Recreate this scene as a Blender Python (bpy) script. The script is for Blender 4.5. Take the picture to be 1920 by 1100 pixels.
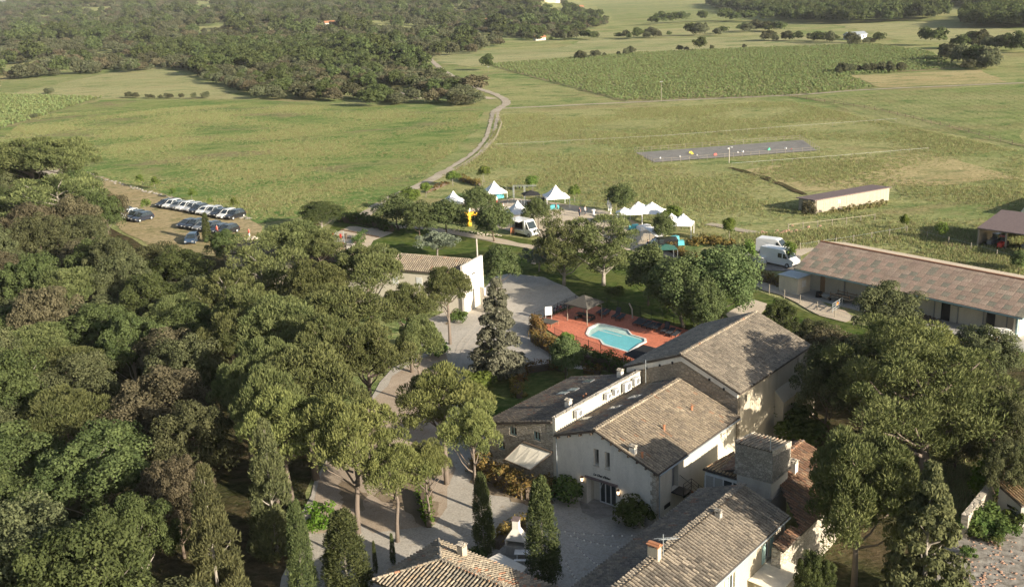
import bpy, math, random
import numpy as np
from mathutils import Vector, Matrix, Euler
random.seed(7); R=np.random.RandomState(11)
PI=math.pi
for o in list(bpy.data.objects): bpy.data.objects.remove(o)
SC=bpy.context.scene; COL=SC.collection
# ---------------------------------------------------------------- camera
CAMH=41.0; FOC=1946.0
_n=np.array([-280.,6550.,-1946.]); _n/=np.linalg.norm(_n)
_Y=np.array([0,0,1.])-_n*_n[2]; _Y/=np.linalg.norm(_Y)
_X=np.cross(_Y,_n); _X=_X if _X[0]>0 else -_X
CM=np.array([_X,_Y,_n])                       # world = CM @ (right, up, forward)
cd=bpy.data.cameras.new('camera'); cam=bpy.data.objects.new('camera',cd); COL.objects.link(cam)
cd.sensor_width=36; cd.lens=36*FOC/1920; cd.clip_start=1; cd.clip_end=30000
m4=Matrix.Identity(4)
for i in range(3):
    m4[i][0]=CM[i][0]; m4[i][1]=CM[i][1]; m4[i][2]=-CM[i][2]
m4[2][3]=CAMH
cam.matrix_world=m4; SC.camera=cam
# ---------------------------------------------------------------- sky, sun, exposure
SUN_AZ=math.atan2(.742,-.670); SUN_EL=math.radians(18.5)
w=bpy.data.worlds.new('World'); SC.world=w; w.use_nodes=True
nt=w.node_tree; nt.nodes.clear()
sk=nt.nodes.new('ShaderNodeTexSky'); sk.sky_type='NISHITA'; sk.sun_disc=False
sk.sun_elevation=SUN_EL; sk.sun_rotation=SUN_AZ; sk.air_density=1.0; sk.dust_density=1.6; sk.ozone_density=1.0
hs=nt.nodes.new('ShaderNodeHueSaturation'); hs.inputs['Saturation'].default_value=.85
bg=nt.nodes.new('ShaderNodeBackground'); bg.inputs[1].default_value=0.075
wo=nt.nodes.new('ShaderNodeOutputWorld')
nt.links.new(sk.outputs[0],hs.inputs['Color']); nt.links.new(hs.outputs[0],bg.inputs[0]); nt.links.new(bg.outputs[0],wo.inputs[0])
sd=Vector((math.sin(SUN_AZ)*math.cos(SUN_EL),math.cos(SUN_AZ)*math.cos(SUN_EL),math.sin(SUN_EL)))
sl=bpy.data.lights.new('sun','SUN'); sl.energy=5.0; sl.angle=math.radians(.53); sl.color=(1,.885,.715)
so=bpy.data.objects.new('sun',sl); COL.objects.link(so); so.rotation_euler=sd.to_track_quat('Z','Y').to_euler(); so.location=(60,-60,80)
SC.view_settings.view_transform='Standard'; SC.view_settings.look='None'; SC.view_settings.exposure=1.07; SC.view_settings.gamma=1
SC.view_settings.use_curve_mapping=False
SC.render.engine='CYCLES'; SC.cycles.use_denoising=True; SC.cycles.max_bounces=6; SC.cycles.diffuse_bounces=3; SC.cycles.glossy_bounces=2
SC.cycles.transmission_bounces=4; SC.cycles.volume_bounces=0; SC.cycles.transparent_max_bounces=8; SC.cycles.use_adaptive_sampling=True
SC.cycles.adaptive_threshold=.02; SC.cycles.caustics_reflective=False; SC.cycles.caustics_refractive=False; SC.cycles.sample_clamp_indirect=6
try: SC.cycles.denoising_prefilter='ACCURATE'
except Exception: pass
# ---------------------------------------------------------------- pixel -> place helpers (world metres)
def ray(px,py): return CM@np.array([(px-960.),(550.-py),FOC])
def G(px,py,z=0.):
    d=ray(px,py); t=(z-CAMH)/d[2]; return np.array([d[0]*t,d[1]*t,z])
def P(x,y,z=0.):
    c=CM.T@np.array([x,y,z-CAMH]); return 960+FOC*c[0]/c[2],550-FOC*c[1]/c[2]
def PPM(p):
    c=CM.T@np.array([p[0],p[1],p[2]-CAMH]); return FOC/c[2]
B0=np.array([10.46,72.38]); FA=-math.radians(40.0)
E1=np.array([math.cos(FA),math.sin(FA)]); E2=np.array([-math.sin(FA),math.cos(FA)])
def LZ(px,py,z): g=G(px,py,z)[:2]-B0; return g@E1,g@E2,z
def LA(px,py,a):
    r=ray(px,py); t=(a+B0@E1)/(r[:2]@E1); return a,t*(r[:2]@E2)-B0@E2,CAMH+t*r[2]
def LB(px,py,b):
    r=ray(px,py); t=(b+B0@E2)/(r[:2]@E2); return t*(r[:2]@E1)-B0@E1,b,CAMH+t*r[2]
def Wp(a,b,z=0): q=B0+a*E1+b*E2; return (q[0],q[1],z)
# ---------------------------------------------------------------- materials
def newmat(name):
    m=bpy.data.materials.new(name); m.use_nodes=True; t=m.node_tree
    b=[n for n in t.nodes if n.type=='BSDF_PRINCIPLED'][0]; b.inputs['Roughness'].default_value=.85
    b.inputs['Specular IOR Level'].default_value=.25
    return m,t,b
def ramp(t,src,stops,interp='LINEAR'):
    r=t.nodes.new('ShaderNodeValToRGB'); r.color_ramp.interpolation=interp
    e=r.color_ramp.elements
    while len(e)<len(stops): e.new(.5)
    for k,(p,c) in enumerate(stops): e[k].position=p; e[k].color=(*c,1) if len(c)==3 else c
    t.links.new(src,r.inputs[0]); return r.outputs[0]
def noise(t,scale,detail=6,rough=.6,vec=None,dist=0):
    n=t.nodes.new('ShaderNodeTexNoise'); n.inputs['Scale'].default_value=scale; n.inputs['Detail'].default_value=detail
    n.inputs['Roughness'].default_value=rough; n.inputs['Distortion'].default_value=dist
    if vec is not None: t.links.new(vec,n.inputs['Vector'])
    return n.outputs[0]
def geo(t,scale=(1,1,1),rot=0):
    g=t.nodes.new('ShaderNodeNewGeometry'); mp=t.nodes.new('ShaderNodeMapping'); mp.inputs['Scale'].default_value=scale
    mp.inputs['Rotation'].default_value=(0,0,rot)
    t.links.new(g.outputs['Position'],mp.inputs[0]); return mp.outputs[0]
def objc(t,scale=(1,1,1)):
    g=t.nodes.new('ShaderNodeTexCoord'); mp=t.nodes.new('ShaderNodeMapping'); mp.inputs['Scale'].default_value=scale
    t.links.new(g.outputs['Object'],mp.inputs[0]); return mp.outputs[0]
def mix(t,a,b,f,mode='MIX'):
    m=t.nodes.new('ShaderNodeMix'); m.data_type='RGBA'; m.blend_type=mode
    for v,i in ((f,0),(a,6),(b,7)):
        if hasattr(v,'links'): t.links.new(v,m.inputs[i])
        elif i==0: m.inputs[0].default_value=v
        else: m.inputs[i].default_value=(*v,1)
    return m.outputs[2]
def mmath(t,op,a,b=0.):
    m=t.nodes.new('ShaderNodeMath'); m.operation=op
    for v,i in ((a,0),(b,1)):
        if hasattr(v,'links'): t.links.new(v,m.inputs[i])
        else: m.inputs[i].default_value=v
    return m.outputs[0]
def bump(t,b,h,strength=.5,dist=.1):
    n=t.nodes.new('ShaderNodeBump'); n.inputs['Strength'].default_value=strength; n.inputs['Distance'].default_value=dist
    t.links.new(h,n.inputs['Height']); t.links.new(n.outputs[0],b.inputs['Normal'])
def plain(name,c,rough=.7,metal=0,spec=.3,var=.12,scale=3):
    m,t,b=newmat(name); v=objc(t); n=noise(t,scale,5,.6,v)
    col=ramp(t,n,[(.3,[x*(1-var) for x in c]),(.7,[min(1,x*(1+var)) for x in c])])
    t.links.new(col,b.inputs['Base Color']); b.inputs['Roughness'].default_value=rough; b.inputs['Metallic'].default_value=metal
    b.inputs['Specular IOR Level'].default_value=spec
    return m
def leafmat(name,c1,c2,tr=.28,hue=.05,big=.35):
    m,t,b=newmat(name); t.nodes.remove(b); out=[n for n in t.nodes if n.type=='OUTPUT_MATERIAL'][0]
    at=t.nodes.new('ShaderNodeAttribute'); at.attribute_name='tint'
    col=mix(t,c1,c2,at.outputs['Fac'])
    oi=t.nodes.new('ShaderNodeObjectInfo')
    h=t.nodes.new('ShaderNodeHueSaturation')
    t.links.new(mmath(t,'ADD',mmath(t,'MULTIPLY',oi.outputs['Random'],hue),.5-hue/2),h.inputs['Hue'])
    t.links.new(mmath(t,'ADD',mmath(t,'MULTIPLY',oi.outputs['Random'],big),1-big/2),h.inputs['Value'])
    t.links.new(col,h.inputs['Color'])
    d=t.nodes.new('ShaderNodeBsdfDiffuse'); tn=t.nodes.new('ShaderNodeBsdfTranslucent'); ms=t.nodes.new('ShaderNodeMixShader'); ms.inputs[0].default_value=tr
    t.links.new(h.outputs[0],d.inputs[0]); t.links.new(h.outputs[0],tn.inputs[0])
    t.links.new(d.outputs[0],ms.inputs[1]); t.links.new(tn.outputs[0],ms.inputs[2]); t.links.new(ms.outputs[0],out.inputs[0])
    return m
def tintmat(name,mulc=(1,1,1),rough=.9,bumps=.0):
    m,t,b=newmat(name); at=t.nodes.new('ShaderNodeAttribute'); at.attribute_name='tint'
    v=geo(t); n=noise(t,9,4,.6,v); n2=noise(t,.5,4,.6,v)
    c=mix(t,at.outputs['Color'],mulc,1,'MULTIPLY')
    c=mix(t,c,ramp(t,n,[(.3,(.62,.6,.58)),(.7,(1.25,1.25,1.22))]),1,'MULTIPLY')
    c=mix(t,c,ramp(t,n2,[(.35,(.86,.855,.85)),(.65,(1.1,1.09,1.07))]),1,'MULTIPLY')
    t.links.new(c,b.inputs['Base Color']); b.inputs['Roughness'].default_value=rough
    return m
M={}
def meadow(name,green,straw,brown,s=1.,rot=.5,bias=.5,rows=None,bm=.6):
    m,t,b=newmat(name)
    v=geo(t,(.012*s,.02*s,0),rot); n1=noise(t,1,8,.62,v,1.2)
    v2=geo(t,(.10*s,.16*s,0),rot); n2=noise(t,1,7,.7,v2,.6)
    v3=geo(t,(1.1,1.5,0),rot); n3=noise(t,1,5,.75,v3)
    v4=geo(t,(.03,.05,0),rot+.6); n4=noise(t,1,6,.65,v4,.8)
    c=mix(t,green,straw,ramp(t,n1,[(bias-.09,(0,0,0)),(bias+.09,(1,1,1))]))
    c=mix(t,c,straw,ramp(t,n2,[(.50,(0,0,0)),(.62,(.85,.85,.85))]))
    c=mix(t,c,brown,ramp(t,n4,[(.51,(0,0,0)),(.64,(.7,.7,.7))]))
    c=mix(t,c,[green[0]*.5,green[1]*.68,green[2]*.6],ramp(t,n2,[(.34,(.85,.85,.85)),(.47,(0,0,0))]))
    c=mix(t,c,ramp(t,n3,[(.3,(.45,.52,.4)),(.7,(1.4,1.35,1.3))]),1,'MULTIPLY')
    if rows:
        wv=t.nodes.new('ShaderNodeTexWave'); wv.inputs['Scale'].default_value=1/(rows[0])*.314*2/2; wv.inputs['Distortion'].default_value=.4
        t.links.new(geo(t,(1,1,0),rows[1]),wv.inputs[0]); c=mix(t,c,ramp(t,wv.outputs['Fac'],[(.3,(.6,.65,.6)),(.6,(1.2,1.15,1.05))]),rows[2],'MULTIPLY')
    t.links.new(c,b.inputs['Base Color']); b.inputs['Roughness'].default_value=1; b.inputs['Specular IOR Level'].default_value=0
    hh=mmath(t,'ADD',n3,mmath(t,'MULTIPLY',n2,1.5)); bump(t,b,hh,bm,.5)
    M[name]=m; return m
meadow('meadow',(.165,.222,.085),(.315,.312,.155),(.275,.232,.13),1.,.4,.46)
meadow('meadow_left',(.138,.205,.07),(.245,.268,.11),(.245,.188,.13),1.6,-.35,.53)
meadow('hay_field',(.26,.275,.135),(.34,.325,.18),(.31,.27,.15),.8,-.3,.45,bm=.35)
meadow('dry_field',(.29,.275,.14),(.41,.345,.20),(.37,.285,.165),1.,.3,.45,bm=.4)
meadow('crop_field',(.20,.245,.10),(.29,.29,.15),(.25,.23,.12),1.,.1,.52,rows=(3,.08,.2),bm=.5)
meadow('vine_soil',(.23,.25,.12),(.33,.30,.17),(.29,.24,.15),1.,.1,.5)
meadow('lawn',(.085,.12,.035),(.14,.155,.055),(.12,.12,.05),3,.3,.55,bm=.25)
meadow('far_field',(.24,.265,.13),(.34,.325,.185),(.29,.265,.15),.5,.2,.48,bm=.3)
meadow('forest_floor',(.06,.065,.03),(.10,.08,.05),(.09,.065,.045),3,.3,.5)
meadow('mown_straw',(.26,.225,.12),(.37,.30,.19),(.30,.23,.13),3,-.5,.4,bm=.3)
def gravel(name,c1,c2,s=1.,leaf=None):
    m,t,b=newmat(name); v=geo(t)
    n=noise(t,.22*s,7,.65,v,.5); n2=noise(t,7*s,4,.7,v); n3=noise(t,1.1,6,.7,v)
    c=mix(t,c1,c2,ramp(t,n,[(.35,(0,0,0)),(.65,(1,1,1))]))
    c=mix(t,c,ramp(t,n2,[(.3,(.72,.72,.72)),(.7,(1.2,1.2,1.2))]),1,'MULTIPLY')
    if leaf: c=mix(t,c,leaf,ramp(t,n3,[(.56,(0,0,0)),(.7,(.6,.6,.6))]))
    t.links.new(c,b.inputs['Base Color']); bump(t,b,n2,.5,.06); b.inputs['Specular IOR Level'].default_value=.1; M[name]=m; return m
gravel('gravel',(.40,.37,.32),(.49,.455,.40),1,(.26,.20,.13)); gravel('pine_litter',(.36,.29,.22),(.46,.38,.30),1.4,(.20,.13,.08))
gravel('dirt',(.35,.30,.23),(.45,.395,.31)); gravel('pale_dirt',(.45,.38,.29),(.55,.47,.36)); gravel('asphalt_old',(.20,.19,.18),(.27,.255,.235))
gravel('red_earth',(.30,.19,.12),(.38,.25,.17)); gravel('arena_sand',(.185,.18,.168),(.25,.24,.225),2); gravel('sand',(.50,.42,.32),(.58,.50,.38))
gravel('rocky',(.17,.15,.125),(.40,.375,.33),7,(.10,.09,.065)); gravel('concrete',(.38,.37,.34),(.46,.445,.41),2); gravel('cobbles',(.22,.205,.18),(.40,.37,.33),5)
gravel('deck_red',(.56,.185,.11),(.62,.22,.135),.6)
def plaster(name,c,dirt=.5):
    m,t,b=newmat(name); v=objc(t); vz=objc(t,(1,1,.22))
    n=noise(t,.9,8,.68,vz,.6); n2=noise(t,7,5,.6,v)
    cc=mix(t,c,[x*.62 for x in c],ramp(t,n,[(.48,(0,0,0)),(.75,(dirt,dirt,dirt))]))
    cc=mix(t,cc,ramp(t,n2,[(.3,(.92,.92,.92)),(.7,(1.05,1.05,1.05))]),1,'MULTIPLY')
    t.links.new(cc,b.inputs['Base Color']); bump(t,b,n2,.2,.03); M[name]=m; return m
plaster('plaster_cream',(.60,.555,.46)); plaster('plaster_white',(.72,.68,.60),.6); plaster('plaster_old',(.50,.44,.34),.8); plaster('plaster_grey',(.40,.385,.35),.7)
def stone(name,c1,c2,mort,sc=3.2,dark=.3):
    m,t,b=newmat(name); v=objc(t,(1,1,1.5))
    vo=t.nodes.new('ShaderNodeTexVoronoi'); vo.inputs['Scale'].default_value=sc; t.links.new(v,vo.inputs['Vector'])
    ve=t.nodes.new('ShaderNodeTexVoronoi'); ve.feature='DISTANCE_TO_EDGE'; ve.inputs['Scale'].default_value=sc; t.links.new(v,ve.inputs['Vector'])
    s=t.nodes.new('ShaderNodeSeparateColor'); t.links.new(vo.outputs['Color'],s.inputs[0])
    c=mix(t,c1,c2,s.outputs[0]); e=ramp(t,ve.outputs['Distance'],[(.02,(1,1,1)),(.09,(0,0,0))])
    c=mix(t,c,mort,e); n=noise(t,.6,7,.7,v); c=mix(t,c,[x*.5 for x in c1],ramp(t,n,[(.45,(0,0,0)),(.7,(dark,dark,dark))]))
    t.links.new(c,b.inputs['Base Color']); bump(t,b,ramp(t,ve.outputs['Distance'],[(0,(0,0,0)),(.12,(1,1,1))]),.8,.06); M[name]=m; return m
stone('stone_wall',(.42,.375,.30),(.56,.51,.43),(.30,.27,.225)); stone('stone_dark',(.27,.25,.215),(.42,.39,.34),(.19,.175,.15),4.2,.7)
stone('stone_barn',(.30,.255,.195),(.40,.345,.27),(.27,.23,.18),2.6,.6); stone('stone_pale',(.46,.41,.33),(.58,.52,.43),(.36,.32,.26),2,.3)
M['tile']=tintmat('tile'); 
for nm,c,r_,me in (('white_paint',(.78,.78,.76),.5,0),('white_fabric',(.86,.86,.84),.9,0),('black_fabric',(.02,.02,.022),.9,0),('black_metal',(.025,.025,.028),.5,.3),
    ('grey_metal',(.30,.31,.32),.5,.5),('galvanised',(.42,.46,.48),.45,.4),('teal_metal',(.22,.31,.33),.5,.1),('rubber',(.02,.02,.02),.9,0),('wood',(.30,.20,.12),.8,0),('wood_grey',(.28,.25,.20),.9,0),
    ('concrete_post',(.46,.42,.36),.9,0),('terracotta',(.42,.19,.10),.85,0),('cream_fabric',(.84,.78,.65),.9,0),('beige_shade',(.095,.088,.075),.9,0),('teal_fabric',(.10,.42,.47),.8,0),('yellow_fabric',(.82,.50,.05),.8,0),
    ('red_paint',(.50,.04,.03),.5,0),('orange',(.75,.22,.04),.7,0),('green_paint',(.08,.42,.27),.6,0),('yellow_paint',(.72,.55,.08),.6,0),('shutter',(.40,.56,.52),.7,0),('rust',(.28,.12,.06),.9,0),
    ('dark_interior',(.03,.028,.025),.9,0),('pool_liner',(.74,.84,.76),.4,0),('pool_rim',(.80,.78,.72),.6,0),('skin',(.55,.33,.24),.6,0),('cloth_dark',(.05,.06,.09),.9,0),('cloth_white',(.75,.74,.72),.9,0),('cloth_red',(.55,.08,.06),.9,0),
    ('bark_pine',(.175,.142,.115),.95,0),('bark_grey',(.26,.235,.20),.95,0),('bark_dark',(.13,.10,.075),.95,0),('stone_block',(.48,.43,.35),.9,0),('roof_dark',(.17,.13,.125),.8,0),('roof_slab',(.085,.07,.058),.9,0),('hay',(.42,.33,.17),1,0),
    ('polytunnel',(.62,.60,.52),.5,0),('plank_grey',(.40,.35,.28),.95,0),('rubble',(.38,.24,.17),1,0),('window_frame',(.62,.63,.62),.6,0),('green_shade',(.03,.10,.08),.8,0),('lounger_fabric',(.045,.05,.06),.8,0)):
    M[nm]=plain(nm,c,r_,me)
def carpaint(nm,c):
    m,t,b=newmat(nm); b.inputs['Base Color'].default_value=(*c,1); b.inputs['Roughness'].default_value=.32; b.inputs['Coat Weight'].default_value=.5; b.inputs['Specular IOR Level'].default_value=.4; M[nm]=m
for nm,c in (('car_black',(.02,.021,.024)),('car_white',(.72,.72,.70)),('car_grey',(.16,.17,.18)),('car_silver',(.45,.46,.46)),('car_blue',(.04,.07,.12)),('car_navy',(.025,.03,.045)),('van_white',(.80,.80,.78))): carpaint(nm,c)
m,t,b=newmat('glass'); b.inputs['Base Color'].default_value=(.03,.04,.045,1); b.inputs['Roughness'].default_value=.12; b.inputs['Specular IOR Level'].default_value=.8; M['glass']=m
m,t,b=newmat('skylight_glass'); b.inputs['Base Color'].default_value=(.10,.13,.13,1); b.inputs['Roughness'].default_value=.1; b.inputs['Specular IOR Level'].default_value=1; M['skylight_glass']=m
m,t,b=newmat('water'); t.nodes.remove(b); out=[n for n in t.nodes if n.type=='OUTPUT_MATERIAL'][0]; tp=t.nodes.new('ShaderNodeBsdfTransparent'); tp.inputs[0].default_value=(.90,.99,1,1)
gl=t.nodes.new('ShaderNodeBsdfGlossy'); gl.inputs['Roughness'].default_value=.04; bn=t.nodes.new('ShaderNodeBump'); bn.inputs['Strength'].default_value=.15; bn.inputs['Distance'].default_value=.03; t.links.new(noise(t,3,3,.5,geo(t)),bn.inputs['Height']); t.links.new(bn.outputs[0],gl.inputs['Normal'])
ms=t.nodes.new('ShaderNodeMixShader'); ms.inputs[0].default_value=.13; t.links.new(tp.outputs[0],ms.inputs[1]); t.links.new(gl.outputs[0],ms.inputs[2]); t.links.new(ms.outputs[0],out.inputs[0]); M['water']=m
m,t,b=newmat('lamp_glow'); b.inputs['Emission Color'].default_value=(1,.75,.45,1); b.inputs['Emission Strength'].default_value=1.6; M['lamp_glow']=m
m,t,b=newmat('bulb'); b.inputs['Base Color'].default_value=(.85,.8,.7,1); b.inputs['Roughness'].default_value=.3; M['bulb']=m
# foliage
M['pine_leaf']=leafmat('pine_leaf',(.066,.086,.034),(.178,.192,.078),.22,.025,.4)
M['pine_bright']=leafmat('pine_bright',(.10,.122,.044),(.255,.268,.098),.28,.02)
M['oak_leaf']=leafmat('oak_leaf',(.036,.054,.022),(.118,.145,.055),.2,.025,.45)
M['holm_leaf']=leafmat('holm_leaf',(.040,.050,.024),(.135,.142,.07),.15,.03,.45)
M['holm_brown']=leafmat('holm_brown',(.056,.054,.031),(.165,.145,.088),.15,.03)
M['lime_leaf']=leafmat('lime_leaf',(.08,.13,.03),(.20,.26,.065),.35,.04)
M['mulberry_leaf']=leafmat('mulberry_leaf',(.060,.088,.034),(.15,.185,.078),.25,.03)
M['olive_leaf']=leafmat('olive_leaf',(.13,.16,.11),(.24,.27,.19),.2,.02)
M['cypress_leaf']=leafmat('cypress_leaf',(.040,.058,.026),(.125,.145,.058),.15,.03)
M['cedar_leaf']=leafmat('cedar_leaf',(.065,.07,.045),(.19,.185,.13),.15,.02)
M['dark_conifer']=leafmat('dark_conifer',(.06,.07,.035),(.16,.165,.075),.2,.03)
M['hedge_red']=leafmat('hedge_red',(.07,.085,.028),(.30,.19,.07),.3,.05)
M['hedge_green']=leafmat('hedge_green',(.05,.085,.028),(.13,.17,.05),.3,.05)
M['ivy']=leafmat('ivy',(.06,.13,.02),(.15,.25,.04),.35,.03)
M['vine_leaf']=leafmat('vine_leaf',(.14,.19,.07),(.26,.30,.13),.3,.04)
M['weed']=leafmat('weed',(.19,.23,.08),(.38,.35,.18),.4,.07)
M['far_leaf']=leafmat('far_leaf',(.045,.055,.029),(.135,.138,.078),.15,.045,.6)
# ---------------------------------------------------------------- objects and meshes
def tag(o,label=None,cat=None,group=None,kind=None):
    if label: o['label']=label
    if cat: o['category']=cat
    if group: o['group']=group
    if kind: o['kind']=kind
    return o
def thing(name,label,cat,loc=(0,0,0),rz=0.,group=None):
    o=bpy.data.objects.new(name,None); COL.objects.link(o); o.location=loc; o.rotation_euler=(0,0,rz); o.empty_display_size=.3
    return tag(o,label,cat,group)
def copy_tree(o,parent=None,loc=None,rz=None,label=None,sc=None,mats=None):
    c=o.copy(); COL.objects.link(c)
    if parent: c.parent=parent
    if loc is not None: c.location=loc
    if rz is not None: c.rotation_euler=(c.rotation_euler[0],c.rotation_euler[1],rz)
    if sc is not None: c.scale=sc
    if label: c['label']=label
    for ch in o.children: copy_tree(ch,c)
    return c
def mesh_np(name,V,F,mat,tint=None,smooth=False):
    """V (n,3), F (m,k) uniform faces"""
    me=bpy.data.meshes.new(name); V=np.asarray(V,dtype=np.float32); F=np.asarray(F,dtype=np.int32); n,k=F.shape
    me.vertices.add(len(V)); me.vertices.foreach_set('co',V.ravel()); me.loops.add(n*k); me.loops.foreach_set('vertex_index',F.ravel())
    me.polygons.add(n); me.polygons.foreach_set('loop_start',np.arange(0,n*k,k,dtype=np.int32)); me.polygons.foreach_set('loop_total',np.full(n,k,dtype=np.int32))
    if smooth: me.polygons.foreach_set('use_smooth',np.ones(n,dtype=bool))
    me.update(calc_edges=True)
    if tint is not None:
        at=me.attributes.new('tint','FLOAT_COLOR','POINT'); tt=np.asarray(tint,dtype=np.float32)
        if tt.ndim==1: tt=np.stack([tt]*3,1)
        at.data.foreach_set('color',np.concatenate([tt,np.ones((len(tt),1),np.float32)],1).ravel())
    me.materials.append(M[mat] if isinstance(mat,str) else mat); return me
class MB:
    def __init__(s): s.v=[]; s.f=[]
    def add(s,vs,fs):
        k=len(s.v); s.v+= [tuple(map(float,q)) for q in vs]; s.f+=[tuple(i+k for i in f) for f in fs]; return s
    def box(s,x0,x1,y0,y1,z0,z1):
        return s.add([(x0,y0,z0),(x1,y0,z0),(x1,y1,z0),(x0,y1,z0),(x0,y0,z1),(x1,y0,z1),(x1,y1,z1),(x0,y1,z1)],[(0,3,2,1),(4,5,6,7),(0,1,5,4),(1,2,6,5),(2,3,7,6),(3,0,4,7)])
    def hexa(s,b,t): return s.add(list(b)+list(t),[(3,2,1,0),(4,5,6,7),(0,1,5,4),(1,2,6,5),(2,3,7,6),(3,0,4,7)])
    def slab(s,q,th):      # quad/polygon q (top), thickness downwards
        n=len(q); return s.add(list(q)+[(a,b_,c-th) for a,b_,c in q],[tuple(range(n)),tuple(range(2*n-1,n-1,-1))]+[(i,i+n,(i+1)%n+n,(i+1)%n) for i in range(n)])
    def prism(s,poly,axis,a0,a1):  # polygon of 2D pts, axis 'x','y','z'
        def mk(p,h): return {'x':(h,p[0],p[1]),'y':(p[0],h,p[1]),'z':(p[0],p[1],h)}[axis]
        n=len(poly); return s.add([mk(p,a0) for p in poly]+[mk(p,a1) for p in poly],[tuple(range(n-1,-1,-1)),tuple(range(n,2*n))]+[(i,(i+1)%n,(i+1)%n+n,i+n) for i in range(n)])
    def tube(s,pts,rs,n=6,cap=True):
        pts=[Vector(p) for p in pts]; k=len(s.v); rs=rs if hasattr(rs,'__len__') else [rs]*len(pts)
        for i,p in enumerate(pts):
            d=(pts[min(i+1,len(pts)-1)]-pts[max(i-1,0)]); d=d.normalized() if d.length>1e-6 else Vector((0,0,1))
            u=d.cross(Vector((0,0,1)) if abs(d.z)<.9 else Vector((1,0,0))).normalized(); v=d.cross(u)
            for j in range(n):
                a=2*PI*j/n; s.v.append(tuple(p+(u*math.cos(a)+v*math.sin(a))*rs[i]))
        for i in range(len(pts)-1):
            for j in range(n): s.f.append((k+i*n+j,k+i*n+(j+1)%n,k+(i+1)*n+(j+1)%n,k+(i+1)*n+j))
        if cap: s.f.append(tuple(k+j for j in range(n-1,-1,-1))); s.f.append(tuple(k+(len(pts)-1)*n+j for j in range(n)))
        return s
    def cyl(s,x,y,z0,z1,r,n=10,r2=None): return s.tube([(x,y,z0),(x,y,z1)],[r,r if r2 is None else r2],n)
    def ball(s,x,y,z,r,n=8,m=5,sz=1.):
        k=len(s.v); s.v.append((x,y,z-r*sz))
        for i in range(1,m):
            a=-PI/2+PI*i/m
            for j in range(n): s.v.append((x+r*math.cos(a)*math.cos(2*PI*j/n),y+r*math.cos(a)*math.sin(2*PI*j/n),z+r*sz*math.sin(a)))
        s.v.append((x,y,z+r*sz)); e=len(s.v)-1
        for j in range(n): s.f.append((k,k+1+(j+1)%n,k+1+j)); s.f.append((e,e-n+j,e-n+(j+1)%n))
        for i in range(m-2):
            for j in range(n): a=k+1+i*n; s.f.append((a+j,a+(j+1)%n,a+n+(j+1)%n,a+n+j))
        return s
    def build(s,name,mat,parent=None,off=(0,0,0),loc=None,rz=0,smooth=False,kind=None,label=None):
        me=bpy.data.meshes.new(name); me.from_pydata([(a-off[0],b-off[1],c-off[2]) for a,b,c in s.v],[],s.f); me.update()
        me.materials.append(M[mat] if isinstance(mat,str) else mat)
        if smooth: me.polygons.foreach_set('use_smooth',[True]*len(me.polygons))
        o=bpy.data.objects.new(name,me); COL.objects.link(o)
        if parent: o.parent=parent
        if loc is not None: o.location=loc; o.rotation_euler=(0,0,rz)
        if kind: o['kind']=kind
        if label: o['label']=label
        return o
def link_mesh(name,me,parent=None,loc=None,kind=None):
    o=bpy.data.objects.new(name,me); COL.objects.link(o)
    if parent: o.parent=parent
    if loc is not None: o.location=loc
    if kind: o['kind']=kind
    return o
# ---------------------------------------------------------------- terrain
def sstep(a,b,x): t=np.clip((x-a)/(b-a),0,1); return t*t*(3-2*t)
def hill(x,y):
    x=np.asarray(x,float); y=np.asarray(y,float); g=x/np.maximum(y,1)
    h=62*sstep(650,2900,y)*(1-sstep(.0,.09,g+.012*np.sin(y*.004)))*sstep(-.55,-.40,g)
    h=h+7*sstep(600,1200,y)*(1-sstep(.0,.09,g))*(np.sin(x*.006+1)*np.sin(y*.0047)+.5*np.sin(x*.013+y*.009))*sstep(-.55,-.40,g)
    return h
xs=np.concatenate([np.linspace(-.95,.95,150)]); ys=np.concatenate([[-400,-100,0,40],np.geomspace(60,14000,150)])
V=[];F=[]
for j,yy in enumerate(ys):
    wd=max(yy,400.)
    for i,g in enumerate(xs): V.append((g*wd*1.3,yy,0))
V=np.array(V); V[:,2]=hill(V[:,0],V[:,1])
nx=len(xs); jj,ii=np.meshgrid(np.arange(len(ys)-1),np.arange(nx-1),indexing='ij'); q=(jj*nx+ii).ravel(); F=np.stack([q,q+1,q+nx+1,q+nx],1)
o=link_mesh('ground',mesh_np('ground',V,F,'meadow',smooth=True),kind='structure')
# far blue ridges
mb=MB()
for k,(yy,hh,x0,x1) in enumerate(((11000,95,-9500,-2500),(13500,150,-12000,-3600))):
    n=60; base=len(mb.v)
    for i in range(n+1):
        x=x0+(x1-x0)*i/n; e=math.sin(PI*i/n)**.6; h=hh*e*(.75+.25*math.sin(i*.37+k)+.08*math.sin(i*1.3))
        mb.v+= [(x,yy-900,-5),(x,yy,h),(x,yy+900,-5)]
    for i in range(n): a=base+3*i; mb.f+=[(a,a+3,a+4,a+1),(a+1,a+4,a+5,a+2)]
mb.build('distant_hills','far_field',kind='structure',smooth=True)
HAZE=0.00006
def jitter_poly(pts,step=3.,amp=.4,rs=None):
    rs=rs or np.random.RandomState(len(pts)*7+int(abs(pts[0][0])*3)); out=[]
    for i in range(len(pts)):
        a=np.array(pts[i][:2],float); b=np.array(pts[(i+1)%len(pts)][:2],float); L=np.linalg.norm(b-a); n=max(1,min(400,int(L/step)))
        for k in range(n):
            p=a+(b-a)*k/n
            if k: p=p+rs.uniform(-amp,amp,2)
            out.append(p)
    return out
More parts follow.
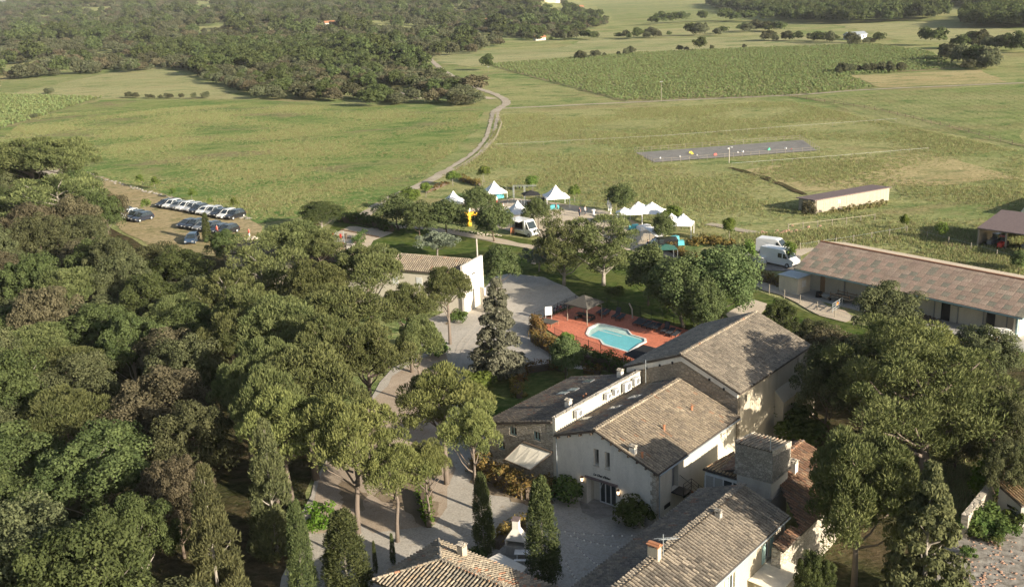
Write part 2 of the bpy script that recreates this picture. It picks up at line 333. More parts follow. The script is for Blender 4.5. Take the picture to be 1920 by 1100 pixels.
def patch(name,px,mat,z=.03,step=3.,amp=.4,world=False,label=None):
    pts=[tuple(p) for p in px] if world else [tuple(G(x,y)[:2]) for x,y in px]
    pp=jitter_poly(pts,step,amp) if amp>0 else pts
    me=bpy.data.meshes.new(name); me.from_pydata([(p[0],p[1],z) for p in pp],[],[tuple(range(len(pp)))]); me.update()
    if me.polygons[0].normal.z<0: me.flip_normals()
    me.materials.append(M[mat]); return link_mesh(name,me,kind='structure')
def strip(name,px,width,mat,z=.04,amp=.25,world=False,step=2.5):
    pts=[np.array(p[:2],float) for p in px] if world else [G(x,y)[:2] for x,y in px]
    # resample with Catmull-Rom
    P_=[pts[0]]+pts+[pts[-1]]; path=[]
    for i in range(1,len(P_)-2):
        a,b,c,d=P_[i-1:i+3]; n=max(2,int(np.linalg.norm(c-b)/step)); n=min(n,120)
        for k in range(n):
            t=k/n; path.append(.5*((2*b)+(-a+c)*t+(2*a-5*b+4*c-d)*t*t+(-a+3*b-3*c+d)*t**3))
    path.append(P_[-2]); rs=np.random.RandomState(3+len(path)); vs=[];fs=[]
    for i,p in enumerate(path):
        d=path[min(i+1,len(path)-1)]-path[max(i-1,0)]; d=d/(np.linalg.norm(d)+1e-9); nrm=np.array([-d[1],d[0]])
        wl=width/2+rs.uniform(-amp,amp); wr=width/2+rs.uniform(-amp,amp)
        vs+= [(*(p+nrm*wl),z),(*(p-nrm*wr),z)]
        if i: k=2*i; fs.append((k-2,k-1,k+1,k))
    me=bpy.data.meshes.new(name); me.from_pydata(vs,[],fs); me.update(); me.materials.append(M[mat])
    if me.polygons[0].normal.z<0: me.flip_normals()
    return link_mesh(name,me,kind='structure'),path
# fields
patch('field',[(0,262),(0,240),(190,188),(470,188),(620,196),(905,205),(900,235),(845,290),(780,345),(690,400),(560,408),(480,420),(300,360),(170,325)],'meadow_left',.03,8,1.5)
patch('field',[(0,180),(290,120),(375,152),(470,186),(250,184),(120,186)],'hay_field',.05,8,2)
patch('field',[(0,97),(60,92),(290,100),(275,116),(0,172)],'dry_field',.05,10,2)
patch('field',[(0,176),(0,152),(190,120),(290,105),(300,118),(190,140)],'crop_field',.09,10,2)
patch('vineyard_ground',[(0,178),(190,184),(60,225),(0,243)],'vine_soil',.09,6,1)
patch('vineyard_ground',[(912,122),(1172,191),(1500,180),(1640,166),(1590,143),(1800,128),(1740,98),(1640,84),(1440,90),(1200,100)],'vine_soil',.07,8,1)
patch('field',[(1500,183),(1920,158),(1920,275),(1700,235)],'crop_field',.06,8,1)
patch('field',[(1590,142),(1650,165),(1890,155),(1840,132)],'dry_field',.09,8,1)
patch('field',[(1390,320),(1480,305),(1740,285),(1915,335),(1800,345),(1620,352),(1490,360)],'dry_field',.05,6,1.5)
patch('field',[(780,85),(1080,72),(1240,72),(1500,68),(1640,84),(1440,90),(1200,100),(912,122),(880,125),(830,120)],'far_field',.05,10,3)
patch('field',[(1120,12),(1260,8),(1440,14),(1500,30),(1300,45),(1150,40)],'crop_field',.08,30,6)
patch('field',[(1560,46),(1760,40),(1920,60),(1920,84),(1700,76)],'hay_field',.08,20,4)
patch('field',[(700,22),(780,8),(950,4),(1060,12),(1000,26),(850,30),(720,34)],'hay_field',.08,30,6)
patch('field',[(980,75),(1120,62),(1300,52),(1480,58),(1460,66),(1240,71),(1080,71)],'hay_field',.1,20,4)
strip('field_path',[(940,204),(1170,193),(1480,179),(1640,168),(1920,156)],2.2,'dirt',.11,.3,step=5)
strip('field_path',[(1480,180),(1640,205),(1780,238),(1920,275)],1.6,'vine_soil',.12,.3,step=5)
strip('drainage_ditch',[(1370,315),(1440,336),(1510,366)],1.5,'forest_floor',.12,.4)
# tracks
tr,TRK=strip('dirt_track',[(668,412),(740,370),(800,342),(850,315),(890,290),(917,258),(926,225),(930,208),(950,192),(925,176),(880,160),(830,132),(800,105),(785,95)],2.9,'dirt',.12,.35)
strip('grass_strip',[(850,316),(890,291),(917,259),(926,228),(930,212)],.7,'meadow',.14,.15)
strip('dirt_track',[(925,186),(860,176),(780,185),(740,170)],3,'pale_dirt',.13,.5)
strip('dirt_track',[(1418,525),(1480,553),(1560,588),(1600,600)],3.2,'pale_dirt',.12,.5)
strip('dirt_track',[(1480,478),(1520,462),(1590,448),(1680,433),(1740,436),(1800,452),(1860,470),(1930,490)],3.2,'pale_dirt',.12,.4)
strip('grass_strip',[(1520,462),(1590,448),(1680,433)],.8,'meadow',.14,.2)
strip('dirt_track',[(1330,420),(1380,430),(1430,445),(1480,478)],2,'dirt',.12,.4)
patch('parking_ground',[(150,325),(195,333),(300,368),(400,395),(468,412),(492,425),(480,452),(425,462),(420,480),(330,480),(240,440),(180,400),(120,360)],'mown_straw',.06,3,.5)
patch('car_park_track',[(0,340),(60,320),(150,318),(200,335),(150,350),(60,360)],'dirt',.05,3,.6)
# estate grounds
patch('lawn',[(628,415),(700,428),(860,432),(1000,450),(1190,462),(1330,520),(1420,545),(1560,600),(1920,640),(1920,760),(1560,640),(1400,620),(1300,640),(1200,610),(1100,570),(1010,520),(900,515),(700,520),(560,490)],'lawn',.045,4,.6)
patch('gravel_yard',[(520,1130),(560,1000),(590,900),(640,830),(700,740),(750,660),(800,600),(850,575),(895,548),(925,520),(955,513),(1020,520),(1062,538),(1090,560),(1070,574),(1020,592),(1000,640),(1040,668),(1100,690),(1190,715),(1190,760),(1060,860),(1130,930),(1260,985),(1330,1130)],'gravel',.06,3,.35)
patch('pine_litter_ground',[(560,1000),(610,870),(680,760),(760,690),(830,650),(850,700),(830,820),(855,880),(815,985),(700,1000),(640,960),(610,1000)],'pine_litter',.07,2.5,.5)
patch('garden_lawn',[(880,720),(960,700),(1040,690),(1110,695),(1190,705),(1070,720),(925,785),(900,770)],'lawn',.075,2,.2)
patch('event_ground',[(880,395),(900,380),(965,372),(1075,385),(1130,395),(1240,430),(1225,455),(1180,470),(1090,465),(990,440),(900,420)],'sand',.07,2,.5)
strip('garden_path',[(650,437),(760,425),(850,437),(920,449),(990,463),(1080,470),(1190,480),(1290,495)],2.2,'pale_dirt',.08,.3)
patch('van_yard',[(1185,470),(1255,462),(1300,476),(1290,492),(1240,500),(1200,490)],'dirt',.09,2,.3)
patch('van_yard',[(1378,477),(1430,468),(1500,478),(1500,508),(1440,508),(1400,500)],'asphalt_old',.09,2,.3)
patch('petanque_court',[(655,425),(668,425),(738,437),(700,452),(690,470),(640,470),(600,452)],'sand',.095,3,0)
patch('sand_patch',[(1360,590),(1412,562),(1438,570),(1420,600),(1380,610)],'sand',.08,2,.3)
patch('riding_arena',[(1192,287),(1505,263),(1532,283),(1228,305)],'arena_sand',.10,4,.1)
patch('rocky_ground',[(1800,1000),(1830,960),(1870,990),(1925,950),(1960,900),(2000,1160),(1700,1160)],'rocky',.06,1.5,.4)
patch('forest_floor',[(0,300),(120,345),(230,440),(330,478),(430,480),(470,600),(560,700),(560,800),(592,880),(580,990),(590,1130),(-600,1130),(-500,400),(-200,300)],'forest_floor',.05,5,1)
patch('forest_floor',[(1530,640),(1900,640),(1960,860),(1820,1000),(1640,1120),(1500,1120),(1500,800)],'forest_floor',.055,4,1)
patch('dry_grass_bank',[(1690,860),(1790,860),(1830,900),(1800,960),(1720,940)],'meadow',.07,2,.5)
# ---------------------------------------------------------------- foliage generators
def unit(n,rs):
    v=rs.normal(size=(n,3)); return v/np.linalg.norm(v,axis=1)[:,None]
def leaf_cloud(C,Rd,per,size,rs,up=.35,elong=.55,squash=.75,dirn=None,ds=0.,fill=.25):
    """diamond leaves on lobes: centres C (n,3), radii Rd (n,)"""
    n=len(C); N=n*per; c=np.repeat(C,per,0); r=np.repeat(Rd,per)
    d=unit(N,rs); flip=(d[:,2]<-.35)&(rs.rand(N)<.75); d[flip,2]*=-1
    rad=r*np.where(rs.rand(N)<fill,rs.uniform(.2,.85,N),rs.uniform(.86,1.08,N)); off=d*rad[:,None]; off[:,2]*=squash; p=c+off
    nr=d+rs.normal(size=(N,3))*.55; nr[:,2]+=up; nr/=np.linalg.norm(nr,axis=1)[:,None]
    t=np.cross(nr,unit(N,rs)); 
    if dirn is not None:   # tufts point outward / up
        t=d*(1-ds)+np.array(dirn)*ds+rs.normal(size=(N,3))*.28
    t/=np.linalg.norm(t,axis=1)[:,None]+1e-9; b=np.cross(nr,t); b/=np.linalg.norm(b,axis=1)[:,None]+1e-9
    s=size*rs.uniform(.6,1.35,N)[:,None]
    V=np.stack([p+t*s,p+b*s*elong,p-t*s,p-b*s*elong],1).reshape(-1,3); F=np.arange(4*N).reshape(-1,4)
    lob=np.repeat(rs.rand(n),per)
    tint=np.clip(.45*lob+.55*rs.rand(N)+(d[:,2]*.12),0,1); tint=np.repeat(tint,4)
    return V,F,tint
def limb(mb,a,b,r0,r1,rs,n=5,seg=4,wob=.12):
    a=np.array(a,float);b=np.array(b,float);L=np.linalg.norm(b-a); pts=[];rr=[]
    for i in range(seg+1):
        t=i/seg; p=a+(b-a)*t; 
        if 0<i<seg: p=p+rs.uniform(-wob,wob,3)*L*.35
        p[2]+=math.sin(t*PI)*L*-.04; pts.append(p); rr.append(r0+(r1-r0)*t)
    mb.tube(pts,rr,n,cap=False)
def trunk_mesh(name,mb,mat):
    return mesh_from(mb,name,mat)
def mesh_from(mb,name,mat,smooth=True):
    me=bpy.data.meshes.new(name); me.from_pydata(mb.v,[],mb.f); me.update(); me.materials.append(M[mat])
    if smooth: me.polygons.foreach_set('use_smooth',[True]*len(me.polygons))
    return me
TREES={}
def tree_proto(kind,seed,mat,bark,H,Rr,crown_z0,n_lobe,per,leaf,lobe_r,shape='round',squash=.75,tuft=False,limbs=10,tr=.28,gap=0.,lean=0.):
    rs=np.random.RandomState(seed); C=[];Rd=[]
    zc=(H+crown_z0)/2; hz=(H-crown_z0)/2; tries=0
    while len(C)<n_lobe and tries<n_lobe*40:
        tries+=1
        if shape=='column':
            u=rs.rand()**.9; z=crown_z0+u*(H-crown_z0)*.96; prof=Rr*min(1,(1.0-u)**.42*1.12)*min(1,.6+u*3); a=rs.rand()*2*PI; rr=prof*.72
            p=np.array([rr*math.cos(a),rr*math.sin(a),z]); r=lobe_r*(.7+.6*rs.rand())*(.45+.55*prof/Rr)
        elif shape=='cone':
            u=rs.rand()**1.35; z=crown_z0+u*(H-crown_z0)*.97; prof=Rr*(1-u)**.8+.15; a=rs.rand()*2*PI; rr=prof*(.35+.6*rs.rand()**.5)
            p=np.array([rr*math.cos(a),rr*math.sin(a),z-.12*rr]); r=lobe_r*(.6+.7*rs.rand())*(.5+.5*prof/Rr)
        else:
            d=unit(1,rs)[0]; 
            if shape=='umbrella' and d[2]<-.15: d[2]*=-.6
            if shape=='round' and d[2]<-.5: continue
            k=rs.uniform(.45,.92) if shape!='sparse' else rs.uniform(.35,1.)
            wob=1+.22*math.sin(3*math.atan2(d[1],d[0])+seed)+.12*math.sin(5*math.atan2(d[1],d[0])+2*seed)
            p=np.array([d[0]*Rr*k*wob,d[1]*Rr*k*wob,zc+d[2]*hz*k]); r=lobe_r*rs.uniform(.6,1.3)
            if gap and len(C)>3:
                if min(np.linalg.norm((p-c)) for c in C)<gap: continue
        p[0]+=lean*(p[2]-crown_z0)*.2
        C.append(p);Rd.append(r)
    C=np.array(C);Rd=np.array(Rd)
    V,F,T=leaf_cloud(C,Rd,per,leaf,rs,elong=.27 if tuft else .6,squash=squash,dirn=(0,0,1) if tuft else None,ds=.45,fill=.22)
    crown=mesh_np(kind+'_crown',V,F,mat,T); crown.materials[0]=M[mat]
    mb=MB(); top=zc+hz*.35; bend=rs.uniform(-.5,.5,2)*(1 if shape in('umbrella','sparse','round') else .1)
    base=[np.array([0,0,-.3]),np.array([bend[0]*.3,bend[1]*.3,crown_z0*.55]),np.array([bend[0],bend[1],crown_z0+.2]),np.array([lean*.3,0,top])]
    r0=tr*H/10
    mb.tube(base,[r0*1.25,r0,r0*.8,r0*.25],7)
    idx=rs.permutation(len(C))[:limbs]
    for i in idx:
        z=min(max(C[i][2]-np.linalg.norm(C[i][:2])*rs.uniform(.5,.9),crown_z0*.75),top); f_=z/top if top>0 else .5
        st=base[1]+(base[3]-base[1])*max(0,(z-base[1][2])/(base[3][2]-base[1][2]+1e-6)); st[2]=z
        limb(mb,st,C[i],r0*.42,r0*.08,rs)
    TREES.setdefault(kind,[]).append((crown,mesh_from(mb,kind+'_trunk',bark),H,Rr,zc))
# near, rich ones
for s in range(4): tree_proto('pine',20+s,'pine_leaf','bark_pine',12,5.0,5.0,58,380,.20,1.2,'umbrella',.62,True,20,.26,1.3)
for s in range(2): tree_proto('pine_bright',40+s,'pine_bright','bark_pine',11,4.6,4.4,50,360,.19,1.1,'umbrella',.62,True,20,.24,1.25)
for s in range(2): tree_proto('pine_sparse',50+s,'pine_leaf','bark_grey',11,5.0,2.0,88,190,.19,1.0,'sparse',.7,True,34,.24,.85)
tree_proto('pine_big',60,'pine_leaf','bark_pine',15,7.4,2.6,170,330,.20,1.25,'sparse',.65,True,30,.34,1.15,1.2)
tree_proto('pine_dense',63,'pine_leaf','bark_pine',13,5.0,3.2,110,400,.20,1.0,'round',.7,True,26,.22,1.0)
for s in range(4): tree_proto('oak',70+s,'oak_leaf','bark_grey',10,4.4,2.0,84,330,.12,.92,'round',.85,False,14,.24,.95)
for s in range(3): tree_proto('holm',80+s,'holm_leaf','bark_dark',9.5,4.2,1.8,82,330,.11,.88,'round',.85,False,12,.22,.92)
for s in range(2): tree_proto('holm_brown',90+s,'holm_brown','bark_dark',8.5,3.8,1.6,72,320,.11,.85,'round',.85,False,12,.22,.9)
for s in range(2): tree_proto('mulberry',95+s,'mulberry_leaf','bark_grey',8,3.9,.9,84,330,.12,.9,'round',.9,False,10,.24,.85)
for s in range(2): tree_proto('cypress',100+s,'cypress_leaf','bark_grey',10,1.35,.4,170,120,.12,.42,'column',1.9,True,3,.14)
tree_proto('cypress_wide',104,'dark_conifer','bark_grey',12,3.0,.6,150,150,.19,.85,'cone',.8,True,16,.2)
tree_proto('cedar',106,'cedar_leaf','bark_grey',12,3.9,1.2,170,150,.18,.95,'cone',.45,False,22,.22)
tree_proto('cedar_dark',108,'dark_conifer','bark_grey',12,4.6,1.0,190,150,.19,1.0,'cone',.4,False,26,.22)
for s in range(3): tree_proto('lime',110+s,'lime_leaf','bark_grey',5,1.7,1.5,26,130,.15,.65,'round',.9,False,6,.16)
for s in range(3): tree_proto('tree_mid',120+s,'mulberry_leaf','bark_dark',7,3.0,1.0,60,200,.14,.85,'round',.95,False,8,.2,.65)
for s in range(2): tree_proto('sapling',125+s,'lime_leaf','bark_grey',3.2,.75,.7,12,60,.12,.4,'round',1.1,False,4,.12)
tree_proto('olive',130,'olive_leaf','bark_grey',4.4,2.7,1.1,40,200,.13,.75,'round',.7,False,12,.3,.6)
for s in range(4): tree_proto('bush_mid',140+s,'far_leaf','bark_dark',5,3.2,.2,26,110,.30,1.25,'round',.8,False,4,.2,.9)
for s in range(2): tree_proto('bush_brown',150+s,'holm_brown','bark_dark',4.6,3.0,.2,24,110,.30,1.2,'round',.8,False,4,.2,.9)
for s in range(3): tree_proto('shrub',155+s,'hedge_green','bark_dark',1.8,1.1,.05,14,110,.12,.5,'round',.85,False,3,.12,.3)
for s in range(2): tree_proto('tree_far',160+s,'oak_leaf','bark_dark',9,4.2,1.0,26,90,.45,1.6,'round',.85,False,3,.24,1.)
KN={'pine':('pine_tree','pine tree'),'pine_bright':('pine_tree','pine tree'),'pine_sparse':('pine_tree','pine tree'),'pine_big':('pine_tree','pine tree'),'pine_dense':('pine_tree','pine tree'),
 'oak':('oak_tree','oak tree'),'holm':('holm_oak_tree','holm oak'),'holm_brown':('holm_oak_tree','holm oak'),'mulberry':('mulberry_tree','tree'),'cypress':('cypress_tree','cypress'),'cypress_wide':('conifer_tree','conifer'),
 'cedar':('cedar_tree','cedar'),'cedar_dark':('cedar_tree','cedar'),'lime':('young_tree','tree'),'tree_mid':('leafy_tree','tree'),'sapling':('sapling','sapling'),'olive':('olive_tree','olive tree'),'bush_mid':('holm_oak_tree','holm oak'),'bush_brown':('holm_oak_tree','holm oak'),'shrub':('shrub','shrub'),'tree_far':('leafy_tree','tree')}
PLACED=[]
def tree(kind,x,y,H=None,Rr=None,rz=None,label=None,group=None,var=None,z=0.,parts=True,crown_mat=None,tilt=None):
    lst=TREES[kind]; cr,tk,H0,R0,zc0=lst[(var if var is not None else random.randrange(len(lst)))%len(lst)]
    H=H or H0; Rr=Rr or R0; nm,cat=KN[kind]
    sx=Rr/R0; sz=H/H0; rz=random.uniform(0,2*PI) if rz is None else rz
    PLACED.append((x,y,Rr))
    if parts:
        t=thing(nm,label,cat,(x,y,z),rz,group); t.scale=(sx,sx,sz)
        if tilt: t.rotation_euler=(tilt[0],tilt[1],rz)
        c=link_mesh('crown',cr,t); link_mesh('trunk',tk,t)
    else:
        t=c=link_mesh(nm,cr,None,(x,y,z)); t.rotation_euler=(0,0,rz); t.scale=(sx,sx,sz); tag(t,label,cat,group)
    if crown_mat: c.material_slots[0].link='OBJECT'; c.material_slots[0].material=M[crown_mat]
    return t
def ptree(kind,cx,cy,rpx,H,label,group=None,**k):
    """tree whose crown centre shows at photo pixel cx,cy"""
    lst=TREES[kind]; cr,tk,H0,R0,zc0=lst[0]; zc=zc0*H/H0; g=G(cx,cy,zc); r=rpx/PPM(g); return tree(kind,g[0],g[1],H,r,label=label,group=group,**k)
# scattered masses through geometry nodes
def scatter(name,label,pts,sc,kinds,kind='stuff',cat=None,meshes=None):
    pts=np.asarray(pts,np.float32); me=bpy.data.meshes.new(name); me.vertices.add(len(pts)); me.vertices.foreach_set('co',pts.ravel())
    a=me.attributes.new('sc','FLOAT','POINT'); a.data.foreach_set('value',np.asarray(sc,np.float32))
    a=me.attributes.new('rz','FLOAT','POINT'); a.data.foreach_set('value',R.uniform(0,6.28,len(pts)).astype(np.float32))
    o=link_mesh(name,me,kind=kind); tag(o,label)
    col=bpy.data.collections.new(name+'_sources')
    for i,mm in enumerate(meshes or [t[0] for k in kinds for t in TREES[k]]):
        s=bpy.data.objects.new(name+'_source',mm); col.objects.link(s)
    ng=bpy.data.node_groups.new(name,'GeometryNodeTree'); ng.interface.new_socket('Geometry',in_out='INPUT',socket_type='NodeSocketGeometry'); ng.interface.new_socket('Geometry',in_out='OUTPUT',socket_type='NodeSocketGeometry')
    N=ng.nodes; L=ng.links; gi=N.new('NodeGroupInput'); go=N.new('NodeGroupOutput'); ci=N.new('GeometryNodeCollectionInfo'); ci.inputs[0].default_value=col
    ci.inputs['Separate Children'].default_value=True; ci.inputs['Reset Children'].default_value=True
    ip=N.new('GeometryNodeInstanceOnPoints'); ip.inputs['Pick Instance'].default_value=True
    def att(n):
        q=N.new('GeometryNodeInputNamedAttribute'); q.data_type='FLOAT'; q.inputs[0].default_value=n; return q.outputs[0]
    cx=N.new('ShaderNodeCombineXYZ'); L.new(att('rz'),cx.inputs[2]); L.new(cx.outputs[0],ip.inputs['Rotation'])
    sx=N.new('ShaderNodeCombineXYZ'); aa=att('sc'); [L.new(aa,sx.inputs[i]) for i in range(3)]; L.new(sx.outputs[0],ip.inputs['Scale'])
    rv=N.new('FunctionNodeRandomValue'); rv.data_type='INT'; 
    for q in rv.inputs:
        if q.name=='Max' and q.type=='INT': q.default_value=50
    L.new([q for q in rv.outputs if q.type=='INT'][0],ip.inputs['Instance Index'])
    L.new(gi.outputs[0],ip.inputs['Points']); L.new(ci.outputs[0],ip.inputs['Instance']); L.new(ip.outputs[0],go.inputs[0])
    md=o.modifiers.new('scatter','NODES'); md.node_group=ng; return o
def inpoly(x,y,poly):
    x=np.asarray(x);y=np.asarray(y); c=np.zeros(x.shape,bool); n=len(poly); j=n-1
    for i in range(n):
        xi,yi=poly[i]; xj,yj=poly[j]
        c^=((yi>y)!=(yj>y))&(x<(xj-xi)*(y-yi)/((yj-yi) or 1e-9)+xi); j=i
    return c
def worldpoly(px): return [tuple(G(x,y)[:2]) for x,y in px]
def pts_in(px,n,rs,polyw=None):
    pw=polyw or worldpoly(px); a=np.array(pw); lo=a.min(0);hi=a.max(0); out=[]
    while len(out)<n:
        q=rs.uniform(lo,hi,(n*3,2)); q=q[inpoly(q[:,0],q[:,1],pw)]; out+=list(q)
        if len(q)==0: break
    return np.array(out[:n])
# ---------------------------------------------------------------- building helpers
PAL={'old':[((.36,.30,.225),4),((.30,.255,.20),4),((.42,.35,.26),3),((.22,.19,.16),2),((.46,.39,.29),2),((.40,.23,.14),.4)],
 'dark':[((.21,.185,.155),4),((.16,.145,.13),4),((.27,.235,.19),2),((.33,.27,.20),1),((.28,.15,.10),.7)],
 'mixed':[((.34,.29,.22),4),((.27,.235,.185),4),((.39,.335,.26),3),((.22,.20,.165),2),((.38,.21,.135),.7),((.34,.27,.19),1)],
 'red':[((.28,.155,.10),4),((.22,.13,.09),3),((.34,.22,.14),3),((.18,.14,.115),3),((.38,.29,.2),1)],
 'ochre':[((.42,.31,.18),4),((.36,.26,.15),3),((.30,.22,.14),2),((.36,.2,.11),1)],
 'grey':[((.31,.27,.22),4),((.24,.215,.18),3),((.38,.33,.265),3),((.17,.152,.13),1)]}  # grey tiles darkened in place of the pine shade missing on the farmhouse
def pal(name,n,rs):
    c=np.array([q[0] for q in PAL[name]]); w_=np.array([q[1] for q in PAL[name]]); i=rs.choice(len(c),n,p=w_/w_.sum()); return c[i]*rs.uniform(.85,1.15,(n,1))
def tile_geo(u,v,O,U,V,L,wid,rs,h=.085,jit=1.):
    """arched cover tiles at (u,v) on the slope plane; returns verts (n,10,3)"""
    O=np.array(O,float);U=np.array(U,float);V=np.array(V,float); N=np.cross(U,V); N/=np.linalg.norm(N); n=len(u)
    th=np.linspace(0,PI,5); ju=rs.normal(0,.008*jit,n); jv=rs.normal(0,.018*jit,n); jn=rs.uniform(0,.014*jit,n); sk_=rs.normal(0,.012*jit,n)
    out=np.zeros((n,10,3))
    for e in (0,1):
        rr=wid/2*(1.0 if e==0 else .82); lift=(.045 if e==0 else .012)
        for k,a in enumerate(th):
            uu=u+ju+rr*math.cos(a)+sk_*e; vv=v+jv+(0 if e==0 else L); hh=h*math.sin(a)*(1. if e==0 else .85)+lift+jn
            out[:,e*5+k]=O+np.outer(uu,U)+np.outer(vv,V)+np.outer(hh,N)
    return out
TF=np.array([(k,k+1,k+6,k+5) for k in range(4)])
def tiles(parent,off,O,U,V,wu,lv,pal_name,clip=None,near=0,seed=1,pitch=.29,exp=.40,name='roof_tiles',h=.11):
    rs=np.random.RandomState(seed); O=np.array(O,float)-np.array(off,float)
    u=(np.arange(int(wu/pitch))+.5)*(wu/int(wu/pitch)); v=np.arange(int(lv/exp)+ (1 if lv%exp>.12 else 0))*exp
    uu,vv=np.meshgrid(u,v,indexing='ij'); uu=uu.ravel();vv=vv.ravel()
    if clip is not None:
        k=inpoly(uu,vv+.15,clip); uu=uu[k];vv=vv[k]
    L=np.minimum(exp*1.22,lv-vv+.02) if False else exp*1.2
    col=pal(pal_name,len(uu),rs); lob=np.sin(uu*.9+seed)*np.sin(vv*.7+uu*.31); col=col*(1+.07*lob)[:,None]; col=col*.6+.4*col.mean(0)
    idx=np.arange(len(uu)); mine=np.zeros(len(uu),bool)
    if near:
        Wm=np.array(parent.matrix_world if False else Matrix.Translation(parent_root(parent).location)@Matrix.Rotation(parent_root(parent).rotation_euler[2],4,'Z'))
        U_=np.array(U,float);V_=np.array(V,float); pts=O+np.outer(uu,U_)+np.outer(vv,V_); wp=pts@Wm[:3,:3].T+Wm[:3,3]
        d=np.linalg.norm(wp-np.array([0,0,CAMH]),axis=1)
        vis=np.array([(-10<P(*q)[0]<1930) and (P(*q)[1]<1108) for q in wp]); d=np.where(vis,d,1e9)
        order=np.argsort(d)[:near]; mine[order[d[order]<1e8]]=True
        var=[]
        for k in range(8):
            g=tile_geo(np.zeros(1),np.zeros(1),(0,0,0),U,V,L,pitch*.66,rs,h)[0]; c=pal(pal_name,1,rs)[0]
            var.append(mesh_np('roof_tile',g,TF,'tile',np.repeat(c[None],10,0),smooth=True))
        for i in idx[mine]:
            q=O+U_*uu[i]+V_*vv[i]; link_mesh('roof_tile',var[rs.randint(8)],parent,tuple(q))
    k=~mine
    if k.sum():
        g=tile_geo(uu[k],vv[k],O,U,V,L,pitch*.66,rs,h); n=k.sum(); F=(TF[None]+10*np.arange(n)[:,None,None]).reshape(-1,4)
        o=link_mesh(name,mesh_np(name,g.reshape(-1,3),F,'tile',np.repeat(col[k],10,0),smooth=True),parent,kind='stuff')
def parent_root(o):
    while o.parent: o=o.parent
    return o
def ridge_tiles(parent,off,a,b,pal_name,r=.13,seed=5,name='ridge_tiles',exp=.38):
    rs=np.random.RandomState(seed); a=np.array(a,float)-np.array(off,float); b=np.array(b,float)-np.array(off,float); d=b-a; L=np.linalg.norm(d); d/=L; s=np.cross(d,(0,0,1.)); s/=np.linalg.norm(s); N=np.cross(s,d)
    n=int(L/exp); u=np.zeros(n); v=np.arange(n)*L/n; g=tile_geo(u,v,a-N*.03,s,d,exp*1.18,r*2,rs,h=r*.9); col=pal(pal_name,n,rs)*1.15
    F=(TF[None]+10*np.arange(n)[:,None,None]).reshape(-1,4)
    link_mesh(name,mesh_np(name,g.reshape(-1,3),F,'tile',np.repeat(col,10,0),smooth=True),parent,kind='stuff')
def slope(bld,off,p0,p1,p2,p3,palette,th=.14,near=0,seed=1,clip=True,name='roof',**k):
    """roof slope: p0->p1 along the eave (left to right seen from outside), p3,p2 above them"""
    p0,p1,p2,p3=[np.array(q,float) for q in (p0,p1,p2,p3)]
    mb=MB(); mb.slab([tuple(q) for q in (p0,p1,p2,p3)],th); rf=mb.build(name,'roof_slab',bld,off)
    U=(p1-p0); U/=np.linalg.norm(U); N=np.cross(U,p3-p0 if np.linalg.norm(p3-p0)>.1 else p2-p0); N/=np.linalg.norm(N); V=np.cross(N,U)
    pr=[((q-p0)@U,(q-p0)@V) for q in (p0,p1,p2,p3)]; umin=min(q[0] for q in pr); umax=max(q[0] for q in pr); vmax=max(q[1] for q in pr)
    tiles(rf,off,p0+U*umin,U,V,umax-umin,vmax,palette,clip=[(a-umin,b) for a,b in pr] if clip else None,near=near,seed=seed,**k)
    return rf
def wall_panel(mb,org,U,N,profile,holes,t=.35):
    """vertical wall: org 3D, U 2D dir, N 2D inward dir; profile [(x,ztop)...]; holes [(x0,x1,z0,z1)] with gaps"""
    U=np.array(U,float);N=np.array(N,float); xsb=sorted(set([round(p[0],4) for p in profile]+[round(h[i],4) for h in holes for i in (0,1)]))
    px=[p[0] for p in profile]; pz=[p[1] for p in profile]; zt=lambda x: float(np.interp(x,px,pz))
    def W3(x,z,n): return (org[0]+U[0]*x+N[0]*n,org[1]+U[1]*x+N[1]*n,org[2]+z)
    for x0,x1 in zip(xsb[:-1],xsb[1:]):
        if x1-x0<1e-3: continue
        hs_=sorted([(h[2],h[3]) for h in holes if h[0]<=x0+1e-4 and h[1]>=x1-1e-4]); z=0.
        for h0,h1 in hs_+[(None,None)]:
            if h0 is None: a0,a1=zt(x0),zt(x1)
            else: a0=a1=h0
            if a0-z>1e-3: mb.hexa([W3(x0,z,0),W3(x1,z,0),W3(x1,z,t),W3(x0,z,t)],[W3(x0,a0,0),W3(x1,a1,0),W3(x1,a1,t),W3(x0,a0,t)])
            if h0 is not None: z=h1
def window(bld,off,org,U,N,x0,x1,z0,z1,depth=.16,bars=1,mat='window_frame',glass='glass',sill=None,label=None):
    U=np.array(U,float);N=np.array(N,float)
    def bx(mb,xa,xb,za,zb,na,nb):
        c=lambda x,z,n:(org[0]+U[0]*x+N[0]*n,org[1]+U[1]*x+N[1]*n,org[2]+z)
        mb.hexa([c(xa,za,na),c(xb,za,na),c(xb,za,nb),c(xa,za,nb)],[c(xa,zb,na),c(xb,zb,na),c(xb,zb,nb),c(xa,zb,nb)])
    mb=MB(); f=.07
    bx(mb,x0,x1,z0,z0+f,depth,depth+.07); bx(mb,x0,x1,z1-f,z1,depth,depth+.07); bx(mb,x0,x0+f,z0+f,z1-f,depth,depth+.07); bx(mb,x1-f,x1,z0+f,z1-f,depth,depth+.07)
    for k in range(bars):
        xm=x0+(x1-x0)*(k+1)/(bars+1); bx(mb,xm-.035,xm+.035,z0+f,z1-f,depth-.005,depth+.065)
    wn=mb.build('window',mat,bld,off,label=label)
    g=MB(); bx(g,x0+.01,x1-.01,z0+.01,z1-.01,depth+.03,depth+.05); g.build('pane',glass,wn,off)
    if sill: s=MB(); bx(s,x0-.05,x1+.05,z0-.06,z0-.002,-.06,depth); s.build('sill',sill,wn,off)
    return wn
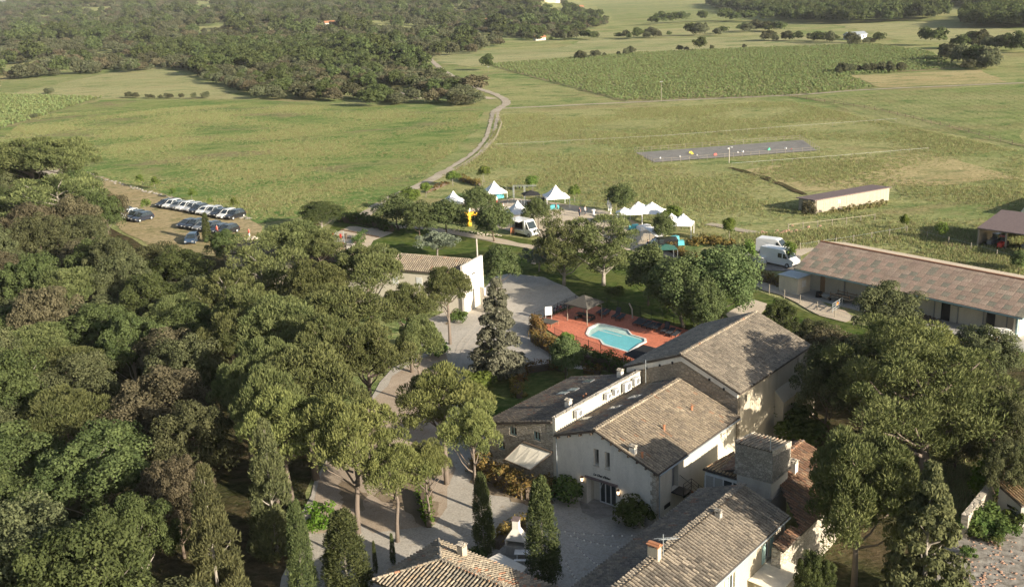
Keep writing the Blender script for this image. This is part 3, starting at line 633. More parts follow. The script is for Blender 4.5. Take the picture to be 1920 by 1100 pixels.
def chimney(bld,off,x,y,z0,z1,w=.55,d=.55,wallm='plaster_old',cap='terracotta',name='chimney'):
    mb=MB(); mb.box(x-w/2,x+w/2,y-d/2,y+d/2,z0,z1-.22); c=mb.build(name,wallm,bld,off)
    m2=MB()
    for sx in (-1,1):
        for sy in (-1,1): m2.box(x+sx*(w/2-.06)-.05,x+sx*(w/2-.06)+.05,y+sy*(d/2-.06)-.05,y+sy*(d/2-.06)+.05,z1-.22,z1-.06)
    m2.slab([(x-w*.62,y-d*.62,z1-.03),(x+w*.62,y-d*.62,z1-.03),(x+w*.62,y+d*.62,z1-.03),(x-w*.62,y+d*.62,z1-.03)],.05)
    m2.tube([(x-w*.55,y,z1-.03),(x+w*.55,y,z1-.03)],[.12,.12],8); m2.build('chimney_cap',cap,c,off); return c
U1=(1,0);U2=(0,1)
# ================================================================ main rendered hall
off=(-4.8,6.5,0); BLD=thing('event_hall','cream rendered hall with tiled roof, double entrance doors and outside iron stair','building',Wp(-4.8,6.5),FA)
W_=9.66; AP=-5.47; ZR=4.85; ZA=6.92; ZL=5.45; D_=13.0
w1=(LB(1112.7,840,0),LB(1122.9,873,0)); w2=(LB(1134,849,0),LB(1143.5,882,0)); lt=(LB(1100,892,0),LB(1156,915,0))
hx=lambda a:a+W_
win1=(hx(w1[0][0]),hx(w1[1][0]),3.75,5.2); win2=(hx(w2[0][0]),hx(w2[1][0]),3.75,5.2)
ent=(hx(lt[0][0]),hx(lt[1][0]),0.,2.42)
mb=MB(); prof=[(0,ZL-.16),(W_+AP,ZA-.16),(W_,ZR-.16)]
wall_panel(mb,(-W_,0,0),U1,(0,1),prof,[(win1[0],win1[1],3.75,5.2),(win2[0],win2[1],3.75,5.2),(ent[0],ent[1],0.,2.42)],.55)
mb.build('wall','plaster_white',BLD,off)
mb=MB(); door2=(2.35,3.35,2.15,4.35)
wall_panel(mb,(0,.55,0),U2,(-1,0),[(0,ZR-.16),(D_-.55,ZR-.16)],[(door2[0]-.55,door2[1]-.55,door2[2],door2[3])],.4); mb.build('wall','plaster_cream',BLD,off,label='long side wall lit by the sun')
mb=MB(); mb.box(-W_,-W_+.4,.55,D_-.4,0,ZL-.16); mb.prism([(-W_,0),(0,0),(0,ZR-.16),(AP,ZA-.16),(-W_,ZL-.16)],'y',D_-.4,D_-.005); mb.build('wall','plaster_old',BLD,off)
for wv in (win1,win2): window(BLD,off,(-W_,0,0),U1,(0,1),*wv,depth=.40,bars=0,mat='wood_grey',sill='stone_block')
# side door recess and entrance recess
mb=MB(); mb.box(-.42,-.38,door2[0],door2[1],door2[2],door2[3]); mb.build('side_door','grey_metal',BLD,off)
e0,e1_=ent[0]-W_,ent[1]-W_
mb=MB(); mb.box(e0,e1_,.95,1.02,0.01,2.42); mb.box(e0-.05,e0-.002,.55,1.0,0,2.6); mb.box(e1_+.002,e1_+.05,.55,1.,0,2.6); mb.box(e0-.05,e1_+.05,.55,1.02,2.422,2.6); mb.build('entrance_recess','plaster_cream',BLD,off)
d0=e0+.75; d1=e1_-.05; dz=2.12; mb=MB(); wv=(d1-d0)/4
for k in range(5): mb.box(d0+k*wv-.05,d0+k*wv+.05,.80,.88,.02,dz)
mb.box(d0-.05,d1+.05,.802,.878,dz-.09,dz+.03); mb.box(d0-.05,d1+.05,.802,.878,.02,.2)
for k in (0,1):
    pts=[(d0+.05+1.1*wv*(1-math.cos(t)) if False else d0+.02+.95*wv*(1-math.cos(t)),.79,.9+1.1*math.sin(t)) for t in np.linspace(0,PI/2,8)] if k==0 else None
    if pts: mb.tube(pts,.035,5); 
ed=mb.build('entrance_door','window_frame',BLD,off,label='white framed glazed entrance doors with an arched frame at the left')
for k in range(4):
    g=MB(); g.box(d0+k*wv+.05,d0+(k+1)*wv-.05,.83,.85,.2,dz-.09); g.build('pane','glass',ed,off)
mb=MB(); mb.box(e0-.12,e1_+.12,-.14,-.002,2.44,2.62); mb.build('door_canopy','roof_dark',BLD,off)
# quoins beside the entrance and at the corner
rs=np.random.RandomState(3)
for k in range(7):
    mb=MB(); ww=.42 if k%2 else .62; h_=.33; mb.box(e0-ww,e0-.004,-.035,.10,.02+k*.345,.02+k*.345+h_); mb.build('quoin','stone_block',BLD,off)
for k in range(12):
    mb=MB(); ww=.5 if k%2 else .34; mb.box(-ww,.03,-.035,.84-ww,.03+k*.38,.03+k*.38+.36); mb.build('quoin','stone_pale',BLD,off)
# sign
fc=bpy.data.curves.new('sign_lettering','FONT'); fc.body="Le Chai d'Eden"; fc.size=.27; fc.extrude=.015; fc.shear=.35; fc.align_x='CENTER'; fc.offset=.006
so_=bpy.data.objects.new('sign_lettering',fc); COL.objects.link(so_); so_.parent=BLD; so_.location=((e0+e1_)/2+.05-off[0],-.03-off[1],2.86); so_.rotation_euler=(PI/2,0,0); fc.materials.append(M['black_metal'])
bpy.context.view_layer.update(); _sm=bpy.data.meshes.new_from_object(so_.evaluated_get(bpy.context.evaluated_depsgraph_get())); _mw=so_.location.copy(); _rt=so_.rotation_euler.copy(); bpy.data.objects.remove(so_); so_=link_mesh('sign_lettering',_sm,BLD,_mw); so_.rotation_euler=_rt; so_.data.materials.clear(); so_.data.materials.append(M['black_metal'])
# roof
RO=.28
rk=(ZA-ZR)/(-AP); lk=(ZA-ZL)/(W_+AP)
zr=ZR-rk*.35; zl=ZL
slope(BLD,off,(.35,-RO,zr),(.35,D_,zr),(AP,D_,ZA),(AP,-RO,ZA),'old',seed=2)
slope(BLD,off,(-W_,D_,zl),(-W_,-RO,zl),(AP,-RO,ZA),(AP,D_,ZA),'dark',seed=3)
ridge_tiles(BLD,off,(AP,-RO,ZA+.03),(AP,D_,ZA+.03),'mixed')
mb=MB()
for t in np.linspace(.12,.95,7):
    a=AP+(-AP+.3)*t; z=ZA-rk*(a-AP)-.33; mb.box(a-.06,a+.06,-RO-.02,0,z,z+.16)
for t in np.linspace(.1,.9,4):
    a=AP-(W_+AP)*t; z=ZA-lk*(AP-a)-.33; mb.box(a-.07,a+.07,-RO-.05,0,z,z+.17)
mb.build('rafter_ends','bark_dark',BLD,off,kind='stuff')
def on_r(px,py):   # point on right slope below pixel
    best=None
    for a in np.linspace(AP,0.3,60):
        q=LA(px,py,a); e=abs(q[2]-(ZA-rk*(a-AP)));
        if best is None or e<best[0]: best=(e,q)
    return best[1]
q=on_r(1187,850); chimney(BLD,off,q[0],q[1],q[2]-.3,q[2]+.75,.5,.4,'plaster_white','stone_pale')
for px,py in ((1204,857),(1297,770),(1245,806)):
    q=on_r(px,py); mb=MB(); mb.cyl(q[0],q[1],q[2]-.1,q[2]+.4,.10,8); mb.ball(q[0],q[1],q[2]+.42,.14,8,4,.5); mb.build('roof_vent','terracotta',BLD,off)
def on_l(px,py):
    best=None
    for a in np.linspace(-W_,AP,80):
        q=LA(px,py,a); e=abs(q[2]-(ZA-lk*(AP-a)))
        if best is None or e<best[0]: best=(e,q)
    return best[1]
for px,py in ((1097,787),(1153,766),(1190,746),(1231,719)):
    q=on_l(px,py); s=lk; mb=MB(); x0,x1=q[0]-.55,q[0]+.55; y0,y1=q[1]-.4,q[1]+.4; zf=lambda x:ZA-lk*(AP-x)+.17
    fr=MB(); fr.slab([(x0,y0,zf(x0)),(x1,y0,zf(x1)),(x1,y1,zf(x1)),(x0,y1,zf(x0))],.15); sk_=fr.build('skylight','grey_metal',BLD,off)
    g=MB(); g.slab([(x0+.08,y0+.08,zf(x0+.08)+.012),(x1-.08,y0+.08,zf(x1-.08)+.012),(x1-.08,y1-.08,zf(x1-.08)+.012),(x0+.08,y1-.08,zf(x0+.08)+.012)],.01); g.build('pane','skylight_glass',sk_,off)
mb=MB(); mb.tube([(.42,-.1,zr-.13),(.42,D_,zr-.13)],.07,6); mb.tube([(.1,.35,.0),(.1,.35,zr-.2),(.42,.35,zr-.13)],.05,6); mb.build('gutter','galvanised',BLD,off)
mb=MB(); mb.tube([(-W_+.12,-.06,0),(-W_+.12,-.06,ZL-.2)],.05,6); mb.build('drainpipe','galvanised',BLD,off)
for z in (1.0,):
    mb=MB(); mb.box(.002,.03,1.2,2.1,z,z+.35); mb.build('wall_vent','dark_interior',BLD,off)
# iron stair
st=thing('iron_staircase','black iron landing and stair with handrail below the side door of the cream hall','staircase',Wp(.7,3.6),FA); so2=(.7,3.6,0)
mb=MB(); mb.box(.02,1.15,2.2,3.45,2.05,2.12); mb.box(1.1,1.16,2.2,3.45,1.92,2.14); mb.build('landing','black_metal',st,so2)
for k in range(9):
    mb=MB(); mb.box(.05,1.1,3.5+k*.25,3.78+k*.25,1.88-k*.21,1.92-k*.21); mb.build('step','grey_metal',st,so2)
mb=MB()
for x in (.06,1.12): mb.hexa([(x-.02,3.45,1.88),(x+.02,3.45,1.88),(x+.02,5.8,-.02),(x-.02,5.8,-.02)],[(x-.02,3.45,2.1),(x+.02,3.45,2.1),(x+.02,5.8,.2),(x-.02,5.8,.2)])
mb.build('stringer','rust',st,so2)
mb=MB(); 
for x in (1.12,): 
    mb.tube([(x,2.22,2.1),(x,2.22,3.1)],.025,5); mb.tube([(x,3.45,2.1),(x,3.45,3.1)],.025,5)
    for dz_ in (.35,.7,1.): mb.tube([(x,2.22,2.1+dz_),(x,3.45,2.1+dz_),(x,5.75,.12+dz_)],.022,5)
    for y in (4.6,5.75): z=2.1-(y-3.45)*.86; mb.tube([(x,y,z),(x,y,z+1)],.025,5)
mb.tube([(.08,3.45,3.1),(.08,5.75,1.12)],.022,5); mb.build('handrail','black_metal',st,so2)
# wall lanterns
for nm,(px,py) in (('lit iron wall lantern left of the hall entrance',(1091,897)),('lit iron wall lantern right of the hall entrance',(1159,922))):
    q=LB(px,py,-.2); l=thing('wall_lantern',nm,'lantern',Wp(q[0],-.2,q[2]),FA,'wall lanterns beside the hall entrance'); mb=MB(); mb.box(-.03,.03,0,.2,-.32,-.26); mb.box(-.05,.05,.17,.198,-.5,-.15); mb.cyl(0,0,.12,.28,.17,6,.03); mb.cyl(0,0,-.26,-.2,.08,6); mb.build('bracket','rust',l)
    mb=MB(); mb.cyl(0,0,-.2,.12,.09,6,.13); mb.build('lamp_glass','lamp_glow',l)
# ================================================================ stone annex
off=(-13.4,6.3,0); BLD=thing('stone_annex','rubble stone annex with grey single pitch roof and skylights left of the cream hall','building',Wp(-13.4,6.3),FA)
AL=-17.0; AR=-9.9; ZH=6.55; ZW=4.75; k_=(ZH-ZW)/(AR-AL)
def wz(px,py): q=LB(px,py,0); return q
ws=[]
for (x0,y0,x1,y1) in ((955,798,969,818),(1000,807,1013,827),(933,825,947,845)):
    a=LB(x0,y0,0);b_=LB(x1,y1,0); ws.append((a[0]-AL,b_[0]-AL,b_[2],a[2]))
ws=[(max(.3,a),max(b_,a+.5),max(.5,min(c,d)),max(c,d)) for a,b_,c,d in ws]
mb=MB(); wall_panel(mb,(AL,0,0),U1,(0,1),[(0,ZW-.15),(AR-AL,ZH-.15)],ws,.5)
mb.box(AL,AL+.45,.5,12.2,0,ZW-.15); mb.prism([(AL,0),(AR,0),(AR,ZH-.15),(AL,ZW-.15)],'y',12.2,12.6); mb.build('wall','stone_wall',BLD,off)
for q in ws: window(BLD,off,(AL,0,0),U1,(0,1),*q,depth=.15,bars=1,mat='shutter',sill='stone_block')
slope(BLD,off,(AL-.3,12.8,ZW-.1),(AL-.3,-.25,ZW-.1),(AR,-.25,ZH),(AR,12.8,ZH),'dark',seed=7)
mb=MB(); mb.box(AR+.004,AR+.30,-.03,12.85,0,6.85); mb.build('parapet_wall','plaster_cream',BLD,off)
mb=MB(); mb.box(AR-.04,AR+.34,-.06,12.9,6.853,6.93); mb.build('coping','stone_pale',BLD,off)
def on_x(px,py,f,a0,a1):
    best=None
    for a in np.linspace(a0,a1,80):
        q=LA(px,py,a); e=abs(q[2]-f(a))
        if best is None or e<best[0]: best=(e,q)
    return best[1]
fz=lambda a: ZH-k_*(AR-a)
for px,py in ((1074,733),(1055,739),(1103,717)):
    q=on_x(px,py,fz,AL,AR); zf=lambda x:fz(x)+.18; fr=MB(); x0,x1=q[0]-.5,q[0]+.5; y0,y1=q[1]-.38,q[1]+.38
    fr.slab([(x0,y0,zf(x0)),(x1,y0,zf(x1)),(x1,y1,zf(x1)),(x0,y1,zf(x0))],.15); sk_=fr.build('skylight','grey_metal',BLD,off)
    g=MB(); g.slab([(x0+.08,y0+.08,zf(x0+.08)+.012),(x1-.08,y0+.08,zf(x1-.08)+.012),(x1-.08,y1-.08,zf(x1-.08)+.012),(x0+.08,y1-.08,zf(x0+.08)+.012)],.01); g.build('pane','skylight_glass',sk_,off)
for px,py in ((1066,765),(1163,708)):
    q=on_x(px,py,fz,AL,AR-.3); chimney(BLD,off,q[0],q[1],q[2]-.3,q[2]+.85,.45,.45,'plaster_white','stone_pale')
for px,py in ((1094,748),(1099,744)):
    q=on_x(px,py,fz,AL,AR-.2); mb=MB(); mb.cyl(q[0],q[1],q[2]-.1,q[2]+.35,.08,8); mb.build('roof_vent','terracotta',BLD,off)
# awning
aw=thing('awning','cream fabric awning stretched out over the terrace below the stone annex','awning',Wp(-11.6,-1.2,0),FA)
A_=[(1003,829),(1036,844),(995,880),(945,861)]; q0=LB(979,828,-.03); q1=LB(1036,848,-.03)
f0=LZ(945,861,2.2); f1=LZ(994,881,2.2); mb=MB(); oo=(-11.6,-1.2,0)
n=3
for k in range(n):
    t0=k/n;t1=(k+1)/n-.008; L=lambda A,B,t:tuple(A[i]+(B[i]-A[i])*t for i in range(3))
    m_=MB(); m_.slab([L(f0,f1,t0),L(f0,f1,t1),L(q0,q1,t1),L(q0,q1,t0)],.03); m_.build('fabric_panel','cream_fabric',aw,oo)
mb.tube([f0,f1],.06,6); mb.tube([(q0[0],q0[1]-.05,q0[2]+.06),(q1[0],q1[1]-.05,q1[2]+.06)],.09,6); mb.tube([f0,q0],.04,5); mb.tube([f1,q1],.04,5); mb.build('frame','bark_dark',aw,oo)
# air conditioners on the parapet
for k,(px,py,s) in enumerate(((1085,767,1.),(1140,737,.8),(1155,728,.8),(1176,714,1.25),(1193,703,1.1))):
    q=LA(px,py,-9.25); nm=['first air conditioner, set apart at the near end of the parapet','small air conditioner second along the white parapet','small air conditioner third along the white parapet','largest air conditioner, a tall double fan unit on the parapet','air conditioner at the far end of the parapet beside the mast'][k]
    a=thing('air_conditioner',nm,'air conditioner',Wp(-9.27,q[1],min(q[2]-.3*s,6.75-.62*s)),FA,'air conditioners on the white parapet'); mb=MB(); mb.box(-.16,.16,-.42*s,.42*s,0,.62*s); mb.build('casing','window_frame',a)
    mb=MB(); mb.tube([(.165,.08*s,.31*s),(.185,.08*s,.31*s)],.24*s,14); mb.build('fan_grille','grey_metal',a); [(lambda m_:(m_.box(-.23,.1,y_*s-.02,y_*s+.02,-.06,-.003),m_.build('bracket','galvanised',a)))(MB()) for y_ in (-.33,.33)]
q=LB(1200,745,12.75); mb=MB(); mb.cyl(0,0,0,8.1,.03,6); mb.box(-.25,.25,-.015,.015,7.8,7.83); mb.box(-.15,.15,-.015,.015,7.5,7.53); tag(mb.build('antenna_mast','galvanised',None,loc=Wp(-9.0,12.8),rz=FA),'thin antenna mast at the joint of the annex and the big barn','mast')
# ================================================================ big three storey barn
off=(-5.6,20,0); BLD=thing('stone_barn','tall stone barn with broad tiled gable roof behind the cream hall','building',Wp(-5.6,20),FA)
A0,A1,BF,BB=-11.1,.05,13.1,27.2; ZE=7.05; ZP=9.3; AM=-5.4
prof=[(0,ZE-.2),(AM-A0,ZP-.2),(A1-A0,ZE-.2)]
mb=MB(); wall_panel(mb,(A0,BF,0),U1,(0,1),prof,[],.5); mb.build('wall','stone_barn',BLD,off,label='rubble gable wall with pale cornice band')
mb=MB(); wall_panel(mb,(A1,BF+.5,0),U2,(-1,0),[(0,ZE-.2),(BB-BF-.5,ZE-.2)],[(.9,1.25,5.5,6.1),(11.3,11.65,5.6,6.3)],.5); mb.box(A0,A0+.5,BF+.5,BB-.5,0,ZE-.2); mb.prism([(A0,0),(A1,0),(A1,ZE-.2),(AM,ZP-.2),(A0,ZE-.2)],'y',BB-.5,BB-.003); mb.build('wall','plaster_old',BLD,off)
mb=MB(); mb.box(A1-.3,A1-.28,BF+1.3,BF+1.85,5.45,6.2); mb.build('window_opening','dark_interior',BLD,off); mb=MB(); mb.box(A1-.3,A1-.28,BF+11.7,BF+12.3,5.5,6.4); mb.build('window_opening','dark_interior',BLD,off)
mb=MB(); kk=(ZP-ZE)/(A1-AM); kl=(ZP-ZE)/(AM-A0)
for (xa,xb,za,zb) in ((A0-.05,AM,ZE-.2,ZP-.2),(AM,A1+.05,ZP-.2,ZE-.2)):
    mb.hexa([(xa,BF-.14,za-.45),(xb,BF-.14,zb-.45),(xb,BF-.004,zb-.45),(xa,BF-.004,za-.45)],[(xa,BF-.14,za),(xb,BF-.14,zb),(xb,BF-.004,zb),(xa,BF-.004,za)])
mb.build('cornice_band','plaster_white',BLD,off)
mb=MB()
for t in (-10.2,-9,-7.6,-6.3,-2.6,-1.2): mb.box(t-.09,t+.09,BF-.2,BF-.142,ZE+(t-A0)*kl-.72 if t<AM else ZE+(A1-t)*kk-.72,(ZE+(t-A0)*kl if t<AM else ZE+(A1-t)*kk)-.5)
mb.build('iron_anchors','black_metal',BLD,off,kind='stuff')
mb=MB(); mb.box(A1+.003,A1+.9,BF+7.2,BF+14.1,0,3.6); mb.hexa([(A1+.003,BF+7.2,3.6),(A1+.9,BF+7.2,3.6),(A1+.9,BF+14.1,3.6),(A1+.003,BF+14.1,3.6)],[(A1+.003,BF+7.2,4.6),(A1+.05,BF+7.2,4.6),(A1+.05,BF+14.1,4.6),(A1+.003,BF+14.1,4.6)]); mb.build('buttress','plaster_old',BLD,off)
ZE2=ZE-.14
slope(BLD,off,(A1+.35,BF-.25,ZE2),(A1+.35,BB+.2,ZE2),(AM,BB+.2,ZP),(AM,BF-.25,ZP),'grey',seed=11)
slope(BLD,off,(A0-.35,BB+.2,ZE2),(A0-.35,BF-.25,ZE2),(AM,BF-.25,ZP),(AM,BB+.2,ZP),'grey',seed=12)
ridge_tiles(BLD,off,(AM,BF-.3,ZP+.03),(AM,BB+.2,ZP+.03),'mixed',seed=13)
# ================================================================ tower
off=(7.6,2.3,0); BLD=thing('pigeon_tower','square stone tower with a jutting rubble top and red tiled lean roof','tower',Wp(7.6,2.3),FA)
ta0,ta1,tb0,tb1=6.2,9.15,.85,3.85
mb=MB(); mb.box(ta0+.12,ta1-.12,tb0+.12,tb1-.12,0,6.05); mb.build('shaft','plaster_grey',BLD,off)
mb=MB(); mb.box(ta0-.06,ta1+.06,tb0-.06,tb1+.06,6.053,6.17); mb.box(ta0+.02,ta1-.02,tb0+.02,tb1-.02,4.6,4.7); mb.build('ledge','stone_dark',BLD,off)
mb=MB(); mb.hexa([(ta0,tb0,6.173),(ta1,tb0,6.173),(ta1,tb1,6.173),(ta0,tb1,6.173)],[(ta0,tb0,8.45),(ta1,tb0,8.45),(ta1,tb1,8.0),(ta0,tb1,8.0)]); mb.build('upper_wall','stone_dark',BLD,off)
# roof low at the back-left, tiles run down towards the camera side, inside a rim
slope(BLD,off,(ta1-.05,tb1,8.08),(ta0+.05,tb1,8.08),(ta0+.05,tb0+.02,8.52),(ta1-.05,tb0+.02,8.52),'mixed',seed=21,th=.08,pitch=.27)
mb=MB()
for x in (ta0-.03,ta1-.05): mb.hexa([(x,tb0-.02,8.2),(x+.08,tb0-.02,8.2),(x+.08,tb1+.02,7.8),(x,tb1+.02,7.8)],[(x,tb0-.02,8.68),(x+.08,tb0-.02,8.68),(x+.08,tb1+.02,8.24),(x,tb1+.02,8.24)])
mb.build('verge','stone_pale',BLD,off)
mb=MB(); mb.cyl(8.9,.95,7.2,9.6,.03,6); mb.build('lightning_rod','galvanised',BLD,off)
# ================================================================ small glazed lean-to between hall and tower
off=(3.6,6.5,0); BLD=thing('glazed_lean_to','small lean-to with ochre tiled roof and white framed glazing between hall and tower','building',Wp(3.6,6.5),FA)
slope(BLD,off,(6.15,8.6,3.55),(1.95,8.6,3.55),(1.95,3.75,4.05),(6.15,3.75,4.05),'ochre',seed=31)
mb=MB(); mb.box(2.1,6.2,3.85,3.95,3.55,3.8); 
for x in (2.12,2.9,3.7,4.5,5.3): mb.box(x-.05,x+.05,3.85,3.93,0,3.548)
mb.build('frame','window_frame',BLD,off)
for k,(x0,x1) in enumerate(((2.18,2.85),(2.95,3.65),(3.75,4.45),(4.55,5.25))):
    g=MB(); g.box(x0,x1,3.875,3.9,.05,3.54); g.build('curtained_pane' if k in (0,1) else 'pane','plaster_grey' if k in (0,1) else 'glass',BLD,off)
mb=MB(); mb.box(2.0,2.1,3.87,8.5,0,3.38); mb.build('wall','wood_grey',BLD,off)
# ================================================================ right wing behind the tower
off=(9.6,3,0); BLD=thing('east_wing','low wing with patchy red tile roof in the pines\' shade, right of the tower','building',Wp(9.6,3),FA)
fzw=lambda a:4.0+(12.3-a)*.36
slope(BLD,off,(12.35,-3.9,fzw(12.35)),(12.35,9.5,fzw(12.35)),(9.35,9.5,fzw(9.35)),(11.6,-3.9,fzw(11.6)) if False else (9.35,-3.9,fzw(9.35)),'red',seed=41) if False else None
slope(BLD,off,(12.35,-.9,fzw(12.35)),(12.35,9.5,fzw(12.35)),(7.6,9.5,fzw(7.6)),(7.6,3.95,fzw(7.6)) ,'red',seed=41)
slope(BLD,off,(12.35,-3.9,fzw(12.35)),(12.35,-.93,fzw(12.35)),(11.7,-.93,fzw(11.7)),(11.7,-3.9,fzw(11.7)),'red',seed=42)
slope(BLD,off,(3.0,9.5,3.9),(3.0,4.2,3.9),(7.55,4.2,fzw(7.6)),(7.55,9.5,fzw(7.6)),'red',seed=43)
ridge_tiles(BLD,off,(7.6,4,fzw(7.6)+.04),(7.6,9.5,fzw(7.6)+.04),'red',seed=44)
mb=MB(); mb.box(11.85,12.1,-3.8,9.3,0,3.88); mb.box(9.4,11.84,9.0,9.3,0,4.1); mb.box(11.45,11.84,-3.8,-3.5,0,3.95); mb.build('wall','stone_wall',BLD,off)
q=on_x(1487,884,fzw,8,11); chimney(BLD,off,q[0],q[1],q[2]-.3,q[2]+1.0,.55,.5,'plaster_white','stone_pale')
# ================================================================ long farmhouse in the foreground
off=(7.85,-9.5,0); BLD=thing('farmhouse','long farmhouse with weathered tile roof, brick chimney and pale green shutters','building',Wp(7.85,-9.5),FA)
FL,FR,FM,FB,FF=4.35,11.35,7.85,-.9,-22.; ZE=4.95; ZP=6.3
mb=MB(); mb.box(FL+.35,FL+.75,FF,FB-.4,0,ZE-.15); mb.prism([(FL+.35,0),(FR-.35,0),(FR-.35,ZE-.05),(FM,ZP-.18),(FL+.35,ZE-.05)],'y',FB-.45,FB-.05)
q1_=[]
for (x0,y0,x1,y1) in ((1432,1008,1443,1040),(1364,1066,1372,1100)):
    a=LA(x0,y0,FR-.35); b_=LA(x1,y1,FR-.35); q1_.append((min(a[1],b_[1]),max(a[1],b_[1])))
wins=[(q1_[0][0]-FF+.25,q1_[0][1]-FF-.05,2.75,4.1),(q1_[1][0]-FF+.1,q1_[1][0]-FF+1.0,2.75,4.1)]
wall_panel(mb,(FR-.35,FF,0),U2,(-1,0),[(0,ZE-.1),(FB-.45-FF,ZE-.1)],wins,.4); mb.build('wall','plaster_old',BLD,off)
for wv in wins:
    wn=window(BLD,off,(FR-.35,FF,0),U2,(-1,0),*wv,depth=.12,bars=1,mat='white_paint',sill='stone_block')
    for sgn,x in ((-1,wv[0]),(1,wv[1])):
        mb=MB(); y0=FF+x+(-.48 if sgn<0 else .02); mb.box(FR-.345,FR-.30,y0,y0+.46,wv[2]-.03,wv[3]+.03); mb.box(FR-.30,FR-.28,y0+.02,y0+.44,wv[2]+.25,wv[2]+.33); mb.box(FR-.30,FR-.28,y0+.02,y0+.44,wv[3]-.33,wv[3]-.25); mb.build('shutter','shutter',BLD,off)
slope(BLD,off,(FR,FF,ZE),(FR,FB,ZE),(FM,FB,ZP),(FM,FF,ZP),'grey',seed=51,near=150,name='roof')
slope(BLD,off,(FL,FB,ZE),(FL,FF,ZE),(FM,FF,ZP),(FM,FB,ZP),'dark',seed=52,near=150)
ridge_tiles(BLD,off,(FM,FF,ZP+.03),(FM,FB,ZP+.03),'mixed',seed=53)
mb=MB(); mb.tube([(FR+.06,FF,ZE-.1),(FR+.06,FB,ZE-.1)],.06,6); mb.tube([(FR-.28,FB-.2,0),(FR-.28,FB-.2,ZE-.2)],.045,6); mb.build('gutter','galvanised',BLD,off)
q=on_x(1227,1046,lambda a:ZE+(a-FL)*(ZP-ZE)/(FM-FL),FL,FM); c=chimney(BLD,off,q[0],q[1],q[2]-.4,q[2]+1.05,.75,.42,'plaster_old','terracotta',name='brick_chimney')
mb=MB(); x,y,z=q[0]+.45,q[1]+.3,q[2]; mb.tube([(x,y,z+.2),(x,y,z+1.7)],.025,5); mb.tube([(x-.5,y-.3,z+1.35),(x+.7,y+.45,z+1.55)],.014,4)
for k in range(6): t=k/5; mb.tube([(x-.1+t*.7,y-.35+t*.4,z+1.43+t*.08),(x+.15+t*.7,y+.05+t*.4,z+1.43+t*.08)],.01,4)
mb.build('tv_aerial','galvanised',BLD,off)
q=on_x(1347,970,lambda a:ZP-(a-FM)*(ZP-ZE)/(FR-FM),FM,FR); chimney(BLD,off,q[0],q[1],q[2]-.3,q[2]+.6,.4,.35,'plaster_grey','stone_dark')
# terrace canopy right of the farmhouse
cn=thing('terrace_canopy','flat beige canopy over the terrace at the foot of the farmhouse','canopy',Wp(12.4,-5),FA); oo=(12.4,-5,0)
mb=MB(); mb.slab([(11.05,-6.4,2.6),(13.3,-6.4,2.45),(13.3,-2.7,2.45),(11.05,-2.6,2.6)],.04); mb.build('fabric','cream_fabric',cn,oo)
mb=MB(); 
for y in (-6.3,-2.8): mb.box(13.2,13.27,y-.03,y+.04,0,2.4)
mb.box(13.2,13.28,-6.4,-2.7,2.33,2.4); mb.build('frame','wood_grey',cn,oo)
# ================================================================ hipped house at the bottom
off=(-4,-19,0); BLD=thing('hipped_house','low house with a hipped roof of pale and terracotta canal tiles at the bottom edge','building',Wp(-4,-19),FA)
HL,HB,HF,HR=-8.95,-15.0,-21.5,2.2; ZE=3.0; ZP=4.15; RM=-18.3; RL=-5.55
slope(BLD,off,(HR,HB,ZE),(HL,HB,ZE),(RL,RM,ZP),(HR,RM,ZP),'mixed',seed=61,near=130,h=.1)
slope(BLD,off,(HL,HB,ZE),(HL,HF,ZE),(RL,RM,ZP),(RL,RM,ZP),'mixed',seed=62,near=60,h=.1)
slope(BLD,off,(HL,HF,ZE),(HR,HF,ZE),(HR,RM,ZP),(RL,RM,ZP),'mixed',seed=63,near=110,h=.1)
ridge_tiles(BLD,off,(RL,RM,ZP+.03),(HR,RM,ZP+.03),'mixed',seed=64); ridge_tiles(BLD,off,(HL,HF,ZE+.05),(RL,RM,ZP+.05),'mixed',seed=65); ridge_tiles(BLD,off,(HL,HB,ZE+.05),(RL,RM,ZP+.05),'grey',seed=66)
mb=MB(); mb.box(HL+.4,HR,HF+.4,HB-.4,0,ZE-.1); mb.build('wall','plaster_old',BLD,off)
kz=lambda b:ZP-(b-RM)*(ZP-ZE)/(HB-RM)
q=min(([abs(LB(867,1042,b)[2]-kz(b)),LB(867,1042,b)] for b in np.linspace(RM,HB,60)),key=lambda t:t[0])[1]; chimney(BLD,off,q[0],q[1],q[2]-.3,q[2]+1.0,.5,.5,'plaster_old','stone_pale')
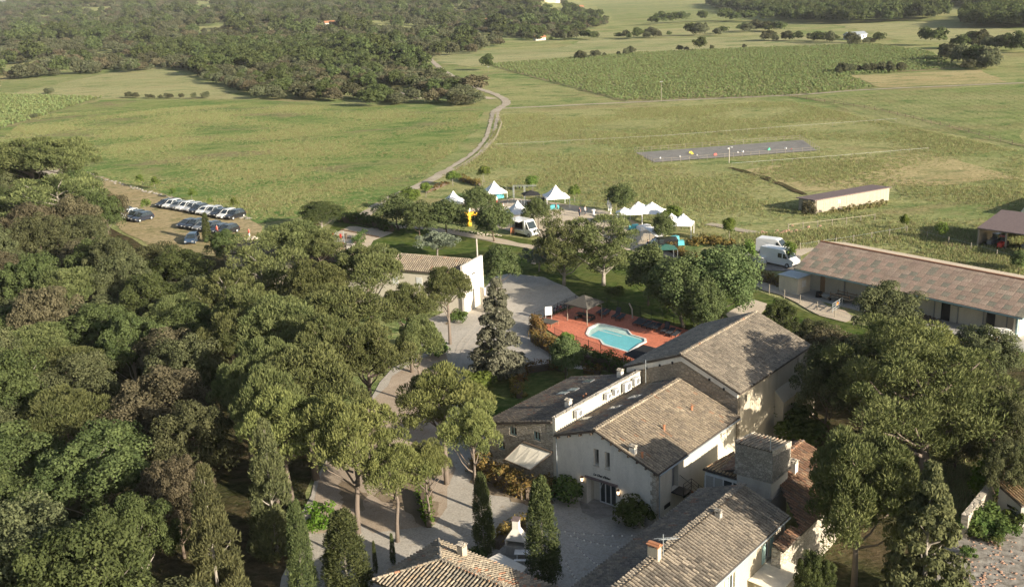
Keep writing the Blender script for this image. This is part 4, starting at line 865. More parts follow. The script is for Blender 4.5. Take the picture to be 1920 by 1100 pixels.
# ================================================================ long agricultural barn on the right
bu=np.array([.615,-.789]); ba=math.atan2(bu[1],bu[0]); bo=np.array([37.44,132.4]); bv=np.array([-bu[1],bu[0]])
def WB(u,v,z=0): q=bo+u*bu+v*bv; return (q[0],q[1],z)
off=(15,5,0); BLD=thing('long_barn','long low open barn with corrugated pinkish roof of patchwork sheets','barn',WB(15,5),ba)
LN=30.5; s_=(6.1-3.5)/5.8
sw,sh=.92,.80; nu_=int(LN/sw); nv_=8; su=LN/nu_; Lv=math.hypot(5.8,2.6); sv=Lv/nv_; Vd=np.array([0,5.8/Lv,2.6/Lv]); Nd=np.cross((1,0,0),Vd)
var=[]; rs=np.random.RandomState(9)
for k,c in enumerate([(.44,.325,.25),(.48,.35,.275),(.43,.32,.25),(.50,.385,.30),(.45,.34,.26),(.31,.29,.225),(.34,.31,.24)]):
    nw=6; vs=[];fs=[];tt=[]
    for i in range(2*nw+1):
        x=i*su/(2*nw); h=.035*(i%2)
        for e in (0,1): p=np.array([x,0,0])+Vd*(e*sv*1.03)+Nd*(h+.02*(1-e)); vs.append(p); tt.append(np.array(c)*(1.12 if i%2 else .84))
        if i: a=2*i; fs.append((a-2,a,a+1,a-1))
    var.append(mesh_np('roof_sheet',vs,fs,'tile',tt))
for j in range(nv_):
    for i in range(nu_):
        dark=(j in(1,3,5) and (i+ (j//2)*1)%2==0 and rs.rand()<.92) or (j in (0,2,4,6) and rs.rand()<.06)
        mm=var[rs.choice([5,6])] if dark else var[rs.randint(5)]
        q=np.array([i*su,0,3.5])+Vd*(j*sv); link_mesh('roof_sheet',mm,BLD,(q[0]-off[0],q[1]-off[1],q[2]))
mb=MB(); mb.slab([(0,.02,3.45),(LN,.02,3.45),(LN,5.8,6.04),(0,5.8,6.04)],.08); mb.build('roof_deck','roof_slab',BLD,off)
mb=MB(); mb.slab([(-.1,5.83,6.12),(LN+.1,5.83,6.12),(LN+.1,11.6,4.9),(-.1,11.6,4.9)],.08); mb.build('rear_roof','sand',BLD,off)
mb=MB(); mb.tube([(-.05,5.8,6.14),(LN+.05,5.8,6.14)],.12,6); mb.build('ridge_capping','terracotta',BLD,off)
mb=MB(); mb.box(.2,LN,-.12,-.0,3.30,3.46); mb.build('gutter','teal_metal',BLD,off)
mb=MB(); mb.box(.1,LN-2,3.0,3.25,0,4.7); mb.box(.1,.35,3.26,10.6,0,4.9); mb.prism([(2.1,0),(11,0),(11,4.85),(5.8,5.95),(2.1,4.3)],'x',LN-1.95,LN-1.7); mb.box(.4,LN-2,10.6,10.85,0,4.9); mb.build('wall','plaster_cream',BLD,off)
mb=MB(); mb.hexa([(LN-1.65,2.05,0),(LN-1.45,2.05,0),(LN-1.45,2.25,0),(LN-1.65,2.25,0)],[(LN-1.65,2.05,4.25),(LN-1.45,2.05,4.25),(LN-1.45,2.25,4.35),(LN-1.65,2.25,4.35)]); 
mb.hexa([(LN-.12,0,3.25),(LN+.03,0,3.25),(LN+.03,5.8,5.85),(LN-.12,5.8,5.85)],[(LN-.12,0,3.44),(LN+.03,0,3.44),(LN+.03,5.8,6.04),(LN-.12,5.8,6.04)]); mb.build('verge_board','teal_metal',BLD,off)
for k in range(3): mb=MB(); mb.box(LN-1.69,LN-1.62,2.9+k*1.75,4.55+k*1.75,.1,3.6); mb.build('sliding_door','plaster_white',BLD,off)
for x in (5.9,9.1,12.2,15.1,18.5,21.5,24.6,27.4): 
    mb=MB(); mb.box(x-.05,x+.05,2.88,2.99,0,4.5); mb.build('post','grey_metal',BLD,off)
for x0,x1 in ((19.4,20.5),(25.0,26.0)): mb=MB(); mb.box(x0,x1,2.9,2.98,0,2.4); mb.build('door','black_metal',BLD,off)
mb=MB(); mb.box(20.8,22,2.92,2.98,2.2,2.7); mb.build('window','dark_interior',BLD,off)
mb=MB(); mb.box(2.2,2.9,2.9,2.98,0,2.5); mb.build('door','wood',BLD,off)
mb=MB(); mb.slab([(.2,-.3,.14),(12.5,-.6,.14),(12.5,3,.14),(.2,3,.14)],.3); mb.slab([(13.2,-.9,.13),(31.5,-1.2,.13),(31.5,2.99,.13),(13.2,2.99,.13)],.3); mb.slab([(28.6,-1.2,.135),(31.5,-1.2,.135),(31.5,12,.135),(28.6,12,.135)],.3); mb.build('concrete_apron','concrete',None,off,loc=WB(15,5),rz=ba,kind='structure')
# small annex room at the left end
mb=MB(); q0=(-.9,-.2); mb.box(-1.9,1.1,-.5,2.2,0,2.35); mb.build('side_room','plaster_cream',BLD,off); mb=MB(); mb.box(-2.05,1.25,-.65,2.3,2.353,2.45); mb.build('side_room_roof','galvanised',BLD,off)
mb=MB(); mb.box(1.102,1.13,.4,1.3,1.,1.9); mb.build('window','window_frame',BLD,off)
# things stored under the barn roof
def junk(name,label,cat,u,v,parts,rz=0.):
    t=thing(name,label,cat,WB(u,v,.14),ba+rz)
    for nm,mat,f in parts: mb=MB(); f(mb); mb.build(nm,mat,t)
    return t
def wheel_(x,y,r,w=.2): return lambda mb: mb.tube([(x,y-w/2,r),(x,y+w/2,r)],r,12)
junk('tyre_stack','stack of three dark tyres near the left end of the long barn','tyres',3.6,.7,[('tyre','rubber',lambda mb:[mb.cyl(0,0,.0+k*.24,.22+k*.24,.42,14) for k in (0,)])]+[('tyre','rubber',(lambda k:lambda mb:mb.cyl(.03*k,0,k*.24,.22+k*.24,.42,14))(k)) for k in (1,2)])
junk('wheelbarrow','grey wheelbarrow under the roof of the long barn','wheelbarrow',5.0,.3,[('tray','galvanised',lambda mb:mb.hexa([(-.3,-.25,.35),(.3,-.25,.35),(.3,.25,.35),(-.3,.25,.35)],[(-.5,-.35,.65),(.5,-.35,.65),(.5,.35,.65),(-.5,.35,.65)])),('wheel','rubber',wheel_(.6,0,.2,.1)),('handle','wood',lambda mb:(mb.tube([(.6,.1,.2),(-.9,.3,.6)],.03,5),mb.tube([(.6,-.1,.2),(-.9,-.3,.6)],.03,5)))])
junk('farm_trailer','small farm trailer with rails parked under the long barn','trailer',7.0,1.2,[('bed','wood_grey',lambda mb:mb.box(-1.5,1.5,-.8,.8,.55,.68)),('rail','wood',lambda mb:[mb.box(-1.5,1.5,s*.8-.03,s*.8+.03,.9,1.0) for s in(-1,1)]+[mb.box(x-.03,x+.03,s*.8-.03,s*.8+.03,.68,1.2) for s in(-1,1) for x in(-1.4,0,1.4)]),('wheel','rubber',wheel_(.1,.7,.32)),('wheel','rubber',wheel_(.1,-.7,.32))])
junk('folding_tables','folded white trestle table leaning against the long barn wall','table',13.0,1.0,[('top','white_paint',lambda mb:mb.hexa([(-1.6,.5,.7),(1.6,.5,.7),(1.6,.55,.7),(-1.6,.55,.7)],[(-1.6,.9,1.5),(1.6,.9,1.5),(1.6,.95,1.5),(-1.6,.95,1.5)])),('leg','grey_metal',lambda mb:[mb.tube([(x,.5,.7),(x,.2,0)],.03,5) for x in(-1.4,1.4)])])
junk('hay_rack','black tubular rack standing on the grass in front of the long barn','rack',12.0,-.4,[('frame','black_metal',lambda mb:[mb.tube([(x,-.5,0),(x,-.5,1.1),(x,.5,1.1),(x,.5,0)],.04,5) for x in(-1.2,-.4,.4,1.2)]+[mb.tube([(-1.2,s*.5,z),(1.2,s*.5,z)],.035,5) for s in(-1,1) for z in(.5,1.1)])])
junk('garden_bench','brown wooden bench by the wall of the long barn','bench',9.6,2.2,[('seat','wood',lambda mb:mb.box(-.8,.8,-.25,.25,.42,.47)),('backrest','wood',lambda mb:mb.box(-.8,.8,.22,.27,.5,.95)),('leg','wood',lambda mb:mb.box(-.75,-.68,-.2,.2,0,.42)),('leg','wood',lambda mb:mb.box(.68,.75,-.2,.2,0,.42))])
def pile(mb,n,r,h,rs=np.random.RandomState(4),a=.3):
    for k in range(n):
        x,y=rs.normal(0,r/2,2); z=max(0,h*(1-math.hypot(x,y)/r)*rs.rand()); s=rs.uniform(.4,1,3)*a; d=rs.uniform(-.4,.4); mb.hexa([(x-s[0],y-s[1],z),(x+s[0],y-s[1]+d*s[0],z),(x+s[0],y+s[1]+d*s[0],z),(x-s[0],y+s[1],z)],[(x-s[0]*.7,y-s[1]*.7,z+s[2]),(x+s[0]*.6,y-s[1]*.6,z+s[2]*.8),(x+s[0]*.7,y+s[1]*.7,z+s[2]),(x-s[0]*.6,y+s[1]*.8,z+s[2]*.9)])
hp=junk('manure_heap','low brown heap spread along the wall of the long barn','heap',17.0,1.7,[('pile','bark_dark',lambda mb:pile(mb,160,2.2,.5,a=.22))]); hp.children[0]['kind']='stuff'
hp=junk('scrap_heap','heap of rusty scrap by the right hand door of the long barn','heap',26.8,.9,[('pile','rust',lambda mb:pile(mb,60,1.1,1.2,a=.25))]); hp.children[0]['kind']='stuff'
for k in range(5):
    t=thing('white_frame',['white rectangular frame leaning outermost on the pile at the barn corner','second white frame in the pile at the barn corner','middle white frame in the pile at the barn corner','fourth white frame in the pile at the barn corner','white frame nearest the heap at the barn corner'][k],'frame',WB(28.6-k*.42,-.2,.16),ba+.9-.1*k,'white frames piled at the barn corner'); t.rotation_euler=(math.radians(-62+6*k),0,ba+.9-.12*k)
    mb=MB(); w_,h_=1.9,1.5; mb.box(0,w_,0,.08,0,.09); mb.box(0,w_,0,.08,h_,h_+.09); mb.box(0,.09,0,.08,.09,h_); mb.box(w_-.09,w_,0,.08,.09,h_); mb.build('frame','white_paint',t)
gt=thing('metal_field_gate','white metal field gate across the track before the long barn','gate',tuple(G(1560,588)[:2])+(0,),math.atan2(*(G(1597,563)-G(1562,586))[[1,0]]))
mb=MB(); [mb.box(0,3.2,-.03,.03,z,z+.06) for z in(.35,.65,.95,1.25)]; mb.build('rail','galvanised',gt)
mb=MB(); [mb.box(x,x+.07,-.035,.035,0,1.32) for x in(0,1.1,2.15,3.2)]; mb.build('upright','galvanised',gt)
mb=MB(); mb.box(1.3,1.75,-.06,-.035,.75,1.1); mb.build('warning_panel','orange',gt)
# ================================================================ grazing shed, open hay barn, polytunnel
p0=G(1527,401)[:2]; p1=G(1677,374)[:2]; d=p1-p0; an=math.atan2(d[1],d[0]); L=18.2; t=thing('grazing_shed','long weathered plank shed with dark flat roof standing alone in the meadow','shed',(p0[0],p0[1],0),an); rs=np.random.RandomState(5)
mb=MB(); x=0
while x<L: w_=rs.uniform(.2,.32); mb.box(x,x+w_-.02,0-rs.uniform(0,.03),.06,rs.uniform(0,.12),2.35+rs.uniform(-.05,0)); x+=w_
mb.build('planks','plank_grey',t,kind='stuff')
mb=MB(); mb.box(0,.08,.07,3.9,0,2.3); mb.box(L-.08,L,.07,3.9,0,2.3); mb.box(0,L,3.9,4,0,2.1); mb.build('side_boards','wood_grey',t)
mb=MB(); mb.slab([(-.3,-.3,2.55),(L+.3,-.3,2.55),(L+.3,4.5,2.3),(-.3,4.5,2.3)],.14); mb.build('roof','roof_dark',t)
mb=MB(); mb.box(5.5,6.1,-.05,-.032,1.2,1.8); mb.build('notice_panel','white_paint',t)
mb=MB(); [mb.box(x,x+.1,-.25,-.15,0,2.4) for x in (.2,)]; mb.build('post','wood_grey',t)
q0=G(1832,428,3.)[:2]; q1=G(1925,441,3.)[:2]; d=q1-q0; an=math.atan2(d[1],d[0]); L=13; t=thing('open_hay_barn','open fronted hay barn with low brown roof sheltering farm machines','barn',(q0[0],q0[1],0),an)
mb=MB(); mb.slab([(0,0,3.1),(L,0,3.1),(L,7.5,4.6),(.3,7.5,4.6)],.15); mb.slab([(.3,7.5,4.6),(L,7.5,4.6),(L,12,3.6),(.3,12,3.6)],.15); mb.build('roof','roof_dark',t)
mb=MB(); mb.box(.15,.3,.3,11.6,0,2.9); mb.box(.3,L,11.4,11.6,0,3.3); mb.build('wall','wood_grey',t)
for x in (.1,4.2,8.2,12.3): mb=MB(); mb.box(x,x+.22,.12,.34,0,2.93); mb.build('post','wood_grey',t)
mb=MB(); mb.slab([(8.4,-3.2,2.85),(16,-3.2,2.85),(16,-.05,3.05),(8.4,-.05,3.05)],.12); mb.build('side_roof','roof_dark',t); mb=MB(); mb.box(8.6,8.75,-3,-.1,0,2.7); mb.box(8.76,16,-3,-2.85,0,2.65); mb.build('side_wall','plaster_grey',t)
def tractor(label,x,y,body,rz=0):
    T=thing('tractor',label,'tractor',tuple(np.array([q0[0]+x*math.cos(an)-y*math.sin(an),q0[1]+x*math.sin(an)+y*math.cos(an)]))+(0,),an+rz,'machines in the open hay barn'); mb=MB(); mb.box(-.3,1.4,-.35,.35,.6,1.25); mb.box(-1,.0,-.5,.5,.7,1.1); mb.build('body',body,T)
    mb=MB(); mb.box(-.9,-.1,-.45,.45,1.1,1.95); mb.build('cab','glass',T); mb=MB(); mb.box(-1,0,-.5,.5,1.953,2.03); mb.build('cab_roof',body,T)
    for xx,r in ((-.6,.65),(1.1,.38)):
        for s in (-1,1): mb=MB(); mb.tube([(xx,s*.6-.12,r),(xx,s*.6+.12,r)],r,14); mb.build('wheel','rubber',T)
tractor('grey tractor in the left bay of the open hay barn',1.8,2.2,'car_grey',-1.7); tractor('red and dark tractor in the middle of the open hay barn',3.4,1.2,'red_paint',-1.4); tractor('dark tractor in the right bay of the open hay barn',6.6,2.5,'car_grey',-1.6)
q=G(1928,420)[:2]; t=thing('polytunnel','pale rounded polytunnel behind the open hay barn at the right edge','greenhouse',(q[0]+4.2,q[1]+3,0),an); mb=MB(); n=14; vs=[];
for i in range(n+1): a=PI*i/n; vs+=[(4*math.cos(a)*1.0,0,3.1*math.sin(a)),(4*math.cos(a),14,3.1*math.sin(a))]
mb.add(vs,[(2*i,2*i+2,2*i+3,2*i+1) for i in range(n)]+[tuple(2*i for i in range(n,-1,-1)),tuple(2*i+1 for i in range(n+1))]); mb.build('cover','polytunnel',t,smooth=False)
mb=MB(); 
for k in range(6): mb.tube([(4.03*math.cos(a),.1+k*2.7,3.13*math.sin(a)) for a in np.linspace(0,PI,12)],.05,5)
mb.build('hoops','galvanised',t,kind='stuff')
# ================================================================ house behind the pines
ua=math.radians(-25.5); hu=np.array([math.cos(ua),math.sin(ua)]); hv=np.array([-hu[1],hu[0]]); ho=np.array([-6.6,129.6])
def WH(u,v,z=0): q=ho+u*hu+v*hv; return (q[0],q[1],z)
off=(-9,2.8,0); BLD=thing('pale_house','pale rendered house with striped canal tile roof half hidden behind the pines','building',WH(-9,2.8),ua)
Lh=19.; ze=5.3; zp=6.7
mb=MB(); mb.prism([(.3,0),(5.6,0),(5.6,ze),(2.9,zp-.1),(.3,ze)],'x',-Lh,-.02); mb.build('wall','plaster_cream',BLD,off)
mb=MB(); mb.box(0,.35,.1,5.9,0,6.5); mb.build('end_wall','plaster_white',BLD,off)
slope(BLD,off,(-Lh-.3,0,ze-.02),(-.0,0,ze-.02),(-.0,2.9,zp),(-Lh-.3,2.9,zp),'mixed',seed=71,pitch=.30,h=.11)
slope(BLD,off,(0,5.9,ze-.02),(-Lh-.3,5.9,ze-.02),(-Lh-.3,2.9,zp),(0,2.9,zp),'mixed',seed=72,pitch=.30,h=.11)
chimney(BLD,off,-Lh+.6,2.7,6.2,7.6,.9,.7,'plaster_white','stone_dark')
for u_ in (-3.2,-6.8,-10.5,-14.5): mb=MB(); mb.box(u_,u_+.9,.26,.298,3.2,4.4); mb.build('window','window_frame',BLD,off)
mb=MB(); mb.box(.36,.39,2.6,3.6,4.7,4.85); mb.build('wall_slot','dark_interior',BLD,off)
off=(-30,6,0); BLD=thing('low_tiled_wing','low house with pale weathered roof far behind the pines left of the chimney','building',WH(-30,6),ua)
mb=MB(); mb.prism([(3.2,0),(8.6,0),(8.6,4.6),(6,5.6),(3.2,4.6)],'x',-40,-Lh-1.2); mb.build('wall','plaster_old',BLD,off)
slope(BLD,off,(-40.3,3.0,4.65),(-Lh-.9,3.0,4.65),(-Lh-.9,6,5.9),(-40.3,6,5.9),'mixed',seed=73,pitch=.3); slope(BLD,off,(-Lh-.9,9.0,4.65),(-40.3,9.0,4.65),(-40.3,6,5.9),(-Lh-.9,6,5.9),'mixed',seed=74,pitch=.3)
mb=MB(); mb.box(-.5,.5,0,.25,0,3.2); mb.box(.55,3.6,0,.25,0,2.2); tag(mb.build('garden_wall','plaster_white',None,loc=WH(1.9,2.2),rz=ua-.5),'short pale garden wall between the white house and the gravel drive','wall')
# ================================================================ little hut bottom right
hp=G(1868,966)[:2]; ang=math.atan2(*(G(1902,985)-G(1868,966))[[1,0]]); t=thing('small_hut','small pale hut with a pinkish tiled roof below the retaining wall','hut',(hp[0],hp[1],0),ang)
mb=MB(); mb.prism([(0,0),(2.3,0),(2.3,2.0),(0,3.0)],'x',-.1,0) if False else mb.hexa([(0,0,0),(2.2,0,0),(2.2,2.4,0),(0,2.4,0)],[(0,0,2.55),(2.2,0,1.95),(2.2,2.4,1.95),(0,2.4,2.55)]); mb.build('wall','plaster_grey',t)
slope(t,(0,0,0),(2.35,-.15,1.98),(2.35,2.6,1.98),(-.1,2.6,2.7),(-.1,-.15,2.7),'ochre',seed=81,pitch=.25)
mb=MB(); mb.box(.9,1.6,-.02,-.003,1.25,1.45); mb.build('window_opening','dark_interior',t)
a=G(1812,1010)[:2]; b_=G(1862,945)[:2]; d=b_-a; mb=MB(); L=np.linalg.norm(d); mb.box(0,L,0,.5,0,1.9); tag(mb.build('retaining_wall','stone_pale',None,loc=(a[0],a[1],0),rz=math.atan2(d[1],d[0])),'straight pale stone retaining wall leading to the small hut','wall')
# ================================================================ pool terrace
DK=[(1000,603),(1098,570),(1300,622),(1235,705),(1150,672),(1060,640)]
dkw=[tuple(G(x,y)[:2]) for x,y in DK]
PO=[(1098,628),(1103,616),(1120,608),(1132,609),(1178,620),(1185,629),(1212,637),(1213,643),(1202,648),(1180,664),(1173,661),(1130,648),(1124,639),(1103,633)]
pow_=[np.array(G(x,y)[:2]) for x,y in PO]; pc=sum(pow_)/len(pow_)
inner=[pc+(p-pc)*.925 for p in pow_]
# deck sheet with a hole for the pool (bmesh bridge through polygon with a slit)
import bmesh
def ring_sheet(name,outer,innr,z,mat,parent=None,kind=None,loc=None,z2=None):
    bm=bmesh.new(); ov=[bm.verts.new((p[0],p[1],z)) for p in outer]; iv=[bm.verts.new((p[0],p[1],z)) for p in innr]
    for vs in (ov,iv):
        for i in range(len(vs)): bm.edges.new((vs[i],vs[(i+1)%len(vs)]))
    bmesh.ops.triangle_fill(bm,use_beauty=True,edges=bm.edges[:]); bmesh.ops.recalc_face_normals(bm,faces=bm.faces[:])
    if bm.faces and sum(f.normal.z for f in bm.faces)<0: bmesh.ops.reverse_faces(bm,faces=bm.faces[:])
    if z2 is not None:
        r=bmesh.ops.extrude_face_region(bm,geom=bm.faces[:]); bmesh.ops.translate(bm,vec=(0,0,z2-z),verts=[v for v in r['geom'] if isinstance(v,bmesh.types.BMVert)])
    me=bpy.data.meshes.new(name); bm.to_mesh(me); bm.free(); me.materials.append(M[mat]); return link_mesh(name,me,parent,loc,kind)
ring_sheet('pool_terrace',dkw,pow_,.12,'deck_red',kind='structure')
t=thing('swimming_pool','turquoise swimming pool with stepped corner and pale rim set in the red terrace','swimming pool',(pc[0],pc[1],0))
rel=lambda ps:[(p[0]-pc[0],p[1]-pc[1]) for p in ps]
ring_sheet('pool_rim',rel(pow_),rel(inner),.10,'pool_rim',t,z2=.19)
ri=rel([pc+(p-pc)*.93 for p in pow_]); mb=MB(); n=len(ri); ZB=-1.3
# the ground sheets below are pierced by the basin: the basin sits in a raised shell
mb.add([(x,y,.15) for x,y in ri]+[(x,y,.062) for x,y in ri],[(i,i+n,(i+1)%n+n,(i+1)%n) for i in range(n)]+[tuple(range(n,2*n))]); mb.build('basin','pool_liner',t)
M['pool_floor']=plain('pool_floor',(.25,.66,.72),.4,0,.2,.06,1.2)
dp=[(1122,620.5),(1135,619),(1170,629),(1200,637),(1206,641),(1178,659),(1170,657),(1135,645),(1128,637),(1108,629)]
mb=MB(); dq=rel([G(x,y)[:2] for x,y in dp]); mb.add([(x,y,.075) for x,y in dq],[tuple(range(len(dq)))]); 
o=mb.build('deep_floor','pool_floor',t)
if o.data.polygons[0].normal.z<0: o.data.flip_normals()
mb=MB()
for k,(a,b_) in enumerate((((1128,616),(1176,629)),((1122,619.5),(1166,632)))):
    p0_=G(*a)[:2]-pc; p1_=G(*b_)[:2]-pc; d=(p1_-p0_); d/=np.linalg.norm(d); nn=np.array([-d[1],d[0]])*.1; mb.add([(*(p0_-nn),.085),(*(p1_-nn),.085),(*(p1_+nn),.085),(*(p0_+nn),.085)],[(0,1,2,3)])
mb.build('step_edge','pool_rim',t)
mb=MB(); mb.add([(x,y,.135) for x,y in ri],[tuple(range(n))]); o=mb.build('water','water',t)
if o.data.polygons[0].normal.z<0: o.data.flip_normals()
def lounger(x,y,rz,label,up=False):
    t=thing('sun_lounger',label,'sun lounger',(x,y,.12),rz,'sun loungers on the pool terrace'); mb=MB(); mb.box(-.95,.35,-.32,.32,.30,.36); mb.build('seat','lounger_fabric',t)
    h=.75 if up else .12; mb=MB(); mb.hexa([(.36,-.32,.30),(.42,-.32,.36) if False else (.95 if not up else .75,-.32,.30+h),(.95 if not up else .75,.32,.30+h),(.36,.32,.30)],[(.36,-.32,.36),(.95 if not up else .70,-.32,.36+h),(.95 if not up else .70,.32,.36+h),(.36,.32,.36)]); mb.build('backrest','lounger_fabric',t)
    for xx in (-.85,.3):
        for yy in (-.28,.28): mb=MB(); mb.box(xx-.03,xx+.03,yy-.03,yy+.03,0,.298); mb.build('leg','black_metal',t)
ld=math.atan2(E2[1],E2[0])+.15
for k,(px,py,up) in enumerate(((1127,589,0),(1136,592,0),(1156,596,1),(1164,600,0),(1196,608,0),(1204,610,0),(1213,613,0),(1222,616,0),(1232,618,0),(1248,623,1),(1257,627,0),(1268,631,0))):
    g=G(px,py); lab=['first sun lounger beside the shade umbrella at the fence','second sun lounger from the shade umbrella','sun lounger with raised back, third from the shade umbrella','fourth sun lounger from the shade umbrella, just before the gap','lounger starting the long row right of the bent post','second lounger of the long row along the fence','third lounger of the long row along the fence','fourth lounger of the long row along the fence','fifth lounger of the long row along the fence','lounger with raised back in the long row near the barn roof','lounger after the raised one near the barn roof','last lounger of the long row, closest to the barn roof'][k]
    lounger(g[0],g[1],ld,lab,bool(up))
# square shade umbrella
cs=[G(1058,567,2.5),G(1101,578,2.5),G(1133,564,2.5),G(1093,552,2.5)]; c4=[np.array(c[:2]) for c in cs]; cc=sum(c4)/4; t=thing('shade_umbrella','large square dark beige shade pavilion on wooden posts beside the pool','pavilion',(cc[0],cc[1],.12))
mb=MB(); r4=[(p[0]-cc[0],p[1]-cc[1]) for p in c4]; vs=[(x,y,2.3) for x,y in r4]+[(0,0,3.25)]+[(x*1.,y*1.,2.18) for x,y in r4]; mb.add(vs,[(i,(i+1)%4,4) for i in range(4)]+[(i,i+5,(i+1)%4+5,(i+1)%4) for i in range(4)]); mb.build('canopy','beige_shade',t)
for x,y in r4: mb=MB(); mb.tube([(x*.86,y*.86,0),(x*.86,y*.86,1.8),(x*.7,y*.7,2.3)],.06,6); mb.build('post','wood_grey',t)
mb=MB(); mb.box(-1.2,1.1,-.4,.4,.68,.74); 
tb=thing('terrace_table','dark table with benches in the shade below the pavilion','table',(cc[0],cc[1],.12),FA); mb.build('top','black_metal',tb)
for s in (-1,1): mb=MB(); mb.box(-1.1,1.,s*.75-.14,s*.75+.14,.4,.44); mb.build('bench','black_metal',tb); mb=MB(); mb.box(s-.05,s+.05,-.8,.8,0,.398); mb.box(s-.04,s+.04,-.05,.05,.398,.68); mb.build('leg','black_metal',tb)
# black shade cloth over the near right corner
qs=[G(1168,664,2.3),G(1206,646,2.3),G(1233,653,2.3),G(1196,675,2.3)]; qc=sum(qs)/4; t=thing('shade_sail','taut black rectangular shade cloth at the near end of the pool','shade sail',(qc[0],qc[1],.12)); mb=MB(); mb.slab([(q[0]-qc[0],q[1]-qc[1],2.2) for q in qs],.03); mb.build('cloth','black_fabric',t)
for q in qs: mb=MB(); mb.cyl((q[0]-qc[0])*.97,(q[1]-qc[1])*.97,0,2.165,.04,6); mb.build('post','galvanised',t)
g=G(1028,611); t=thing('low_table','low flat brown table on the left end of the red terrace','table',(g[0],g[1]+.2,.12),FA); mb=MB(); mb.box(-1.1,1.1,-.8,.8,.42,.48); mb.build('top','beige_shade',t)
for x in(-1,1):
    for y in(-.7,.7): mb=MB(); mb.box(x-.04,x+.04,y-.04,y+.04,0,.418); mb.build('leg','wood',t)
g=G(1029,600); t=thing('pool_rules_sign','white board sign on the fence at the pool entrance','sign',(g[0],g[1],.1),FA+.9); mb=MB(); mb.box(-.45,.45,-.03,.0,.6,1.7); mb.build('board','white_paint',t); mb=MB(); mb.box(-.42,-.36,0.002,.05,0,1.7); mb.box(.36,.42,.002,.05,0,1.7); mb.build('post','galvanised',t)
g=G(1186,598); t=thing('bent_post','pale bent post standing at the fence between the two groups of loungers','post',(g[0],g[1],.1)); mb=MB(); mb.tube([(0,0,0),(-.05,0,1.2),(-.4,0,2.0)],.09,8); mb.build('shaft','concrete_post',t)
for k,(px,py) in enumerate(((1041,591),(1047,587),(1053,584),(1061,579),(1035,596),(1067,583))):
    g=G(px,py); t=thing('bicycle',['blue grey bicycle beside the white sign','bicycle with red frame in the rack','dark bicycle in the middle of the rack','dark bicycle nearest the shade pavilion','bicycle closest to the pool sign','bicycle under the pavilion edge'][k],'bicycle',(g[0],g[1],.08),FA+.9+.2*k,'bicycles racked at the pool fence'); 
    for s in (-.5,.5): mb=MB(); mb.tube([(s+.33*math.cos(a),0,.35+.33*math.sin(a)) for a in np.linspace(0,2*PI,13)],.03,5,cap=False); mb.build('wheel','rubber',t)
    mb=MB(); mb.tube([(-.5,0,.35),(-.15,0,.85),(.4,0,.85),(.5,0,.35)],.025,5); mb.tube([(-.15,0,.85),(0,0,.35),(.4,0,.85)],.025,5); mb.tube([(-.5,0,.35),(0,0,.35)],.02,5); mb.build('frame','red_paint' if k==1 else 'car_blue' if k in(0,3) else 'black_metal',t)
    mb=MB(); mb.tube([(.4,-.25,1.0),(.4,.25,1.0)],.025,5); mb.tube([(.4,0,.85),(.4,0,1.0)],.02,5); mb.build('handlebar','black_metal',t); mb=MB(); mb.box(-.28,-.02,-.06,.06,.93,.99); mb.build('saddle','black_metal',t)
def fence(name,px,h,mat,label,cat='fence',post=2.0,rails=(.1,.95),bars=0,world=False,z=0.,pr=.03,postmat=None,wire=.012,close=False):
    pts=[np.array(p[:2],float) for p in px] if world else [G(x,y)[:2] for x,y in px]; o0=pts[0]; t=thing(name,label,cat,(o0[0],o0[1],z)); mbp=[];mbr=MB();mbb=MB()
    for a,b_ in zip(pts[:-1],pts[1:]):
        L=np.linalg.norm(b_-a); n=max(1,int(round(L/post)))
        for k in range(n+1 if (b_ is pts[-1]) else n): p=a+(b_-a)*k/n-o0; mbp.append(p)
        for r_ in rails: q0_=a-o0;q1_=b_-o0; mbr.tube([(*q0_,h*r_),(*q1_,h*r_)],wire,4)
        if bars:
            for k in range(int(L/bars)): p=a+(b_-a)*k*bars/L-o0; mbb.box(p[0]-.012,p[0]+.012,p[1]-.012,p[1]+.012,.05,h)
    m_=MB(); m_.cyl(0,0,0,h*1.06,pr,6); me=mesh_from(m_,'post',postmat or mat,False)
    for p in mbp[:290]: link_mesh('post',me,t,(p[0],p[1],0))
    mbr.build('rail',mat,t)
    if bars: mbb.build('bars',mat,t,kind='stuff')
    return t
fence('iron_fence',[(1062,580),(1098,568),(1180,590),(1308,626)],1.4,'black_metal','black iron railing along the far side of the pool terrace',bars=.16,z=.08)
fence('iron_fence',[(1003,606),(1030,597),(1062,580)],1.4,'black_metal','black iron railing at the left pool entrance beside the bicycles',bars=.16,z=.08)
fence('iron_fence',[(1040,634),(1060,643),(1150,675),(1196,690)],1.3,'black_metal','black iron railing between pool terrace and near hedge',bars=.16,z=.08)
